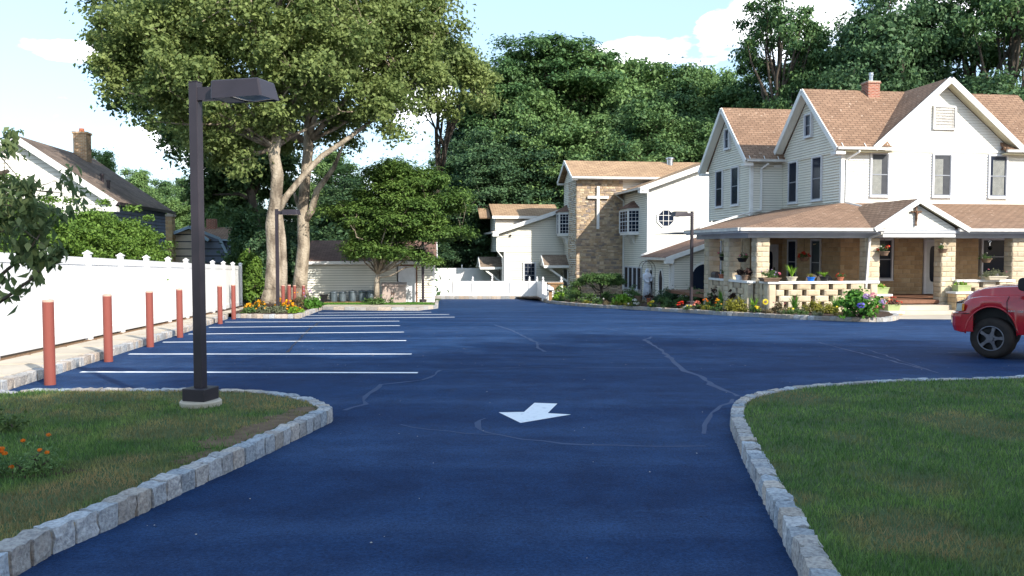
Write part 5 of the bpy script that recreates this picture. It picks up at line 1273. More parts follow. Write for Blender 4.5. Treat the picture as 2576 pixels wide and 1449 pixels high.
for i, (cx, lb) in enumerate(zip((470, 645, 842, 1035, 1188), labs)):
    p = gl(.12697*cx+779.9, .75); p.z = GB+.10+.01*(i % 2)
    if can is None:
        can = thing('trash_can', lb, 'trash can', p, 0, 'row of galvanised trash cans')
        prof = [(.165, 0)]+[(.170+.022*k/10+(.004 if k % 2 else 0), .03+.42*k/10) for k in range(11)]+[(.20, .46), (.20, .475)]
        m = MB(); m.lathe(prof, n=24); m.build('body', M['galv'], can, smooth=True)
        m = MB(); m.lathe([(.212, .455), (.215, .48), (.15, .515), (.001, .53)], n=24); ld = m.build('lid', M['galv'], can, smooth=True)
        m = MB(); m.tube([(-.05, 0, .52), (-.045, 0, .56), (.045, 0, .56), (.05, 0, .52)], .008, 6); m.build('handle', M['galv'], ld)
        m = MB()
        for s in (-1, 1): m.tube([(s*.19, -.05, .34), (s*.225, -.04, .33), (s*.225, .04, .33), (s*.19, .05, .34)], .008, 6)
        m.build('side_handle', M['galv'], can)
    else: dup(can, p, i*1.3, lb, scale=(1, 1, (1, .98, 1.06, 1.04, 1.07)[i]))
m = MB(); p0, p1 = gl(816, .75), gl(942, .75); q0 = Vector((p0.x, p0.y, GB+.075)); q1 = Vector((p1.x, p1.y, GB+.075)); m.bar(q0, q1, .42, .045)
pl = m.build('plank_shelf', M['wood']); tag(pl, 'long weathered plank on blocks carrying the trash cans', 'plank')
m = MB()
for t in (.05, .45, .6, .95): c = q0.lerp(q1, t); m.box(c.x-.16, c.y-.15, GB-.04, c.x+.16, c.y+.15, GB+.052)
m.build('block', M['concrete'], pl)
p = gl(815, .7)
t = thing('recycling_bin', 'low black plastic bin at the left end of the trash cans', 'bin', p, R(5)); m = MB()
m.mesh([(-.13, -.16, 0), (.13, -.16, 0), (.13, .16, 0), (-.13, .16, 0), (-.17, -.2, .45), (.17, -.2, .45), (.17, .2, .45), (-.17, .2, .45)], [(0, 3, 2, 1), (4, 5, 6, 7), (0, 1, 5, 4), (1, 2, 6, 5), (2, 3, 7, 6), (3, 0, 4, 7)]); m.build('body', M['dark'], t, bevel=.01)
m = MB(); m.box(-.19, -.22, .43, .19, .22, .47); m.build('lid', M['dark'], t, bevel=.01)
p = gl(991, .9)
t = thing('storage_box', 'beige resin deck storage cabinet against the garage right of the small tree', 'storage box', p, R(5.5))
m = MB(); m.box(-.58, -.35, 0, .58, .35, .90); m.build('body', M['beige'], t, bevel=.015)
m = MB(); m.mesh([(-.63, -.42, .90), (.63, -.42, .90), (.63, .38, .96), (-.63, .38, .96), (-.63, -.42, .98), (.63, -.42, .98), (.63, .38, 1.06), (-.63, .38, 1.06)], [(0, 3, 2, 1), (4, 5, 6, 7), (0, 1, 5, 4), (1, 2, 6, 5), (2, 3, 7, 6), (3, 0, 4, 7)]); m.build('lid', M['beige'], t, bevel=.012)
for s in (-1, 1):
    m = MB(); x0, x1 = (-.55, -.01) if s < 0 else (.01, .55); m.box(x0, -.375, .04, x1, -.352, .86); dd = m.build('door', M['beige'], t, bevel=.008)
    m = MB(); m.box(-.06*1+(s*.05), -.39, .45, -.02+(s*.05), -.376, .6); m.build('handle', M['mat'], dd)

# raised walk in front of the garage, planting island, back kerbs
IS = [G(592, 800), G(660, 801), G(754, 801.2)]; IS2 = G(811, 779.5); WK = [G(950, 781.5), G(1053, 781.5), G(1102, 776), G(1103, 762)]
ik = [(p.x, p.y) for p in IS]+[(IS2.x, IS2.y)]
kerb('granite_kerb', ik, +1, .24, .2, .15, 2, 41, (1.08, 1.02, .94), True)
kerb('granite_kerb', [(IS2.x, IS2.y)]+[(p.x, p.y) for p in WK], +1, .6, .16, .15, 2, 42, (1.1, 1.03, .93), True)
m = MB(); m.face([onpl(p, .146) for p in ((IS2.x-.3, IS2.y+.1), (WK[1].x, WK[1].y+.1), (WK[2].x-.15, WK[2].y), (WK[2].x-.3, 39.7), (IS2.x-.3, 39.9))]); tag(m.build('walkway', M['concrete']), kind='structure')
m = MB(); m.face([onpl(p, .138) for p in ((-11, 39.6), (WK[2].x-.15, 39.6), (WK[3].x-.15, WK[3].y+3.5), (-11, 44))]); tag(m.build('garage_yard', M['lawnsoil']), kind='structure')
m = MB(); m.face([onpl(p, .136) for p in ((ik[0][0]-.1, ik[0][1]+.1), (ik[2][0]-.1, ik[2][1]+.15), (IS2.x-.15, IS2.y), (IS2.x-.2, 41), (-14, 42), (-12.4, 34))]); tag(m.build('flower_bed', M['soil']), kind='structure')
m = MB()
for k in range(1, 6):
    x_ = IS2.x-.3+(WK[1].x-IS2.x+.3)*k/6; m.bar(onpl((x_, 37.6), .1465), onpl((x_+.1, 39.6), .1465), .02, .004)
tag(m.build('walkway_joints', M['soil']), kind='structure')
def tuft(label, poly, h, n, hh, seed):
    rgn = np.random.default_rng(seed); P = []
    xs = [p[0] for p in poly]; ys_ = [p[1] for p in poly]; P = np.stack([rgn.uniform(min(xs), max(xs), n*3), rgn.uniform(min(ys_), max(ys_), n*3)], 1); P = P[pip(P, poly)][:n]
    C = np.column_stack([P, -.03*P[:, 1]+h+hh*.4]); Nn = rgn.normal(0, 1, (len(C), 3)); Nn[:, 2] = .1
    o = leafmesh('grass', C, Nn, hh, M['lf_bright'], None, 5, seed, .2); tag(o, label, 'grass', kind='stuff')
tuft('sunlit grass fringe between the walkway and the garage', [(-9.5, 39.8), (WK[2].x-.25, 39.8), (WK[3].x-.25, 42), (-9.5, 41.4)], .138, 9000, .09, 5)

# white picket-height fence at the back, with acorn caps
bp = [(px, 54.0) for px in (1092, 1141, 1189, 1238, 1285, 1332, 1351)]
pts = [((px-CX)/F*Yv, Yv) for px, Yv in bp]+[((1366-CX)/F*48, 48.0), ((1412-CX)/F*48.3, 48.3)]
fence('low_vinyl_fence', 'low white vinyl fence with acorn post caps closing the back of the lot', 'fence', pts, 1.06, .18, 'acorn', .12, .02)
kerb('granite_kerb', [((1085-CX)/F*53.7, 53.7), ((1353-CX)/F*53.7, 53.7), ((1367-CX)/F*47.6, 47.6)], +1, .3, .5, .2, 2, 43, (.95, .9, .82), True)
pts = [(-6.5, 70), (-4.2, 70), (-1.9, 70), (.3, 70)]
fence('far_vinyl_fence', 'farther low white fence seen over the back fence beside the chapel', 'fence', pts, 1.35, .55, 'acorn', .12, .02)

# ================================================================== neighbours on the left
LF = Frame(-17.4, 36, 8.4); LB = -1.08
nb = thing('neighbour_house', 'neighbouring house with a cream gable and long dark shingled roof beyond the left fence', 'house', (-17.4, 36, LB), R(8.4))
ua_, za_ = LF.hf(33, 337.6, -.35); ue_, ze_ = LF.hf(293, 507.5, -.35); za_ -= LB; ze_ -= LB; hw = ue_-ua_; LN = 9.0
uw = ue_-.4; ul_ = ua_-(uw-ua_)
m = MB(); clap(m, (0, 0, 0), U, [(ul_, 0), (uw, 0), (uw, ze_+.1), (ua_, za_-.15), (ul_, ze_+.1)], expo=.17, lip=.025); m.build('gable_wall', M['siding_sunlit'], nb)
m = MB(); clap(m, (uw, 0, 0), (0, 1, 0), [(.05, 0), (LN, 0), (LN, ze_+.05), (.05, ze_+.05)], expo=.17); m.build('side_wall', M['greysiding'], nb)
sl_ = (za_-ze_)/hw
m = MB(); slabroof(m, [(ue_, -.35, ze_), (ue_, LN+.4, ze_), (ua_, LN+.4, za_), (ua_, -.35, za_)], .12); slabroof(m, [(ua_, -.35, za_), (ua_, LN+.4, za_), (ua_-hw, LN+.4, ze_), (ua_-hw, -.35, ze_)], .12)
M['roof_grey'] = brickmat('charcoal_shingles', (.23, .175, .14), (.165, .125, .105), (.08, .065, .055), .32, .15, .01)
m.build('roof', M['roof_grey'], nb)
m = MB(); m.bar((ue_, -.39, ze_-.12), (ua_, -.39, za_-.12), .05, .26); m.bar((ua_-hw, -.39, ze_-.12), (ua_, -.39, za_-.12), .05, .26); m.box(ue_-.55, -.42, ze_-.42, ue_+.02, -.02, ze_-.2); m.build('rake_board', M['trim'], nb)
gutter(nb, (ue_+.05, -.3, ze_-.08), (ue_+.05, LN+.3, ze_-.08), mat='brown_metal')
vc, _ = LF.hs(210, 400, ua_+.35)
m = MB(); m.box(ua_+.0, vc-.35, za_-.8, ua_+.62, vc+.35, za_+.95); m.box(ua_-.05, vc-.4, za_+.95, ua_+.67, vc+.4, za_+1.05); ch = m.build('chimney', M['brick_tan'], nb)
m = MB(); m.lathe([(.14, 0), (.12, .2), (.001, .21)], (ua_+.3, vc, za_+1.05), 10); m.build('flue', M['terracotta'], ch)
for px_, py_ in ((284, 457), (299, 474)):
    v_, z_ = LF.hs(px_, py_, ua_+2.9 if px_ < 290 else ua_+3.4); z_ -= LB
    m = MB(); uu = ua_+(za_-z_)/sl_ ; m.lathe([(.07, -.3), (.07, .28), (.10, .29), (.10, .36), (.001, .37)], (uu, v_, z_), 10); m.build('vent_pipe', M['brown_metal'], nb)

SF = Frame(-21.2, 52, 8.4); SB = -1.56
sh = thing('small_neighbour_house', 'small taupe and blue-grey house with brown roof beyond the fence, behind the near lamp pole', 'house', (-21.2, 52, SB), R(8.4))
def sp(px, py, v): u, z = SF.hf(px, py, v); return u, z-SB
a, b = sp(430, 592, 0), sp(502, 592, 0); ap = sp(480, 572, 0)
m = MB(); clap(m, (0, 0, 0), U, [(a[0], 0), (b[0], 0), (b[0], a[1]-.2), (ap[0], ap[1]-.1), (a[0], a[1])], expo=.45, lip=.012); m.build('front_wall', M['beigesiding'], sh)
m = MB(); slabroof(m, [(a[0]-.25, -.3, a[1]+.0), (ap[0], -.3, ap[1]+.1), (ap[0], 3, ap[1]+.1), (a[0]-.25, 3, a[1])], .1); slabroof(m, [(ap[0], -.3, ap[1]+.1), (b[0]+.6, -.3, a[1]-.25), (b[0]+.6, 3, a[1]-.25), (ap[0], 3, ap[1]+.1)], .1); m.build('gable_roof', M['shingle'], sh)
m = MB(); m.bar((a[0]-.28, -.33, a[1]-.07), (ap[0], -.33, ap[1]+.03), .05, .18); m.bar((ap[0], -.33, ap[1]+.03), (b[0]+.6, -.33, a[1]-.32), .05, .18); m.build('rake_board', M['bluetrim'], sh)
c, d_ = sp(495, 600, 1.2), sp(612, 600, 1.2); t0, t1 = sp(486, 572, 4), sp(609, 572, 4)
m = MB(); clap(m, (0, 1.2, 0), U, [(c[0], 0), (d_[0]-.8, 0), (d_[0]-.8, c[1]), (c[0], c[1])], expo=.45, lip=.012); m.build('blue_wall', M['greysiding'], sh)
m = MB(); clap(m, (0, 2.2, 0), U, [(d_[0]-.8, 0), (d_[0]-.1, 0), (d_[0]-.1, c[1]), (d_[0]-.8, c[1])], expo=.45, lip=.012); m.build('end_wall', M['beigesiding'], sh)
m = MB(); slabroof(m, [(c[0]-.3, .9, c[1]-.05), (d_[0], .9, c[1]-.05), (t1[0], 4, t1[1]), (t0[0], 4, t0[1])], .1); m.build('roof', M['shingle'], sh)
g0, g1_, g2 = sp(508, 583, .6), sp(552, 600, .6), sp(584, 664, .6)
m = MB(); m.bar((g0[0], .6, g0[1]), (g1_[0], .6, g1_[1]), .06, .16); m.bar((g1_[0], .6, g1_[1]), (g2[0], .6, g2[1]), .06, .16); m.build('gambrel_trim', M['bluetrim'], sh)
m = MB(); clap(m, (0, .65, 0), U, [(c[0], 0), (g2[0], 0), (g2[0], g2[1]), (g1_[0], g1_[1]-.05), (c[0], g0[1])], expo=.45, lip=.012); m.build('gambrel_wall', M['greysiding'], sh)
q = sp(596, 602, .9); m = MB(); m.bar((c[0]+1.6, .85, c[1]-.1), (d_[0]+.05, .85, c[1]-.1), .12, .12); m.bar((q[0], .85, c[1]-.15), (q[0]-.6, 1.1, c[1]-.6), .07, .07); m.bar((q[0]-.6, 1.1, c[1]-.6), (q[0]-.6, 1.1, c[1]-2.2), .07, .07, up=(0, 1, 0)); m.build('gutter', M['bluetrim'], sh)
m = MB(); k0 = sp(516, 560, 3.5); k1 = sp(528, 574, 3.5)
u_, z_ = sp(532, 562, 3.8); m.box(u_-.3, 3.6, z_-.8, u_+.3, 4.2, z_+.3); m.build('chimney', M['brick'], sh)
s0_ = sp(416, 545, -.3); s1_ = sp(437, 640, -.3)
rg2 = random.Random(8); m = MB(); pillar(m, s0_[0], -.5, s1_[0], .1, 0, s0_[1], rg2, ((1.2, .95, .68), (1.0, .78, .56), (.8, .64, .5))); sc_ = m.build('stone_chimney', [M['blockstone'], M['mortar']], sh)
m = MB(); m.box(s0_[0]-.08, -.58, s0_[1], s1_[0]+.08, .18, s0_[1]+.14); m.lathe([(.14, 0), (.14, .25), (.001, .26)], ((s0_[0]+s1_[0])/2, -.2, s0_[1]+.14), 10); m.build('cap', M['concrete'], sc_)

# ================================================================== trees
def wp(px, py, Yv): v = W(px, py, Yv); return (v.x, v.y, v.z)
def rel(base, L_): return [tuple(np.array(wp(*p))-np.array(base)) for p in L_]
def relb(base, L_): return [(*tuple(np.array(wp(*p[:3]))-np.array(base)), *p[3:]) for p in L_]
b1 = (wp(688, 757, 36.0)[0], 36.0, -.98)
tr = rel(b1, [(686, 757, 36), (688, 700, 36), (690, 640, 36), (684, 565, 36), (694, 500, 36), (698, 440, 36), (689, 390, 36), (697, 335, 36), (690, 240, 36), (700, 120, 36), (690, -20, 36)])
ex = [(rel(b1, [(709, 757, 36.1), (713, 670, 36.1), (710, 600, 36.1), (703, 540, 36.1), (700, 480, 36)]), [.24, .17, .16, .14, .10]),
      (rel(b1, [(698, 535, 36), (720, 495, 36.3), (765, 440, 36.6), (810, 392, 36.8), (862, 358, 37), (925, 312, 37.2), (985, 262, 37.4)]), [.16, .15, .14, .13, .11, .09, .05]),
      (rel(b1, [(696, 345, 36), (715, 322, 36), (738, 285, 36), (770, 220, 36)]), [.15, .13, .1, .05])]
tree('silver_maple', 'huge pale-barked maple with a leaning limb, rising from the yellow flower bed', b1, tr, [.40, .36, .32, .29, .27, .27, .25, .22, .15, .10, .05],
     relb(b1, [(640, 130, 36, 4.9, 4.2, 4.2), (450, 110, 35, 3.3, 3, 3.3), (350, 175, 35.5, 2.0, 2, 1.9), (300, 110, 36, 1.4, 1.5, 1.6), (520, 290, 35.5, 2.4, 2.3, 1.7), (690, 275, 34.5, 2.1, 1.8, 1.4), (640, -80, 36, 5, 4, 2.6), (800, 150, 35, 3, 2.6, 2.8), (600, 400, 36.5, 1.5, 1.5, 1.0), (950, 270, 37, 1.5, 1.3, 1.0), (1010, 330, 37.5, .9, .9, .7), (560, 360, 36, 1.6, 1.5, 1.0)]),
     420, 235, .66, .165, 'lf_maple', 'bark', 101, 26, .62, 1.5, r0=.13, frac=(.5, 1))
b2 = (wp(748, 748, 40.6)[0], 40.6, -1.08)
tr = rel(b2, [(752, 748, 40.6), (757, 690, 40.6), (764, 620, 40.6), (762, 540, 40.6), (767, 460, 40.6), (775, 380, 40.6), (777, 300, 40.6), (790, 190, 40.6), (800, 60, 40.6), (810, -40, 40.6)])
ex = [(rel(b2, [(764, 560, 40.6), (784, 530, 40.4), (797, 480, 40.3), (840, 422, 40), (866, 358, 40)]), [.2, .17, .16, .11, .05]),
      (rel(b2, [(761, 545, 40.6), (745, 500, 41), (738, 480, 41)]), [.13, .1, .04])]
t2 = tree('silver_maple', 'second big maple with a dark ridged trunk standing at the left corner of the garage', b2, tr, [.40, .34, .30, .28, .26, .25, .22, .17, .11, .05],
     relb(b2, [(890, 90, 40, 4.4, 3.8, 4.2), (1000, 190, 39.5, 2.5, 2.2, 2.3), (1000, 60, 40, 3, 2.6, 3), (900, -80, 41, 5, 4, 2.6), (820, 320, 42, 2.4, 2.2, 1.7), (930, 250, 40, 2.3, 2, 1.6), (1080, 40, 40, 1.6, 1.6, 1.5), (640, 330, 43, 3, 2.4, 2.2), (560, 340, 43, 2, 2, 1.6)]),
     390, 215, .70, .175, 'lf_maple', 'bark', 102, 26, .62, 1.5, r0=.13, frac=(.5, 1), extra=ex)
# limbs of the first maple were passed above
def add_limbs(root_name, base, ex):
    t = [o for o in bpy.data.objects if o.name == root_name][0]; m = MB()
    for pts, rs in ex: m.tube(pts, rs, 8)
    m.build('limb', M['bark'], t, smooth=True)
add_limbs('silver_maple', b1, [(rel(b1, [(709, 757, 36.1), (713, 670, 36.1), (710, 600, 36.1), (703, 540, 36.1), (700, 480, 36)]), [.24, .17, .16, .14, .10]),
      (rel(b1, [(698, 535, 36), (720, 495, 36.3), (765, 440, 36.6), (810, 392, 36.8), (862, 358, 37), (925, 312, 37.2), (985, 262, 37.4)]), [.16, .15, .14, .13, .11, .09, .05]),
      (rel(b1, [(696, 345, 36), (715, 322, 36), (738, 285, 36), (770, 220, 36)]), [.15, .13, .1, .05])])
# dark left crown seen past the first maple: a tree farther back
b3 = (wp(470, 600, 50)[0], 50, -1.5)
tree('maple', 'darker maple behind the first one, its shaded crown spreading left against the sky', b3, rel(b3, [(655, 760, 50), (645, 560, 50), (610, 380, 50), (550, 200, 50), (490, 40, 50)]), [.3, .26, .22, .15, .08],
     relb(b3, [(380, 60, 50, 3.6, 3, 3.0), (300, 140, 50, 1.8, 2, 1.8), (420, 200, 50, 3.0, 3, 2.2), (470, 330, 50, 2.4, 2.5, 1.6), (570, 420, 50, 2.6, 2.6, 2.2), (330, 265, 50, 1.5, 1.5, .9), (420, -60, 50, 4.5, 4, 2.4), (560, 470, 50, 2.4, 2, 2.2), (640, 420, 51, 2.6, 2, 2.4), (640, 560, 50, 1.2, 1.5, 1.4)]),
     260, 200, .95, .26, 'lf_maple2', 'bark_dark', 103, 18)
b4 = (wp(1070, 700, 56)[0], 56, -1.68)
tree('maple', 'sunlit yellow-green maple whose crown hangs right of the big maples above the garage end', b4, rel(b4, [(1070, 750, 56), (1085, 600, 56), (1110, 420, 55), (1135, 270, 53), (1150, 180, 52)]), [.2, .17, .13, .09, .05],
     relb(b4, [(1150, 170, 52, 1.8, 1.8, 1.4), (1195, 220, 52, 1.2, 1.3, 1.6), (1110, 260, 52, 1.3, 1.5, 1.3), (1080, 130, 52, 1.4, 1.4, 1.2)]),
     80, 170, .7, .22, 'lf_maple', 'bark_dark', 104, 12)
# small layered tree in front of the garage
b5 = (wp(948, 756, 40.6)[0], 40.6, -1.09)
tree('zelkova', 'small vase-shaped tree with layered feathery leaves in front of the garage', b5, rel(b5, [(948, 756, 40.6), (948, 715, 40.6), (950, 690, 40.6)]), [.15, .13, .10],
     relb(b5, [(930, 625, 40.3, 1.7, 1.6, .35), (1010, 640, 40.3, 1.5, 1.5, .35), (1000, 560, 40.5, 2.6, 2.2, .6), (1080, 520, 40.5, 2.0, 1.8, .5), (1130, 590, 40, 1.2, 1.3, .35), (1040, 460, 41, 2.2, 2, .6), (920, 530, 41, 1.9, 1.8, .6), (1150, 500, 40.4, .9, 1, .3), (970, 430, 41, 1.4, 1.4, .6), (880, 640, 40, .9, 1, .25), (1080, 660, 39.8, .7, .7, .2), (960, 590, 40.6, 1.7, 1.5, .6), (1060, 590, 40.6, 1.6, 1.5, .6), (1000, 500, 41, 2.4, 2, .8)]),
     400, 210, .55, .155, 'lf_horn', 'bark', 105, 22, .38, 2.6, frac=(.4, 1), r0=.06, up=1.3, jit=.5, twig=.015)
bush('ground_cover', 'dark leafy plant around the foot of the small tree by the garage', (b5[0]+.15, 40.2, -1.07), .75, .5, .42, 900, .1, 'lf_bush', seed=3)

# woodland trees: four kinds built once, then copied
wood = {}
def proto(kind, label, loc):
    if kind == 'broad': t = tree('woodland_tree', label, loc, [(0, 0, -.3), (.2, 0, 5), (0, .2, 10), (.1, 0, 15)], [.32, .26, .2, .08],
        [(0, 0, 12, 4.6, 4.6, 5.6), (2.2, 0, 8, 3, 3, 3), (-2.4, .5, 8.5, 3, 3, 3.2), (0, -1.5, 7, 3.2, 3, 3), (.5, .5, 15.6, 2.6, 2.6, 2.6)], 210, 260, 1.0, .27, 'lf_wood', seed=201, nlimb=18, group='woodland trees')
    if kind == 'locust': t = tree('locust_tree', label, loc, [(0, 0, -.3), (.3, 0, 5), (-.1, .2, 9), (.3, 0, 13), (.1, 0, 16)], [.34, .28, .22, .14, .06],
        [(0, 0, 17.2, 4.8, 4.4, 1.2), (-3.4, 0, 14.6, 3.0, 3, .9), (3.2, .5, 15.0, 3.2, 3, .9), (0, -1, 13.2, 3.6, 3, .8), (-2.6, 0, 11, 2.8, 2.6, .8), (3, -1, 11.4, 2.6, 2.5, .8), (.5, -1.5, 9, 2.6, 2.4, .7), (-3, 0, 7.4, 2.2, 2.2, .8), (3.2, 0, 7.6, 2.2, 2, .8), (0, 0, 14.5, 3.8, 3.6, 2.4), (0, 0, 11, 3.2, 3, 2.2)], 250, 240, .95, .25, 'lf_locust', seed=202, nlimb=30, flat=.38, up=1.2, jit=.6, group='locust trees', r0=.17)
    if kind == 'dark': t = tree('dark_tree', label, loc, [(0, 0, -.3), (.2, 0, 6), (0, .2, 12), (0, 0, 17)], [.34, .28, .2, .06],
        [(0, 0, 9, 4.4, 4.4, 4.6), (0, 0, 14, 3.6, 3.6, 4.2), (.3, -.5, 5.5, 4, 4, 3), (0, 0, 17.4, 1.8, 1.8, 1.8)], 240, 250, .95, .27, 'lf_dark', seed=203, nlimb=16, group='dark dense trees')
    if kind == 'open': t = tree('open_tree', label, loc, [(0, 0, -.3), (.3, 0, 6), (-.3, .2, 12), (.3, 0, 17), (.2, 0, 19.5)], [.34, .28, .22, .13, .05],
        [(0, 0, 16.5, 4.4, 4, 3.4), (-3, 0, 12, 2.4, 2.4, 2), (3.2, 0, 11.6, 2.4, 2.4, 2), (0, -1, 8, 3, 3, 1.5)], 105, 210, .85, .25, 'lf_wood', seed=204, nlimb=34, flat=.5, group='open airy trees', r0=.2, twig=.045, shell=.3)
    wood[kind] = t; return t
HT = dict(broad=18.0, locust=18.4, dark=19.0, open=20.0); ri = random.Random(6)
def plant_tree(kind, px, ty, Yv, wsc, label, group=None):
    x, y, zt2 = wp(px, ty, Yv); zb_ = gz(Yv)-.03; s = (zt2-zb_)/HT[kind]
    if kind not in wood: t = proto(kind, label, (x, y, zb_)); t.scale = (s*wsc, s*wsc, s); t.rotation_euler = (0, 0, ri.uniform(0, 6)); 
    else: t = dup(wood[kind], (x, y, zb_), ri.uniform(0, 6.28), label, group, (s*wsc, s*wsc, s))
    return t
WT = [('broad', 1290, 165, 80, .95, 'round tree filling the skyline just left of the flat-topped locust'),
 ('broad', 1475, 135, 82, .95, 'round tree touching the right side of the flat-topped locust'),
 ('broad', 1625, 160, 84, .95, 'round tree in the middle of the skyline left of the big white cloud'),
 ('broad', 1745, 168, 84, .95, 'round tree under the big white cloud'),
 ('broad', 1865, 185, 80, .85, 'round tree touching the left side of the rear gable of the house'),
 ('dark', 1165, 300, 82, 1.1, 'dark tree at the left end of the woods above the garage end'),
 ('broad', 1340, 230, 78, 1.1, 'rounded tree in front of the locust trunk, above the far chapel wing'),
 ('dark', 1560, 250, 80, 1.2, 'dark rounded tree directly above the tall chapel block'),
 ('dark', 1700, 240, 80, 1.2, 'dark rounded tree above the silver roof vent'),
 ('broad', 2010, 110, 76, .9, 'round tree left of the very dark trees, behind the main ridge'),
 ('dark', 2140, 60, 72, .9, 'dark round tree between the airy tree and the brick chimney'),
 ('broad', 590, 395, 60, .8, 'round tree hanging low between the near lamp pole and the first maple trunk'),
 ('broad', 530, 440, 64, .8, 'round tree just right of the near lamp pole above the small house'),
 ('locust', 1400, 100, 82, 1.05, 'flat-topped locust tree crowning the woods above the stone tower, tallest in the middle'),
 ('broad', 1560, 150, 86, 1, 'broad tree at the skyline between the tall locust and the cloud, above the chapel ridge'),
 ('broad', 1690, 168, 83, 1, 'broad tree behind the chapel roof, below the big white cloud'),
 ('broad', 1810, 172, 86, 0.9, 'dense tree just left of the back gable of the house'),
 ('dark', 1900, 210, 80, 0.8, 'dark tree rising right behind the back gable peak of the house'),
 ('locust', 1240, 150, 80, 0.85, 'locust tree in the woods left of the tallest crown, above the far chapel wing'),
 ('open', 1965, -15, 72, .75, 'tall airy tree with sky showing through, left of the dark trees behind the house'),
 ('broad', 2060, 130, 70, .8, 'mid green tree behind the main roof, between the airy tree and the dark mass'),
 ('dark', 2210, -20, 66, .95, 'very dark tall tree behind the red brick chimney'),
 ('dark', 2330, -40, 68, .85, 'very dark tall tree behind the peak of the front gable'),
 ('open', 2455, -50, 68, .9, 'leaning airy tree right of the front gable peak with bare limbs against the sky'),
 ('open', 2560, -60, 64, .8, 'airy tree at the right edge of the view behind the roof end'),
 ('dark', 2480, 190, 60, 1.3, 'low dark tree mass just above the right end of the main roof'),
 ('dark', 2120, 170, 62, 1.1, 'dark lower tree behind the main roof, left of the chimney'),
 ('dark', 1330, 320, 76, 1.3, 'dark tree filling the woods behind the far chapel wing'),
 ('broad', 1480, 290, 76, 1.2, 'mid green lower tree just behind the stone tower roof'),
 ('broad', 1640, 255, 74, 1.1, 'lighter green lower tree behind the middle of the chapel ridge'),
 ('broad', 1760, 300, 75, 1.1, 'mid green lower tree behind the right end of the chapel ridge'),
 ('dark', 1215, 330, 74, 1.2, 'shadowy tree just left of the far chapel wing'),
 ('locust', 1410, 430, 79, 1.6, 'low spreading locust branch tree beside the left gable of the tall chapel block'),
 ('broad', 1110, 400, 78, 1, 'woodland tree above the right end of the garage'),
 ('dark', 1090, 480, 73, 1.5, 'dark tree behind the right end of the garage roof'),
 ('broad', 1010, 425, 76, 1, 'woodland tree behind the small layered tree'),
 ('dark', 880, 450, 56, 1.4, 'dark tree behind the middle of the garage'),
 ('broad', 830, 380, 62, 1.1, 'woodland tree between the second maple trunk and the small layered tree'),
 ('dark', 725, 440, 54, .7, 'dark tree standing between the two big maple trunks'),
 ('dark', 655, 500, 56, .55, 'dark tree just left of the first maple trunk, above the hedge'),
 ('broad', 250, 378, 62, .7, 'round tree behind the tan chimney of the neighbouring house'),
 ('broad', 335, 425, 72, .9, 'round tree beyond the roof slope of the neighbouring house'),
 ('broad', 400, 452, 80, .9, 'distant tree at the skyline left of the near lamp pole'),
 ('broad', 455, 447, 86, .7, 'hazy distant tree touching the left side of the near lamp pole'),
 ('broad', 545, 478, 66, .9, 'tree rising over the small brown roof right of the near lamp pole'),
 ('broad', 440, 500, 64, 1.2, 'light green hedgerow tree between the neighbouring house and the lamp pole')]
for kd, px, ty, Yv, ws, lb in WT: plant_tree(kd, px, ty, Yv, ws, lb)
# the wood floor: a belt of low growth nobody could count
rgn = np.random.default_rng(9); cc = []
for _ in range(330):
    px = rgn.uniform(600, 1040); Yv = rgn.uniform(50, 58); v = W(px, 700, Yv); cc.append((v.x, Yv, gz(Yv)+rgn.uniform(.2, 3.2)))
for _ in range(320):
    px = rgn.uniform(1085, 2000); Yv = rgn.uniform(77, 84); v = W(px, 700, Yv); cc.append((v.x, Yv, gz(Yv)+rgn.uniform(.2, 5)))
cc = np.array(cc); C, Nn = fill(rgn, cc, np.tile([0, -.7, .5], (len(cc), 1)), 1.5, 75, .8, .4)
tag(leafmesh('undergrowth', C, Nn, .30, M['lf_dark'], None, 1.6, 4, .8), 'dark undergrowth filling the edge of the woods behind the garage and fences', 'undergrowth', kind='stuff')
# evergreens and ivy by the end of the privacy fence
def column_shrub(label, x, y, r, h, mat, seed, leaf=.15, per=150, n=50, cat='shrub', name='evergreen_shrub', group=None):
    return tree(name, label, (x, y, gz(y)), [(0, 0, 0), (0, 0, h*.5), (0, 0, h*.9)], [.07, .05, .02], [(0, 0, h*.42, r, r, h*.42), (0, 0, h*.7, r*.7, r*.7, h*.3)], n, per, r*.34, leaf, mat, seed=seed, nlimb=10, flat=1, r0=.03, low=-1, cat=cat, group=group, crown='foliage')
column_shrub('ivy-covered post-like shrub at the end of the white privacy fence', wp(628, 700, 40.5)[0], 40.5, .62, 3.2, 'lf_cedar', 301, .15, 170)
column_shrub('dark evergreen between the fence end and the first maple trunk', wp(655, 700, 42)[0], 42, .8, 4.2, 'lf_dark', 302, .15, 190)
column_shrub('dark evergreen behind the first maple trunk, on its right', wp(722, 700, 43)[0], 43, .75, 4.0, 'lf_dark', 303, .15, 190)
column_shrub('tall dark evergreen left of the two maples over the fence end', wp(610, 650, 46)[0], 46, 1.1, 5.2, 'lf_wood', 304, .18, 190)
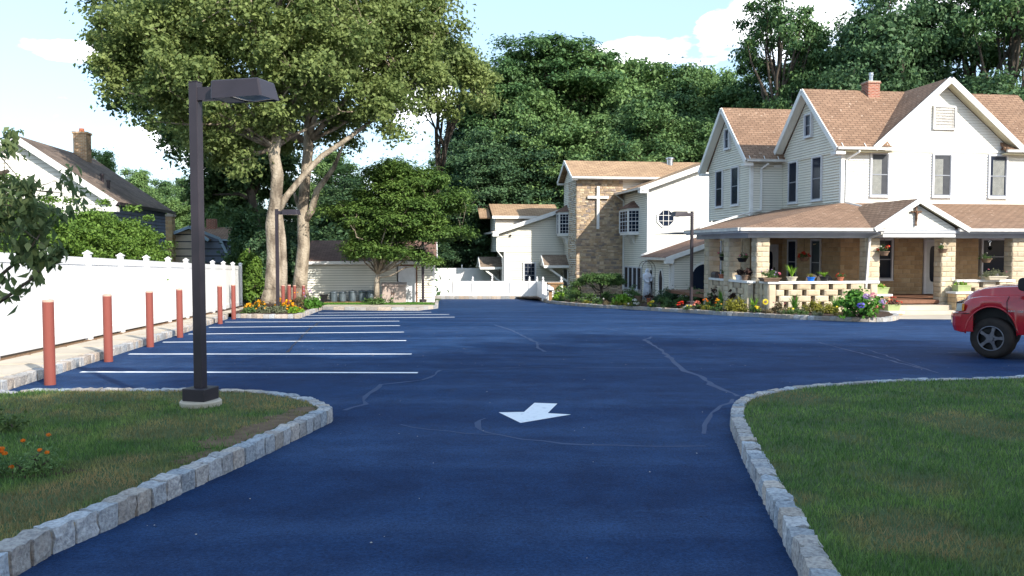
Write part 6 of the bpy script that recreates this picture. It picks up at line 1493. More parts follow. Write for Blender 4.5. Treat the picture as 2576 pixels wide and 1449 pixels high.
# hedge behind the fence
hp = None
for i, (px, Yv, ty, r_, lb) in enumerate([(418, 28.0, 548, 1.0, 'arborvitae at the right end of the hedge, drooping over the white fence'), (352, 26.6, 522, 1.2, 'arborvitae second from the right end of the hedge behind the fence'),
        (305, 25.2, 508, 1.15, 'full round arborvitae in the middle of the hedge behind the fence'), (250, 23.8, 505, 1.2, 'arborvitae below the chimney of the neighbouring house, in the hedge'), (195, 22.4, 500, 1.2, 'arborvitae just right of the near dogwood leaves, in the hedge'),
        (120, 20.8, 470, 1.25, 'yellow-green arborvitae behind the hanging dogwood leaves'), (40, 19.4, 450, 1.3, 'yellow-green arborvitae at the left edge behind the dogwood')]):
    x, y, zt2 = wp(px, ty, Yv); x -= .8 if i == 0 else .5; h = zt2-gz(Yv)
    if hp is None:
        hp = tree('arborvitae', lb, (x, y, gz(y)), [(0, 0, 0), (0, 0, 2), (0, 0, 3.6)], [.07, .05, .02], [(0, 0, 1.9, 1.2, 1.2, 1.9), (.25, .1, 3.0, .75, .7, 1.05), (-.45, 0, 2.6, .7, .7, 1.1)], 170, 210, .28, .085, 'lf_cedar', seed=310, nlimb=12, flat=.5, r0=.02, low=-1, group='arborvitae hedge behind the white fence', cat='shrub', twig=.008, crown='foliage', up=.5)
        hp.scale = (r_/1.2, r_/1.2, h/4.05)
    else: dup(hp, (x, y, gz(y)), i*1.1, lb, scale=(r_/1.2, r_/1.2, h/4.05))
# dogwood whose branches reach in from the left edge
bd = (-4.9, 6.6, 0.0)
dg = tree('dogwood', 'dogwood with large drooping leaves reaching in at the left edge, nearest the camera', bd, rel(bd, [(-290, 850, 6.6), (-270, 700, 6.6), (-200, 560, 6.5), (-100, 470, 6.4), (20, 430, 6.3)]), [.07, .06, .045, .03, .015],
     relb(bd, [(0, 500, 6.3, .32, .4, .24), (100, 530, 6.3, .20, .3, .13), (60, 600, 6.2, .28, .3, .13), (168, 430, 6.3, .09, .09, .22), (185, 480, 6.3, .09, .09, .09), (22, 375, 6.3, .10, .1, .16), (5, 340, 6.3, .1, .1, .08), (-120, 520, 6.3, .5, .5, .5), (150, 650, 6.2, .12, .14, .08), (90, 470, 6.3, .05, .05, .03)]),
     105, 20, .10, .078, 'lf_dogwood', 'bark_dark', 320, 16, .8, 2.1, r0=.016, frac=(.3, 1), twig=.006, low=-1, up=.1, jit=.7, tang=(0, 0, -1))
m = MB(); cl = []
for L_ in ([(-200, 900, 6.4), (-60, 800, 6.3), (20, 745, 6.2), (75, 705, 6.2), (125, 655, 6.2), (160, 622, 6.2)], [(-150, 780, 6.4), (-30, 720, 6.3), (40, 660, 6.3), (80, 620, 6.2), (100, 590, 6.2)], [(40, 660, 6.3), (75, 652, 6.2), (110, 648, 6.2)]):
    q = rel(bd, L_); m.tube(q, [.018*(1-.75*i/(len(q)-1)) for i in range(len(q))], 6)
    for i in range(1, len(q)-1):
        for t_ in (.0, .25, .5, .75): cl.append(np.array(q[i])*(1-t_)+np.array(q[i+1])*t_)
m.build('limb', M['bark_dark'], dg, smooth=True)
rgn = np.random.default_rng(4); cl = np.array(cl)+rgn.normal(0, .02, (len(cl), 3)); C, Nn = fill(rgn, cl, np.tile([0, -.4, .2], (len(cl), 1)), .075, 6, .8, .1)
leafmesh('lower_leaves', C, Nn, .095, M['lf_dogwood'], dg, 1.8, 5, .7, tang=np.array([[0, 0, -1.]]).repeat(len(C), 0))
# trees behind the viewer, which shade the foreground
for i, (x, y, s, kd) in enumerate([(5.2, -7.0, .56, 'broad'), (9.3, -7.5, .74, 'broad'), (13.6, -7.5, .92, 'dark'), (18.5, -7, 1.02, 'broad'), (23.5, -7, 1.08, 'dark'), (28.5, -6.5, 1.05, 'broad'), (2.0, -6.5, .42, 'dark')]):
    dup(wood[kd], (x, y, .2), i*1.7, ['low tree', 'young tree', 'dark tree', 'broad tree', 'tall dark tree', 'wide tree', 'small bushy tree'][i]+' behind the viewer that shades the driveway', scale=(s*1.0, s*1.0, s))

# ================================================================== the garden bed along the buildings
BK = [G(*p) for p in ((1366, 757.5), (1376, 761.7), (1406, 766), (1450, 770), (1498, 774), (1560, 777), (1619, 780.5), (1675, 784), (1741, 788), (1807, 793), (1860, 795.5), (1930, 799.5), (1990, 803), (2080, 806.5), (2138, 808.8), (2196, 810), (2240, 808.5), (2262, 802.5), (2250, 795.5))]
bkp = [(p.x, p.y) for p in BK]
inner = kerb('granite_kerb', bkp, +1, .26, .2, .15, 2, 51, (.98, .93, .85))
m = MB(); poly = [(p.x, p.y) for p in inner]+[tuple(H.wld(-.75, PV-.7)[:2]), tuple(H.wld(-.7, 1)[:2]), tuple(H.wld(-1.75, 11)[:2]), tuple(CH.wld(6, 3)[:2]), tuple(CH.wld(-8, 9)[:2]), (2.1, 48.2)]
m.face([onpl(p, .145) for p in poly]); tag(m.build('flower_bed', M['soil']), kind='structure')
m = MB(); m.face([onpl((G(*p).x, G(*p).y), .006) for p in ((2253, 803), (2420, 804), (2420, 785), (2240, 786))]); tag(m.build('entrance_path', M['concrete']), kind='structure')
m = MB(); pr_ = [(G(*p).x, G(*p).y) for p in ((2420, 806), (2700, 812), (2760, 780), (2420, 783))]; m.face([onpl(p, .10) for p in pr_]); tag(m.build('flower_bed', M['soil']), kind='structure')
m = MB(); m.face([onpl(CH.wld(u, v)[:2], .16) for u, v in ((-3.6, -.2), (-2.8, -2.5), (-2.2, -2.4), (-2.2, 3), (-3.6, 3))]); tag(m.build('garden_path', M['concrete']), kind='structure')

def bp(px, py, h=.15):
    g = G(px, py, h); return (g.x, g.y, g.z)
def plant(kind, label, px0, px1, top, bot, mat, leaf=.09, n=700, flowers=None, cat='shrub', seed=0, name='shrub', group=None, Y=None, flat=1.):
    """plant standing on the bed: pixel extent -> metres at its own distance"""
    if Y is None: c = bp((px0+px1)/2, bot)
    else: v = W((px0+px1)/2, bot, Y); c = (v.x, Y, gz(Y)+.14)
    s = 2100/c[1]; r = (px1-px0)/2/s*.92; h = max(.12, W(0, top, c[1]).z-c[2])
    if kind == 'blades': return blades(name, label, c, n, h, r*1.2, leaf, mat, cat, seed, group=group)
    return bush(name, label, (c[0], c[1]+r*.5*flat, c[2]), r, r*flat, h, n, leaf, mat, cat, flowers, seed, group)
# weeping maple
cm = W(1512, 735, 44.0); c0 = (cm.x, 44.0, gz(44)+.14)
tree('weeping_maple', 'low umbrella shaped weeping maple in front of the stone tower', c0, [(0, 0, 0), (.03, 0, .5), (-.05, 0, .95)], [.09, .075, .05],
     [(0, 0, 1.25, 1.35, 1.0, .24), (-.9, -.1, 1.0, .65, .6, .22), (.85, -.1, 1.08, .6, .6, .2), (-1.4, -.2, .62, .3, .4, .3), (.3, -.3, 1.1, .8, .7, .2)], 95, 130, .22, .085, 'lf_bush', 'bark_dark', 401, 12, .5, 2.0, r0=.04, twig=.01, up=1.0, cat='tree')
P_ = plant
P_('b', 'dark rounded shrub at the left end of the garden bed by the white gate', 1392, 1436, 712, 762, 'lf_wood', .1, 1100, seed=1, Y=46.5)
P_('b', 'dark shrub left of the weeping maple trunk, against the stone tower', 1425, 1470, 722, 765, 'lf_wood', .1, 900, seed=2, Y=45)
P_('b', 'lime leaved shrub peeping out beside the wooden planter at the left end of the bed', 1392, 1420, 722, 752, 'lf_lime', .12, 260, seed=3, Y=46)
P_('b', 'golden leaved shrub tucked under the portico by the tower', 1404, 1424, 700, 722, 'lf_yellow', .11, 260, seed=4, Y=50)
P_('b', 'loose green shrub below the weeping maple, left of its trunk', 1462, 1512, 728, 764, 'lf_bush', .09, 700, seed=5, Y=42.5)
P_('b', 'loose green shrub below the weeping maple, right of its trunk', 1514, 1556, 726, 762, 'lf_bush', .09, 700, seed=6, Y=42.5)
P_('b', 'bright lime green mound of broad leaves at the front of the bed', 1542, 1588, 737, 768, 'lf_lime', .15, 650, seed=7, name='hosta', Y=39.6)
P_('b', 'small white flowered clump right of the lime green mound', 1585, 1612, 754, 767, 'lf_bush', .06, 300, [('p_white', 10, .11)], 'flowers', 8, 'flower_clump', Y=37.8)
P_('b', 'cream flowered clump at the kerb right of the lime mound', 1571, 1592, 760, 770, 'lf_yellow', .06, 240, [('p_white', 5, .08)], 'flowers', 9, 'flower_clump', Y=37.4)
P_('b', 'yellow flowered clump at the kerb below the statue', 1630, 1652, 760, 773, 'lf_bush', .06, 300, [('p_yellow', 9, .11)], 'flowers', 10, 'flower_clump', Y=36.6)
P_('b', 'clipped dark hedge running from the statue to the arch window', 1640, 1716, 730, 756, 'lf_dark', .09, 2200, seed=11, name='hedge', Y=41.8, flat=.5)
P_('b', 'green shrub at the foot of the metal arbor, on its right', 1600+56, 1690, 742, 766, 'lf_bush', .09, 600, [('p_red', 2, .1)], seed=12, Y=38.8)
P_('b', 'leafy shrub left of the metal arbor above the dark barrel', 1575, 1612, 713, 742, 'lf_wood', .10, 700, seed=13, Y=43.5)
P_('b', 'bluish green low shrub left of the bed lamp post', 1672, 1706, 748, 770, 'lf_wood', .08, 600, seed=14, Y=37.2)
P_('b', 'red begonia clump just left of the bed lamp post base', 1704, 1723, 759, 773, 'lf_red', .06, 300, [('p_red', 12, .08)], 'flowers', 15, 'flower_clump', Y=35.3)
P_('b', 'yellow and white flowers in front of the bed lamp post base', 1722, 1742, 768, 778, 'lf_bush', .05, 220, [('p_yellow', 5, .08), ('p_white', 4, .08)], 'flowers', 16, 'flower_clump', Y=34.4)
P_('b', 'coral pink flower clump just right of the bed lamp post base', 1743, 1764, 760, 776, 'lf_bush', .06, 300, [('p_coral', 12, .10)], 'flowers', 17, 'flower_clump', Y=34.6)
P_('b', 'orange tipped bushy plant right of the coral flowers', 1762, 1792, 754, 777, 'lf_bush', .06, 500, [('p_orange', 16, .06)], 'flowers', 18, 'flower_clump', Y=34.2)
P_('b', 'tall orange and yellow flowered plant in front of the left side porch', 1799, 1818, 751, 782, 'lf_bush', .06, 450, [('p_gold', 16, .07), ('p_orange', 8, .07)], 'flowers', 19, 'flower_clump', Y=32.6)
P_('b', 'yellow-green spreading shrub in front of the corner pillar', 1822, 1884, 745, 782, 'lf_yellow', .065, 1500, seed=20, Y=32.4)
P_('b', 'dark green shrub behind the orange flowers left of the porch', 1776, 1822, 738, 768, 'lf_wood', .09, 900, seed=21, Y=35.5)
P_('b', 'dark green shrub under the arch window, right of the lamp post', 1745, 1785, 725, 758, 'lf_wood', .09, 800, seed=22, Y=38.5)
P_('b', 'green shrub under the arch window, left of the lamp post', 1700, 1736, 732, 760, 'lf_bush', .09, 700, seed=23, Y=38.5)
P_('b', 'burgundy leaved plant at the foot of the left porch parapet, far one', 1784, 1810, 722, 748, 'lf_red', .09, 260, seed=24, Y=35.2)
P_('b', 'burgundy leaved plant at the foot of the left porch parapet, near the corner pillar', 1830, 1856, 718, 748, 'lf_red', .09, 260, seed=25, Y=33.6)
P_('blades', 'clump of upright strap leaves before the left porch parapet', 1801, 1828, 718, 757, 'lf_bright', .05, 26, cat='plant', seed=26, name='strap_leaf_plant', Y=34.0)
P_('blades', 'tall strap leaved clump between the two side parapets and the corner pillar', 1852, 1890, 712, 760, 'lf_bright', .05, 30, cat='plant', seed=27, name='strap_leaf_plant', Y=33.4)
P_('blades', 'sunlit strap leaved clump at the foot of the corner pillar', 1880, 1912, 738, 778, 'lf_lime', .05, 26, cat='plant', seed=28, name='strap_leaf_plant', Y=32.2)
P_('b', 'yellow flowered clump at the kerb below the corner pillar', 1896, 1915, 772, 786, 'lf_bush', .06, 260, [('p_yellow', 7, .09)], 'flowers', 29, 'flower_clump', Y=31.6)
P_('b', 'russet bushy plant in front of the pierced front parapet', 1938, 1986, 758, 789, 'lf_brown', .06, 900, [('p_pink', 4, .05)], seed=30, Y=31.3)
P_('b', 'yellow flowered clump at the kerb in the middle of the front bed', 1980, 1998, 776, 791, 'lf_bush', .06, 260, [('p_yellow', 6, .09)], 'flowers', 31, 'flower_clump', Y=31.0)
P_('blades', 'tall grass clump before the middle of the pierced parapet', 1978, 2020, 732, 788, 'lf_bright', .045, 40, cat='plant', seed=32, name='strap_leaf_plant', Y=31.6)
P_('b', 'yellow-green feathery shrub in front of the parapet, larger left one', 2026, 2072, 751, 793, 'lf_yellow', .065, 1300, seed=33, Y=31.2)
P_('b', 'yellow-green feathery shrub in front of the parapet, lower right one', 2068, 2112, 764, 797, 'lf_yellow', .065, 1000, [('p_yellow', 3, .09)], seed=34, Y=30.7)
P_('blades', 'tall grass clump beside the downspout before the hydrangea', 2082, 2126, 728, 780, 'lf_bright', .045, 40, cat='plant', seed=35, name='strap_leaf_plant', Y=31.8)
P_('b', 'grey-green filler plant left of the hydrangea', 2000, 2034, 768, 792, 'lf_silver', .06, 500, seed=36, Y=31.2)
P_('b', 'broad dark shrub filling the corner between the low chapel room and the porch', 1722, 1790, 716, 752, 'lf_wood', .1, 1700, seed=37, Y=42.5)
P_('b', 'low dark shrub under the two oval chapel windows', 1655, 1722, 724, 752, 'lf_dark', .1, 1500, seed=38, Y=44.0)
# low edging plants along the kerb
k = 0
LM = ['by the gate post', 'by the wooden planter', 'below the far left dark shrub', 'below the weeping maple on its left', 'below the weeping maple on its right', 'left of the lime mound', 'right of the lime mound', 'below the statue',
      'left of the bed lamp post', 'right of the coral flowers', 'below the side parapet', 'below the corner pillar', 'below the parapet corner', 'below the parapet middle', 'left of the hydrangea']
for i in range(0, len(BK)-5, 1):
    for t in (.2, .62):
        p = BK[i].lerp(BK[i+1], t); n_ = (BK[i+1]-BK[i]).normalized(); s_ = Vector((-n_.y, n_.x, 0)); c = p+s_*.48; r_ = .22+.1*((i*7+k) % 3)/2
        ks = ['lf_bush', 'lf_brown', 'lf_yellow', 'lf_bush', 'lf_silver']; cn_ = ['green', 'russet', 'yellowish', 'green', 'grey-green']
        bush('edging_plant', 'low %s edging plant %s, the %s one' % (cn_[(i*2+k) % 5], LM[i], 'left' if t < .5 else 'right'), (c.x, c.y, -.03*c.y+.14), r_*1.4, r_, .16+.07*(k % 3), 260, .055, ks[(i*2+k) % 5], 'plant', None, 60+k, 'low edging plants along the garden kerb', stems=False); k += 1
# hydrangea with its flower heads
hc = G(2180, 800, .15); hy = bush('hydrangea', 'big round hydrangea with mauve, pink and blue flower heads by the steps', (hc.x, hc.y+.55, hc.z), .80, .62, 1.02, 1500, .13, 'lf_bright', 'shrub', None, 70, aspect=1.5)
hy.rotation_euler.z = 0
for px, py, mt, s_ in ((2180, 745, 'p_mauve', .11), (2197, 742, 'p_pink', .10), (2166, 768, 'p_blue', .12), (2220, 759, 'p_mauve', .11), (2204, 771, 'p_coral', .065), (2196, 780, 'p_coral', .06), (2222, 772, 'p_pink', .05)):
    v = W(px, py, hc.y-.04); c = np.array((v.x-hy.location.x, v.y-hy.location.y, v.z-hy.location.z)); rgn = np.random.default_rng(int(px)); d = rgn.normal(0, 1, (70, 3)); d /= np.linalg.norm(d, axis=1)[:, None]
    leafmesh('flower_head', c+d*s_*np.array([1, 1, .8]), d, s_*.42, M[mt], hy, 1.05, int(px), .2)
# flower ornament on a stake
sf = G(1925, 790, .15); t = thing('sunflower_ornament', 'yellow sunflower garden ornament on a stake below the parapet corner', 'garden ornament', sf)
m = MB(); m.tube([(0, 0, 0), (0, 0, .42)], .008, 6); m.build('stake', M['iron'], t)
m = MB()
for i in range(16):
    a = 2*math.pi*i/16; d = Vector((math.cos(a), 0, math.sin(a))); s_ = Vector((-math.sin(a), 0, math.cos(a))); o = Vector((0, -.02, .45))
    m.prism([o+d*.04-s_*.012, o+d*.08-s_*.02, o+d*.12, o+d*.08+s_*.02, o+d*.04+s_*.012], (0, .006, 0))
m.build('petals', M['p_yellow'], t); m = MB(); m.lathe([(.001, -.02), (.042, -.015), (.042, .012), (.001, .014)], n=16)
o_ = m.build('centre', M['brownpot'], t); o_.rotation_euler = (R(90), 0, 0); o_.location = (0, -.02, .45)

# ------------------------------------------------------------------ statue in the arbour
sY = 44.3; sp_ = W(1628, 741, sY); sb = (sp_.x, sY, gz(sY)+.14)
st = thing('statue', 'white robed bearded statue standing inside the black metal arbor', 'statue', sb, R(-70))
m = MB(); m.box(-.2, -.2, 0, .2, .2, .10); m.build('plinth', M['concrete'], st, bevel=.01)
# one skinned figure: pelvis root, long robe, folded arms
me = bpy.data.meshes.new('figure')
J = [((0, 0, .98), .17), ((0, -.01, 1.2), .155), ((0, -.01, 1.42), .17), ((0, .0, 1.53), .09), ((.02, 0, 1.60), .062), ((.035, 0, 1.70), .095), ((.03, 0, 1.79), .075),
     ((0, 0, .75), .185), ((0, 0, .45), .20), ((.01, 0, .14), .225),
     ((0, .17, 1.43), .085), ((.05, .23, 1.22), .075), ((.17, .13, 1.10), .058), ((.22, .02, 1.13), .04),
     ((0, -.17, 1.43), .085), ((.05, -.23, 1.20), .078), ((.18, -.12, 1.05), .060), ((.23, .0, 1.07), .04), ((.105, 0, 1.66), .03), ((.085, 0, 1.62), .035)]
E_ = [(0, 1), (1, 2), (2, 3), (3, 4), (4, 5), (5, 6), (0, 7), (7, 8), (8, 9), (2, 10), (10, 11), (11, 12), (12, 13), (2, 14), (14, 15), (15, 16), (16, 17), (5, 18), (5, 19)]
me.from_pydata([(a[0], a[1], a[2]) for a, _ in J], E_, []); fo = link('figure', me, st); sk = fo.modifiers.new('skin', 'SKIN'); sk.use_smooth_shade = True
for i, (_, r_) in enumerate(J): me.skin_vertices[0].data[i].radius = (r_, r_)
me.skin_vertices[0].data[0].use_root = True; sb2 = fo.modifiers.new('sub', 'SUBSURF'); sb2.levels = 2; sb2.render_levels = 2; me.materials.append(M['statue'])
m = MB()
for i in range(22):                                            # robe folds
    a = 2*math.pi*i/22; r0_, r1_ = .16, .225; m.tube([(r0_*math.cos(a), r0_*math.sin(a), 1.0), (.20*math.cos(a+.05), .20*math.sin(a+.05), .6), (r1_*math.cos(a+.02), r1_*math.sin(a+.02), .12)], [.012, .024, .030], 6)
m.build('robe_folds', M['statue'], st, smooth=True)
m = MB(); m.tube([(-.04, 0, 1.50), (-.10, 0, 1.62), (-.07, 0, 1.75)], [.10, .085, .03], 8); m.build('hood', M['statue'], st, smooth=True)
ab = thing('garden_arbor', 'black wrought iron garden arbor around the white statue', 'arbor', (sb[0]-.02, sb[1]-.0, sb[2]), R(8))
def archbar(x0, y0, x1, y1, m):
    c = ((x0+x1)/2, (y0+y1)/2); r_ = math.hypot(x1-x0, y1-y0)/2; dx, dy = (x1-x0)/2/r_, (y1-y0)/2/r_
    pts = [(x0, y0, 0), (x0, y0, 1.75)]+[(c[0]-dx*r_*math.cos(math.pi*k/10), c[1]-dy*r_*math.cos(math.pi*k/10), 1.75+.42*math.sin(math.pi*k/10)) for k in range(1, 10)]+[(x1, y1, 1.75), (x1, y1, 0)]
    m.tube(pts, .014, 6)
m = MB(); w_, dpt = .36, .28
archbar(-w_, -dpt, w_, -dpt, m); archbar(-w_, dpt, w_, dpt, m); m.build('arch', M['iron'], ab)
for s in (-1, 1):
    m = MB()
    for k in range(1, 5): y_ = -dpt+2*dpt*k/5; m.tube([(s*w_, y_, .3), (s*w_, y_, 1.28)], .008, 5)
    for z_ in (.3, .62, .95, 1.28): m.tube([(s*w_, -dpt, z_), (s*w_, dpt, z_)], .010, 5)
    m.build('side_panel', M['iron'], ab)
m = MB()
for x_ in (.05, .13, .21, .29): m.tube([(x_-.36+.36, -dpt, .3), (x_, -dpt, 1.28)], .008, 5)
for z_ in (.3, .95, 1.28): m.tube([(0, -dpt, z_), (w_, -dpt, z_)], .010, 5)
m.build('gate', M['iron'], ab)

# ------------------------------------------------------------------ pots
def pot(label, loc, r, h, mat, plantm=None, ph=.2, pr=None, n=160, leaf=.05, flowers=None, kind='bush', seed=0, name='flower_pot', square=False, cat='flower pot', group=None, rz=0):
    t = thing(name, label, cat, loc, rz, group); m = MB()
    if square:
        a, b, c, d = r*.82, r*.55, r, r*.68
        m.mesh([(-a, -b, 0), (a, -b, 0), (a, b, 0), (-a, b, 0), (-c, -d, h), (c, -d, h), (c, d, h), (-c, d, h)], [(0, 3, 2, 1), (4, 5, 6, 7), (0, 1, 5, 4), (1, 2, 6, 5), (2, 3, 7, 6), (3, 0, 4, 7)])
        m.box(-c-.01, -d-.01, h-.03, c+.01, d+.01, h+.004)
    else: m.lathe([(r*.70, 0), (r*.93, h*.8), (r*1.06, h*.8), (r*1.08, h), (r*.95, h), (r*.93, h-.02), (.001, h-.02)], n=18)
    m.build('pot', M[mat], t, smooth=False)
    if plantm:
        if kind == 'blades': blades('', '', (0, 0, h-.02), n, ph, pr or r*1.6, leaf, plantm, seed=seed, parent=t)
        else: bush('', '', (0, 0, h-.02), pr or r*1.25, (pr or r*1.25)*(.7 if square else 1), ph, n, leaf, plantm, flowers=flowers, seed=seed, parent=t, stems=False)
    return t
def hw_(px, v, z): u, _ = H.hf(px, 700, v); return H.wld(u, v, z)
zc = .36+.002; vf = PV-.75+.10
pot('planter of purple and pink trailing flowers on the left end of the front parapet', hw_(1936, vf, zc), .36, .14, 'brownpot', 'lf_bush', .34, .42, 700, .05, [('p_mauve', 10, .05), ('p_pink', 6, .07)], seed=1, square=True, rz=R(8))
pot('cream pot of tall spiky leaves on the front parapet', hw_(1992, vf, zc), .20, .18, 'creampot', 'lf_lime', .58, .42, 34, .035, kind='blades', seed=2)
pot('small bright blue pot with variegated spiky leaves on the front parapet', hw_(2040, vf, zc), .15, .16, 'blue', 'lf_yellow', .20, .28, 36, .03, kind='blades', seed=3)
pot('black pot with pale spider leaves on the front parapet', hw_(2073, vf, zc), .17, .18, 'dark', 'lf_lime', .26, .32, 44, .03, kind='blades', seed=4)
pot('terracotta pot with red flowers at the right end of the front parapet', hw_(2114, vf, zc), .13, .16, 'terracotta', 'lf_bush', .16, .15, 150, .05, [('p_red', 8, .06)], seed=5)
def lw_(px, z): v, _ = H.hs(px, 690, -6.24); return H.wld(-6.24, v, z)
pot('white pot with burgundy leaves on the side parapet next to the corner pillar', lw_(1859, zc), .16, .19, 'white', 'lf_red', .30, .24, 220, .08, seed=6)
pot('brown pot with burgundy leaves on the side parapet beside the white pot', lw_(1876, zc), .18, .22, 'brownpot', 'lf_red', .32, .26, 260, .08, seed=7)
pot('terracotta planter with leafy plant on the far side parapet', lw_(1820, zc), .20, .17, 'terracotta', 'lf_bush', .28, .22, 220, .06, seed=8, square=True, rz=R(100))
# mailbox like lantern box on the far parapet
t = thing('mailbox', 'dark arched mailbox resting on the far side parapet', 'mailbox', lw_(1800, zc), R(98)); m = MB()
m.prism([(-.22, -.12, 0), (-.22, .12, 0)]+[(-.22, .12*math.cos(math.pi*k/8), .16+.12*math.sin(math.pi*k/8)) for k in range(9)], (.44, 0, 0)); m.build('box', M['brown_metal'], t)
m = MB(); m.box(.2, -.005, .1, .235, .02, .2); m.build('flag', M['red'], t)
# green planters on the piers beside the steps
def pw(u, v, z): return H.wld(u, v, z)
pot('pale green square planter left of the steps, on the taller pier', pw(-1.01, PV-.36, -.17), .30, .26, 'greenpot', 'lf_lime', .16, .24, 260, .07, [('p_coral', 3, .05)], seed=9, square=True, rz=R(8))
pot('pale green planter of orange-red flowers left of the steps, on the low pier', pw(-.86, PV-.96, -.80), .27, .24, 'greenpot', 'lf_red', .30, .40, 500, .05, [('p_red', 18, .06), ('p_coral', 8, .06)], seed=10, square=True, rz=R(8))
pot('pale green square planter right of the steps, on the taller pier', pw(2.52, PV-.40, -.10), .30, .26, 'greenpot', 'lf_lime', .16, .24, 260, .07, [('p_pink', 2, .06)], seed=11, square=True, rz=R(8))
pot('pale green planter of orange-red flowers right of the steps, behind the red truck', pw(2.80, PV-.98, -.62), .27, .24, 'greenpot', 'lf_brown', .22, .36, 400, .05, [('p_coral', 22, .06)], seed=12, square=True, rz=R(8))
pot('mixed trailing planter on the right parapet behind the truck hood', pw(4.1, PV-.2, .36), .42, .14, 'creampot', 'lf_silver', .30, .58, 900, .055, [('p_pink', 5, .05)], seed=13, square=True, rz=R(8))
for px, Yv, lb, mt, bt, tp in ((1606, 43.0, 'dark wooden barrel planter left of the statue', 'brownpot', 754, 730), (1632, 42.0, 'terracotta pot of dark leaves at the statue foot', 'terracotta', 749, 734)):
    v = W(px, bt, Yv); pot(lb, (v.x, Yv, gz(Yv)+.14), .20 if Yv > 42.5 else .12, .36 if Yv > 42.5 else .26, mt, 'lf_red' if Yv < 42.5 else 'lf_wood', .26, .24, 260, .07, seed=int(px))
# hanging baskets
def basket(label, loc, r, drop, mat, flowers, seed, n=260, chains=True, wide=1.3, group='hanging flower baskets on the porch'):
    t = thing('hanging_basket', label, 'hanging basket', loc, 0, group); m = MB()       # loc: rim height
    m.lathe([(r*.62, -.17), (r*.9, -.03), (r*1.02, -.03), (r*1.04, 0), (r*.9, 0), (.001, -.02)], n=16); m.build('pot', M[mat], t)
    m = MB()
    for k in range(3): a = 2.1*k; m.tube([(r*math.cos(a), r*math.sin(a), 0), (0, 0, .26)], .005, 4)
    m.tube([(0, 0, .26), (0, 0, drop)], .006, 4); m.build('hanger', M['iron'], t)
    bush('', '', (0, 0, -.03), r*wide, r*wide, .24, n, .05, 'lf_bush', flowers=flowers, seed=seed, parent=t, stems=False); return t
basket('hanging basket of red flowers against the wall between the two dark porch windows', hw_(2022, -1.2, 1.24), .21, .80, 'brownpot', [('p_red', 16, .10)], 1, wide=1.1)
basket('hanging basket with red geraniums at the left corner of the steps', hw_(2223, PV-.25, 1.52), .20, .50, 'brownpot', [('p_red', 5, .13), ('p_white', 3, .07)], 2)
basket('hanging basket with white flowers in front of the pillar right of the steps', hw_(2370, PV-.2, 1.62), .19, .48, 'brownpot', [('p_white', 4, .05), ('p_pink', 1, .07)], 3)
b_ = basket('hanging basket on a white hook with a tag, before the dark window at right', hw_(2480, PV+.2, 1.22), .22, .75, 'brownpot', [('p_white', 2, .05)], 4, wide=1.15)
m = MB(); m.mesh([(-.10, -.24, .42), (0, -.24, .32), (.10, -.24, .42), (.02, -.24, .52), (-.02, -.24, .52)], [(0, 1, 2, 3, 4), (4, 3, 2, 1, 0)]); m.tube([(0, -.23, .52), (-.01, -.23, .62), (.05, -.23, .70), (-.03, -.23, .74), (-.05, -.23, .68)], .012, 6); m.build('tag', M['white'], b_)
basket('hanging basket with pink flowers in the far opening of the side porch', H.wld(-6.1, -1.3, 1.28), .20, .70, 'dark', [('p_pink', 4, .09)], 5, wide=1.4)
basket('dark hanging basket with a chain in the near opening of the side porch', H.wld(-6.15, -3.35, 1.25), .22, .74, 'dark', [('p_pink', 3, .08)], 6, wide=1.3)
# two wicker porch chairs behind the parapet
M['wicker'] = pm('grey_wicker', (.14, .12, .11), (.08, .07, .065), 30, .8, .6, 60)
def chair(label, loc, rz):
    t = thing('porch_chair', label, 'chair', loc, rz, 'wicker porch chairs'); m = MB(); m.box(-.28, -.26, .40, .28, .26, .46); m.build('seat', M['wicker'], t, bevel=.02)
    m = MB(); P = [(-.33, .26, .46)]+[(-.33*math.cos(math.pi*k/10), .26+.06, .78+.24*math.sin(math.pi*k/10)) for k in range(11)]+[(.33, .26, .46)]; m.prism(P, (0, .05, 0)); m.build('backrest', M['wicker'], t)
    for s in (-1, 1):
        m = MB(); m.tube([(s*.31, .28, .66), (s*.33, -.05, .68), (s*.31, -.27, .62), (s*.29, -.28, .42)], .028, 6); m.build('armrest', M['wicker'], t)
        for y_ in (-.24, .24): m = MB(); m.tube([(s*.26, y_, 0), (s*.26, y_, .42)], .022, 6); m.build('leg', M['wicker'], t)
    return t
chair('grey wicker chair with rounded back, left of the pair on the porch', hw_(2028, -2.4, -.46), R(200)); chair('grey wicker chair with rounded back, right of the pair on the porch', hw_(2066, -2.5, -.46), R(180))

# ------------------------------------------------------------------ small wooden planter stand and grill cover by the gate
v = W(1396, 757, 46.8); t = thing('wooden_planter', 'rustic wooden planter stand beside the white gate panel', 'planter', (v.x, 46.8, gz(46.8)+.13), R(8)); m = MB()
m.box(-.45, -.2, .92, .45, .2, 1.02); m.build('top', M['wood'], t, bevel=.01); m = MB(); m.box(-.28, -.15, .55, .28, .15, .92); m.build('box', M['wood'], t)
for s in (-1, 1): m = MB(); m.box(s*.36-.07, -.12, 0, s*.36+.07, .12, .92); m.build('leg', M['trim'], t)
v = W(1376, 758, 46.4); t = thing('garden_lantern', 'small white round lantern on a tan post at the end of the gate', 'lantern', (v.x+.18, 46.2, gz(46.2)+.13), 0); m = MB(); m.box(-.09, -.09, 0, .09, .09, .55); m.build('post', M['wood'], t)
m = MB(); m.lathe([(.10, .55), (.19, .60), (.20, .66), (.14, .76), (.001, .80)], n=14); m.build('globe', M['white'], t); m = MB(); m.lathe([(.21, .56), (.22, .60), (.001, .61)], n=14); m.build('rim', M['dark'], t)

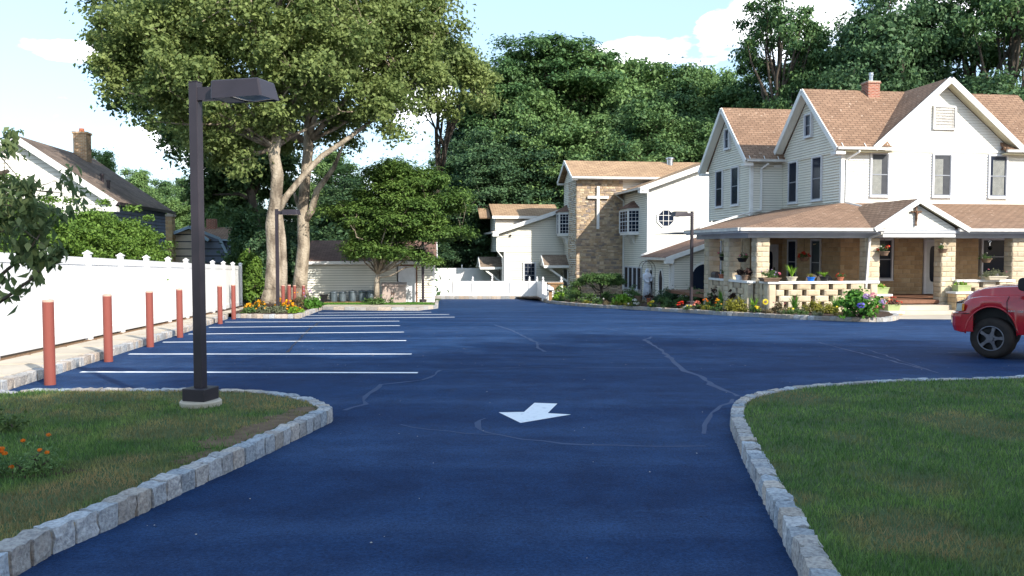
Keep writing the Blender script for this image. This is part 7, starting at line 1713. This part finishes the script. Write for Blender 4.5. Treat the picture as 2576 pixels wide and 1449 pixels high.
# ------------------------------------------------------------------ flower island around the maples
def ip(px, py, Yv): v = W(px, py, Yv); return v.x, Yv
def isl(label, px0, px1, top, Yv, mat, leaf, n, fl=None, seed=0, name='flower_clump', cat='flowers', flat=.8, group=None):
    x, y = ip((px0+px1)/2, 770, Yv); s = 2100/Yv; r_ = (px1-px0)/2/s; z_ = gz(Yv)+.135; h = W(0, top, Yv).z-z_
    return bush(name, label, (x, y, z_), r_, r_*flat, max(.2, h), n, leaf, mat, cat, fl, seed, group)
isl('band of golden daisies at the left end of the flower island', 612, 640, 765, 33.0, 'lf_bush', .07, 700, [('p_gold', 34, .08)], 1)
isl('golden daisies in front of the big maple trunk, on its left', 636, 672, 757, 33.6, 'lf_bush', .07, 900, [('p_gold', 46, .08)], 2)
isl('golden daisies just right of the lamp post in the flower island', 708, 742, 757, 32.8, 'lf_bush', .07, 800, [('p_gold', 50, .085)], 3)
isl('golden daisies between the two trunks beside the first short bollard', 690, 716, 752, 34.2, 'lf_bush', .07, 500, [('p_gold', 22, .08)], 4)
isl('silvery grey-green lavender mound in front of the lamp post', 640, 686, 768, 31.7, 'lf_silver', .06, 1600, [('p_gold', 3, .06)], 5, 'lavender', 'shrub')
isl('silvery grey-green mound in front of the golden daisies, right part', 682, 722, 769, 31.6, 'lf_silver', .06, 1300, None, 6, 'lavender', 'shrub')
isl('low green plants at the left tip of the flower island', 606, 644, 777, 31.4, 'lf_bush', .07, 900, None, 7, 'low_plant', 'plant')
isl('yellow-green clump with golden flowers at the kerb corner of the island', 724, 762, 770, 31.6, 'lf_lime', .08, 900, [('p_gold', 10, .07)], 8)
isl('fresh green leafy shrub at the right end of the flower island', 758, 812, 748, 35.6, 'lf_bright', .10, 1500, None, 9, 'shrub', 'shrub')
isl('pale wispy flowering plant above the fresh green shrub', 744, 796, 728, 36.8, 'lf_silver', .06, 900, [('p_mauve', 16, .06)], 10)
isl('tall seed-headed plant between the short bollards', 732, 764, 735, 34.6, 'lf_brown', .06, 700, [('p_gold', 6, .05)], 11)
for px, tp, Yv, lb in ((712, 718, 33.6, 'short-looking red bollard in the flower island, first from the left'), (727.5, 717.5, 34.0, 'red bollard in the flower island, second from the left'),
                       (741, 718.5, 37.0, 'red bollard in the flower island, third, in front of the second trunk'), (763.5, 718.5, 38.2, 'red bollard at the corner of the garage, last of the island row')):
    x, y = ip(px, 740, Yv); z_ = gz(Yv)+.12; bollard(lb, (x, y, z_), W(0, tp, Yv).z-z_, .072, 'bollards in the flower island')
# marigolds on the left lawn
mc = G(88, 1190, .13); bush('marigold', 'dark green marigold bush with orange flowers on the left lawn, the larger one', (mc.x, mc.y+.02, mc.z), .17, .16, .20, 900, .032, 'lf_wood', 'flowers', [('p_orange', 1, .032)], 81, aspect=3)
for px, py in ((122, 1094), (58, 1108), (100, 1132), (118, 1168-30)):
    v = W(px, py, mc.y-.03); C = np.array((v.x, v.y, v.z)); d = np.random.default_rng(px).normal(0, 1, (40, 3)); d /= np.linalg.norm(d, axis=1)[:, None]; mo = [o for o in bpy.data.objects if o.name == 'marigold'][0]
    mo.rotation_euler.z = 0; leafmesh('flower_head', C-np.array(mo.location)+d*.014*np.array([1, 1, .6]), d, .014, M['p_orange'], mo, 1.1, px, .2)
mc2 = G(0, 1200, .13); b_ = bush('marigold', 'marigold bush with orange flowers cut by the left edge of the view', (mc2.x-.03, mc2.y, mc2.z), .13, .13, .17, 500, .032, 'lf_wood', 'flowers', None, 82, aspect=3); b_.rotation_euler.z = 0
for px, py in ((5, 1128), (12, 1140), (3, 1135)):
    v = W(px, py, mc2.y-.06); C = np.array((v.x, v.y, v.z)); d = np.random.default_rng(px).normal(0, 1, (40, 3)); d /= np.linalg.norm(d, axis=1)[:, None]; leafmesh('flower_head', C-np.array(b_.location)+d*.015*np.array([1, 1, .6]), d, .015, M['p_orange'], b_, 1.1, px, .2)
wl = G(20, 1085, .13); bush('weed', 'pale leafy weed on the left lawn behind the marigolds', (wl.x, wl.y, wl.z), .16, .14, .16, 260, .05, 'lf_light', 'plant', None, 83)
m = MB(); m.face([onpl(p, .136) for p in [(mc.x-.1+.42*math.cos(a)*(1+.2*math.sin(3*a)), mc.y+.0+.17*math.sin(a)) for a in [k*.35 for k in range(18)]]]); tag(m.build('mulch_patch', M['soil']), kind='structure')

# ================================================================== the red pickup truck (local: x forward, y to its right side away from us, z up)
wc = W(2487, 903, 15.8); tb = (wc.x, 15.75, -.03*15.8)
truck = thing('pickup_truck', 'red pickup truck with five spoke wheels, its front reaching in at the right edge', 'pickup truck', tb, R(180-36))
# heading (cos, sin) of the angle: to the left and away; the side we see is y = 0 plane, body extends to y = -1.9
WD = 1.86
def lerpf(pts, x):
    if x <= pts[0][0]: return pts[0][1]
    for (a, b), (c, d) in zip(pts, pts[1:]):
        if x <= c: return b+(d-b)*(x-a)/(c-a)
    return pts[-1][1]
hood = [(-4.4, 1.40), (-.75, 1.41), (-.55, 1.40), (-.33, 1.385), (-.09, 1.37), (.16, 1.33), (.34, 1.26), (.46, 1.16), (.56, 1.0), (.62, .9)]
fend = [(-4.4, 1.28), (-.6, 1.23), (-.33, 1.21), (-.09, 1.20), (.16, 1.19), (.34, 1.15), (.46, 1.08), (.55, .97), (.60, .90)]
def bottom(x):
    r_ = .42
    if abs(x) < r_: return .46+math.sqrt(max(0, 1-(x/r_)**2))*.52
    if x >= r_: return .60
    if abs(x+3.55) < r_: return .46+math.sqrt(max(0, 1-((x+3.55)/r_)**2))*.50
    return .47
xs = sorted(set([round(v, 3) for v in list(np.linspace(-5.2, -4.06, 5))+list(np.linspace(-4.05, -3.05, 17))+list(np.linspace(-3.0, -.55, 10))+list(np.linspace(-.44, .44, 25))+[.48, .52, .55, .58, .60]]))
m = MB(); rows = []
for x in xs:
    f_, h_ = lerpf(fend, x), lerpf(hood, x); b = bottom(x); b = min(b, f_-.08); nose = max(0, (x-.30)/.30); inn = .10*nose*nose
    if x < -.62: h_ = f_+.02
    mid = b+(f_-b)*.55
    ring = [(0.10+inn, b-.0), (.0+inn, b+.01), (-.012+inn, b+.05), (-.004+inn, mid), (.02+inn, f_-.10), (.07+inn, f_-.02), (.14+inn, f_), (.24+inn, f_-.005), (.32+inn, h_-.025), (.42+inn, h_), (WD/2, h_+.015)]
    ring = ring+[(WD-y, z) for y, z in ring[-2::-1]]; rows.append([(x, -0.0+(-y), z) for y, z in ring])
nr = len(rows[0]); vs = [v for r_ in rows for v in r_]
fs = [(i*nr+j, i*nr+j+1, (i+1)*nr+j+1, (i+1)*nr+j) for i in range(len(rows)-1) for j in range(nr-1)]
m.mesh(vs, fs); e = (len(rows)-1)*nr; m.mesh([vs[e+j] for j in range(nr)], [tuple(range(nr))]); m.mesh([vs[j] for j in range(nr)], [tuple(range(nr))])
body = m.build('body', M['red'], truck, smooth=True)
try:
    for p in body.data.polygons: p.use_smooth = True
    md = body.modifiers.new('e', 'EDGE_SPLIT'); md.split_angle = R(38)
except Exception: pass
m = MB()                                                   # wheel wells and underbody, dark
m.box(-5.1, -WD+.12, .48, .50, -.12, .60); m.box(-.48, -WD+.10, .55, .48, -.30, 1.0); m.box(-4.0, -WD+.10, .55, -3.08, -.30, 1.0)
m.build('underbody', M['dark'], truck)
def archlip(xc, m):
    pts = [(xc+.43*math.cos(a), -.0+.006, .46+.53*math.sin(a)) for a in [math.pi*k/20 for k in range(0, 21)]]; m.tube(pts, .014, 8)
for q in (0, -3.55): m = MB(); archlip(q, m); m.build('wheel_arch', M['red'], truck, smooth=True)
# bumper
m = MB(); P = [(.50, 0), (.60, -.02), (.66, -.10), (.72, -.35), (.74, -WD/2), (.72, -WD+.35), (.66, -WD+.10), (.60, -WD+.02), (.50, -WD)]
Z_ = [(.48, -.10), (.50, -.03), (.60, .005), (.78, .01), (.84, -.005), (.865, -.06)]
vs = [(x+o, y*1.0+(0.02 if k in (0, 1) else -.02 if k in (7, 8) else 0), z) for z, o in Z_ for k, (x, y) in enumerate(P)]; n_ = len(P)
m.mesh(vs, [(i*n_+j, i*n_+j+1, (i+1)*n_+j+1, (i+1)*n_+j) for i in range(len(Z_)-1) for j in range(n_-1)]); m.box(.30, -.30, .50, .52, .015, .85)
bu = m.build('bumper', M['red'], truck, smooth=False)
m = MB(); m.bar((.36, .018, .845), (.60, .012, .845), .01, .012); m.build('seam', M['dark'], bu)
m = MB(); m.mesh([(.50, .004, .89), (.60, -.03, .89), (.585, -.05, 1.03), (.47, -.01, 1.04), (.50, -.02, .89)], [(0, 1, 2, 3)]); m.prism([(.49, .003, .885), (.605, -.04, .885), (.575, -.06, 1.02), (.475, -.014, 1.04)], (.01, -.05, 0)); hl = m.build('headlight', M['lens'], truck)
m = MB(); m.prism([(.46, .010, .90), (.50, .006, .89), (.49, .0, 1.03), (.455, .004, 1.03)], (.01, -.03, 0)); m.build('indicator', M['amber'], hl)
m = MB(); m.box(.60, -WD+.35, .90, .64, -.35, 1.04); m.build('grille', M['dark'], truck)
# door seam, hood seam
m = MB(); m.tube([(-.25, .014, 1.10), (-.255, .016, .95), (-.27, .017, .80), (-.45, .015, .52)], .007, 5); m.tube([(-.25, .008, 1.10), (-.28, -.06, 1.19)], .006, 5); m.tube([(.42, -.20, 1.085), (.2, -.255, 1.145), (-.1, -.27, 1.185), (-.5, -.27, 1.215)], .008, 5); m.build('panel_gap', M['dark'], truck)
# cab
m = MB(); zb_, zt2 = 1.22, 1.86; P = [(-.78, -.09), (-1.42, -.22), (-2.60, -.22), (-2.85, -.09)]
cab = [(-.72, zb_), (-1.38, zt2-.03), (-1.55, zt2), (-2.55, zt2), (-2.72, zt2-.03), (-2.88, zb_)]
A = [(x, -(.08+(z-zb_)*.22), z) for x, z in cab]; B = [(x, -WD+(.08+(z-zb_)*.22), z) for x, z in cab]
m.mesh(A+B, [(0, 1, 2, 3, 4, 5), (11, 10, 9, 8, 7, 6), (1, 7, 8, 2), (2, 8, 9, 3), (3, 9, 10, 4)]); m.mesh([A[1], B[1], (A[1][0]-.03, A[1][1], A[1][2]+.01), (B[1][0]-.03, B[1][1], B[1][2]+.01)], [(0, 1, 3, 2)]); cb = m.build('cab', M['red'], truck)
m = MB()
def wq(x0, z0, x1, z1, x2, z2, x3, z3): m.mesh([(x, -(.075+(z-zb_)*.22)+.004, z) for x, z in ((x0, z0), (x1, z1), (x2, z2), (x3, z3))], [(0, 1, 2, 3)])
wq(-.98, 1.26, -1.80, 1.26, -1.80, 1.76, -1.42, 1.76); wq(-1.88, 1.26, -2.72, 1.26, -2.62, 1.76, -1.88, 1.76); m.build('side_window', M['glass'], cb)
m = MB(); m.mesh([A[0], B[0], B[1], A[1]], [(0, 1, 2, 3)]); m.build('windshield', M['glass'], cb)
m = MB(); m.mesh([A[5], B[5], B[4], A[4]], [(0, 1, 2, 3)]); m.build('rear_window', M['glass'], cb)
m = MB(); m.mesh([(-.56, -.25, 1.33), (-.66, -.25, 1.34), (-.66, -WD+.25, 1.34), (-.56, -WD+.25, 1.33)], [(0, 1, 2, 3)]); m.mesh([(-.46, -.10, 1.245), (-.62, -.05, 1.30), (-.62, -.12, 1.33)], [(0, 1, 2)]); m.build('cowl', M['dark'], truck)
m = MB(); cx, cz = -.545, 1.43
P = [(cx+.115*math.copysign(abs(math.cos(a))**.7, math.cos(a)), .20, cz+.125*math.copysign(abs(math.sin(a))**.7, math.sin(a))) for a in [2*math.pi*k/20 for k in range(20)]]
m.prism(P, (0, -.14, 0)); m.tube([(cx-.02, .10, cz-.10), (cx-.06, -.05, 1.30)], [.06, .07], 8); mi = m.build('side_mirror', M['dark'], truck, bevel=.03)
# bed top rail
m = MB(); m.box(-5.2, -.06, 1.24, -2.95, .012, 1.33); m.box(-5.2, -WD-.012, 1.24, -2.95, -WD+.06, 1.33); m.build('bed_rail', M['red'], truck, bevel=.015)
# wheels
def wheel(x, y, steer, out=1):
    wt_ = bpy.data.objects.new('wheel', None); COL.objects.link(wt_); wt_.parent = truck; wt_.location = (x, y, .385); wt_.rotation_euler = (0, 0, steer)
    m = MB(); prof = [(.235, .02), (.30, .03), (.345, .02), (.375, -.02), (.385, -.06), (.385, -.22), (.37, -.26), (.33, -.28), (.235, -.27)]
    n_ = 40; vs = []; fs = []
    for r_, yy in prof:
        for j in range(n_): a = 2*math.pi*j/n_; k_ = r_+(.006 if (j % 2 and .37 < r_) else 0); vs.append((k_*math.cos(a), yy*out, k_*math.sin(a)))
    for i in range(len(prof)-1):
        for j in range(n_): fs.append((i*n_+j, i*n_+(j+1) % n_, (i+1)*n_+(j+1) % n_, (i+1)*n_+j))
    m.mesh(vs, fs); m.build('tyre', M['tyre'], wt_, smooth=True)
    m = MB(); m.tube([(.228*math.cos(a), .012*out, .228*math.sin(a)) for a in [2*math.pi*k/36 for k in range(37)]], .013, 8, cap=False)
    for k in range(5):
        a = 2*math.pi*k/5+.55
        d = Vector((math.cos(a), 0, math.sin(a))); t_ = Vector((-math.sin(a), 0, math.cos(a))); y0, y1 = -.025*out, .006*out
        Q = [d*.05-t_*.045, d*.13-t_*.024, d*.222-t_*.034, d*.222+t_*.034, d*.13+t_*.024, d*.05+t_*.045]; m.prism([(q.x, y0, q.z) for q in Q], (0, y1-y0, 0))
    m.lathe([(.001, -.03), (.085, -.03), (.08, .0), (.05, .025), (.001, .03)], n=20) if False else None
    hub = [(.085*math.cos(a), -.03*out, .085*math.sin(a)) for a in [2*math.pi*k/20 for k in range(20)]]; m.prism(hub, (0, .035*out, 0)); hub = [(.05*math.cos(a), .005*out, .05*math.sin(a)) for a in [2*math.pi*k/20 for k in range(20)]]; m.prism(hub, (0, .03*out, 0))
    m.build('rim', M['alloy'], wt_, smooth=False)
    m = MB(); m.prism([(.226*math.cos(a), -.10*out, .226*math.sin(a)) for a in [2*math.pi*k/24 for k in range(24)]], (0, -.02*out, 0)); m.build('brake_disc', M['dark'], wt_)
    return wt_
wheel(0, -.02, R(-13)); wheel(0, -WD+.02, R(-13), -1); wheel(-3.55, -.02, 0); wheel(-3.55, -WD+.02, 0, -1)
# lettering on the door
def text(body_, size, loc, parent, mat, ext=.004):
    cu = bpy.data.curves.new('t', 'FONT'); cu.body = body_; cu.size = size; cu.extrude = ext; cu.space_character = 1.05
    to = bpy.data.objects.new('t', cu); COL.objects.link(to); bpy.context.view_layer.update()
    me = bpy.data.meshes.new_from_object(to.evaluated_get(bpy.context.evaluated_depsgraph_get())); bpy.data.objects.remove(to)
    me.materials.clear(); me.materials.append(M[mat]); o = link('lettering', me, parent); o.location = loc; o.rotation_euler = (R(90), 0, R(180)); return o
text('RAM 1500', .054, (-.275, .022, .90), truck, 'chrome'); text('V8', .060, (-.535, .023, .898), truck, 'chrome')
"""the door seam is at x = -.25; the body side is flat there"""
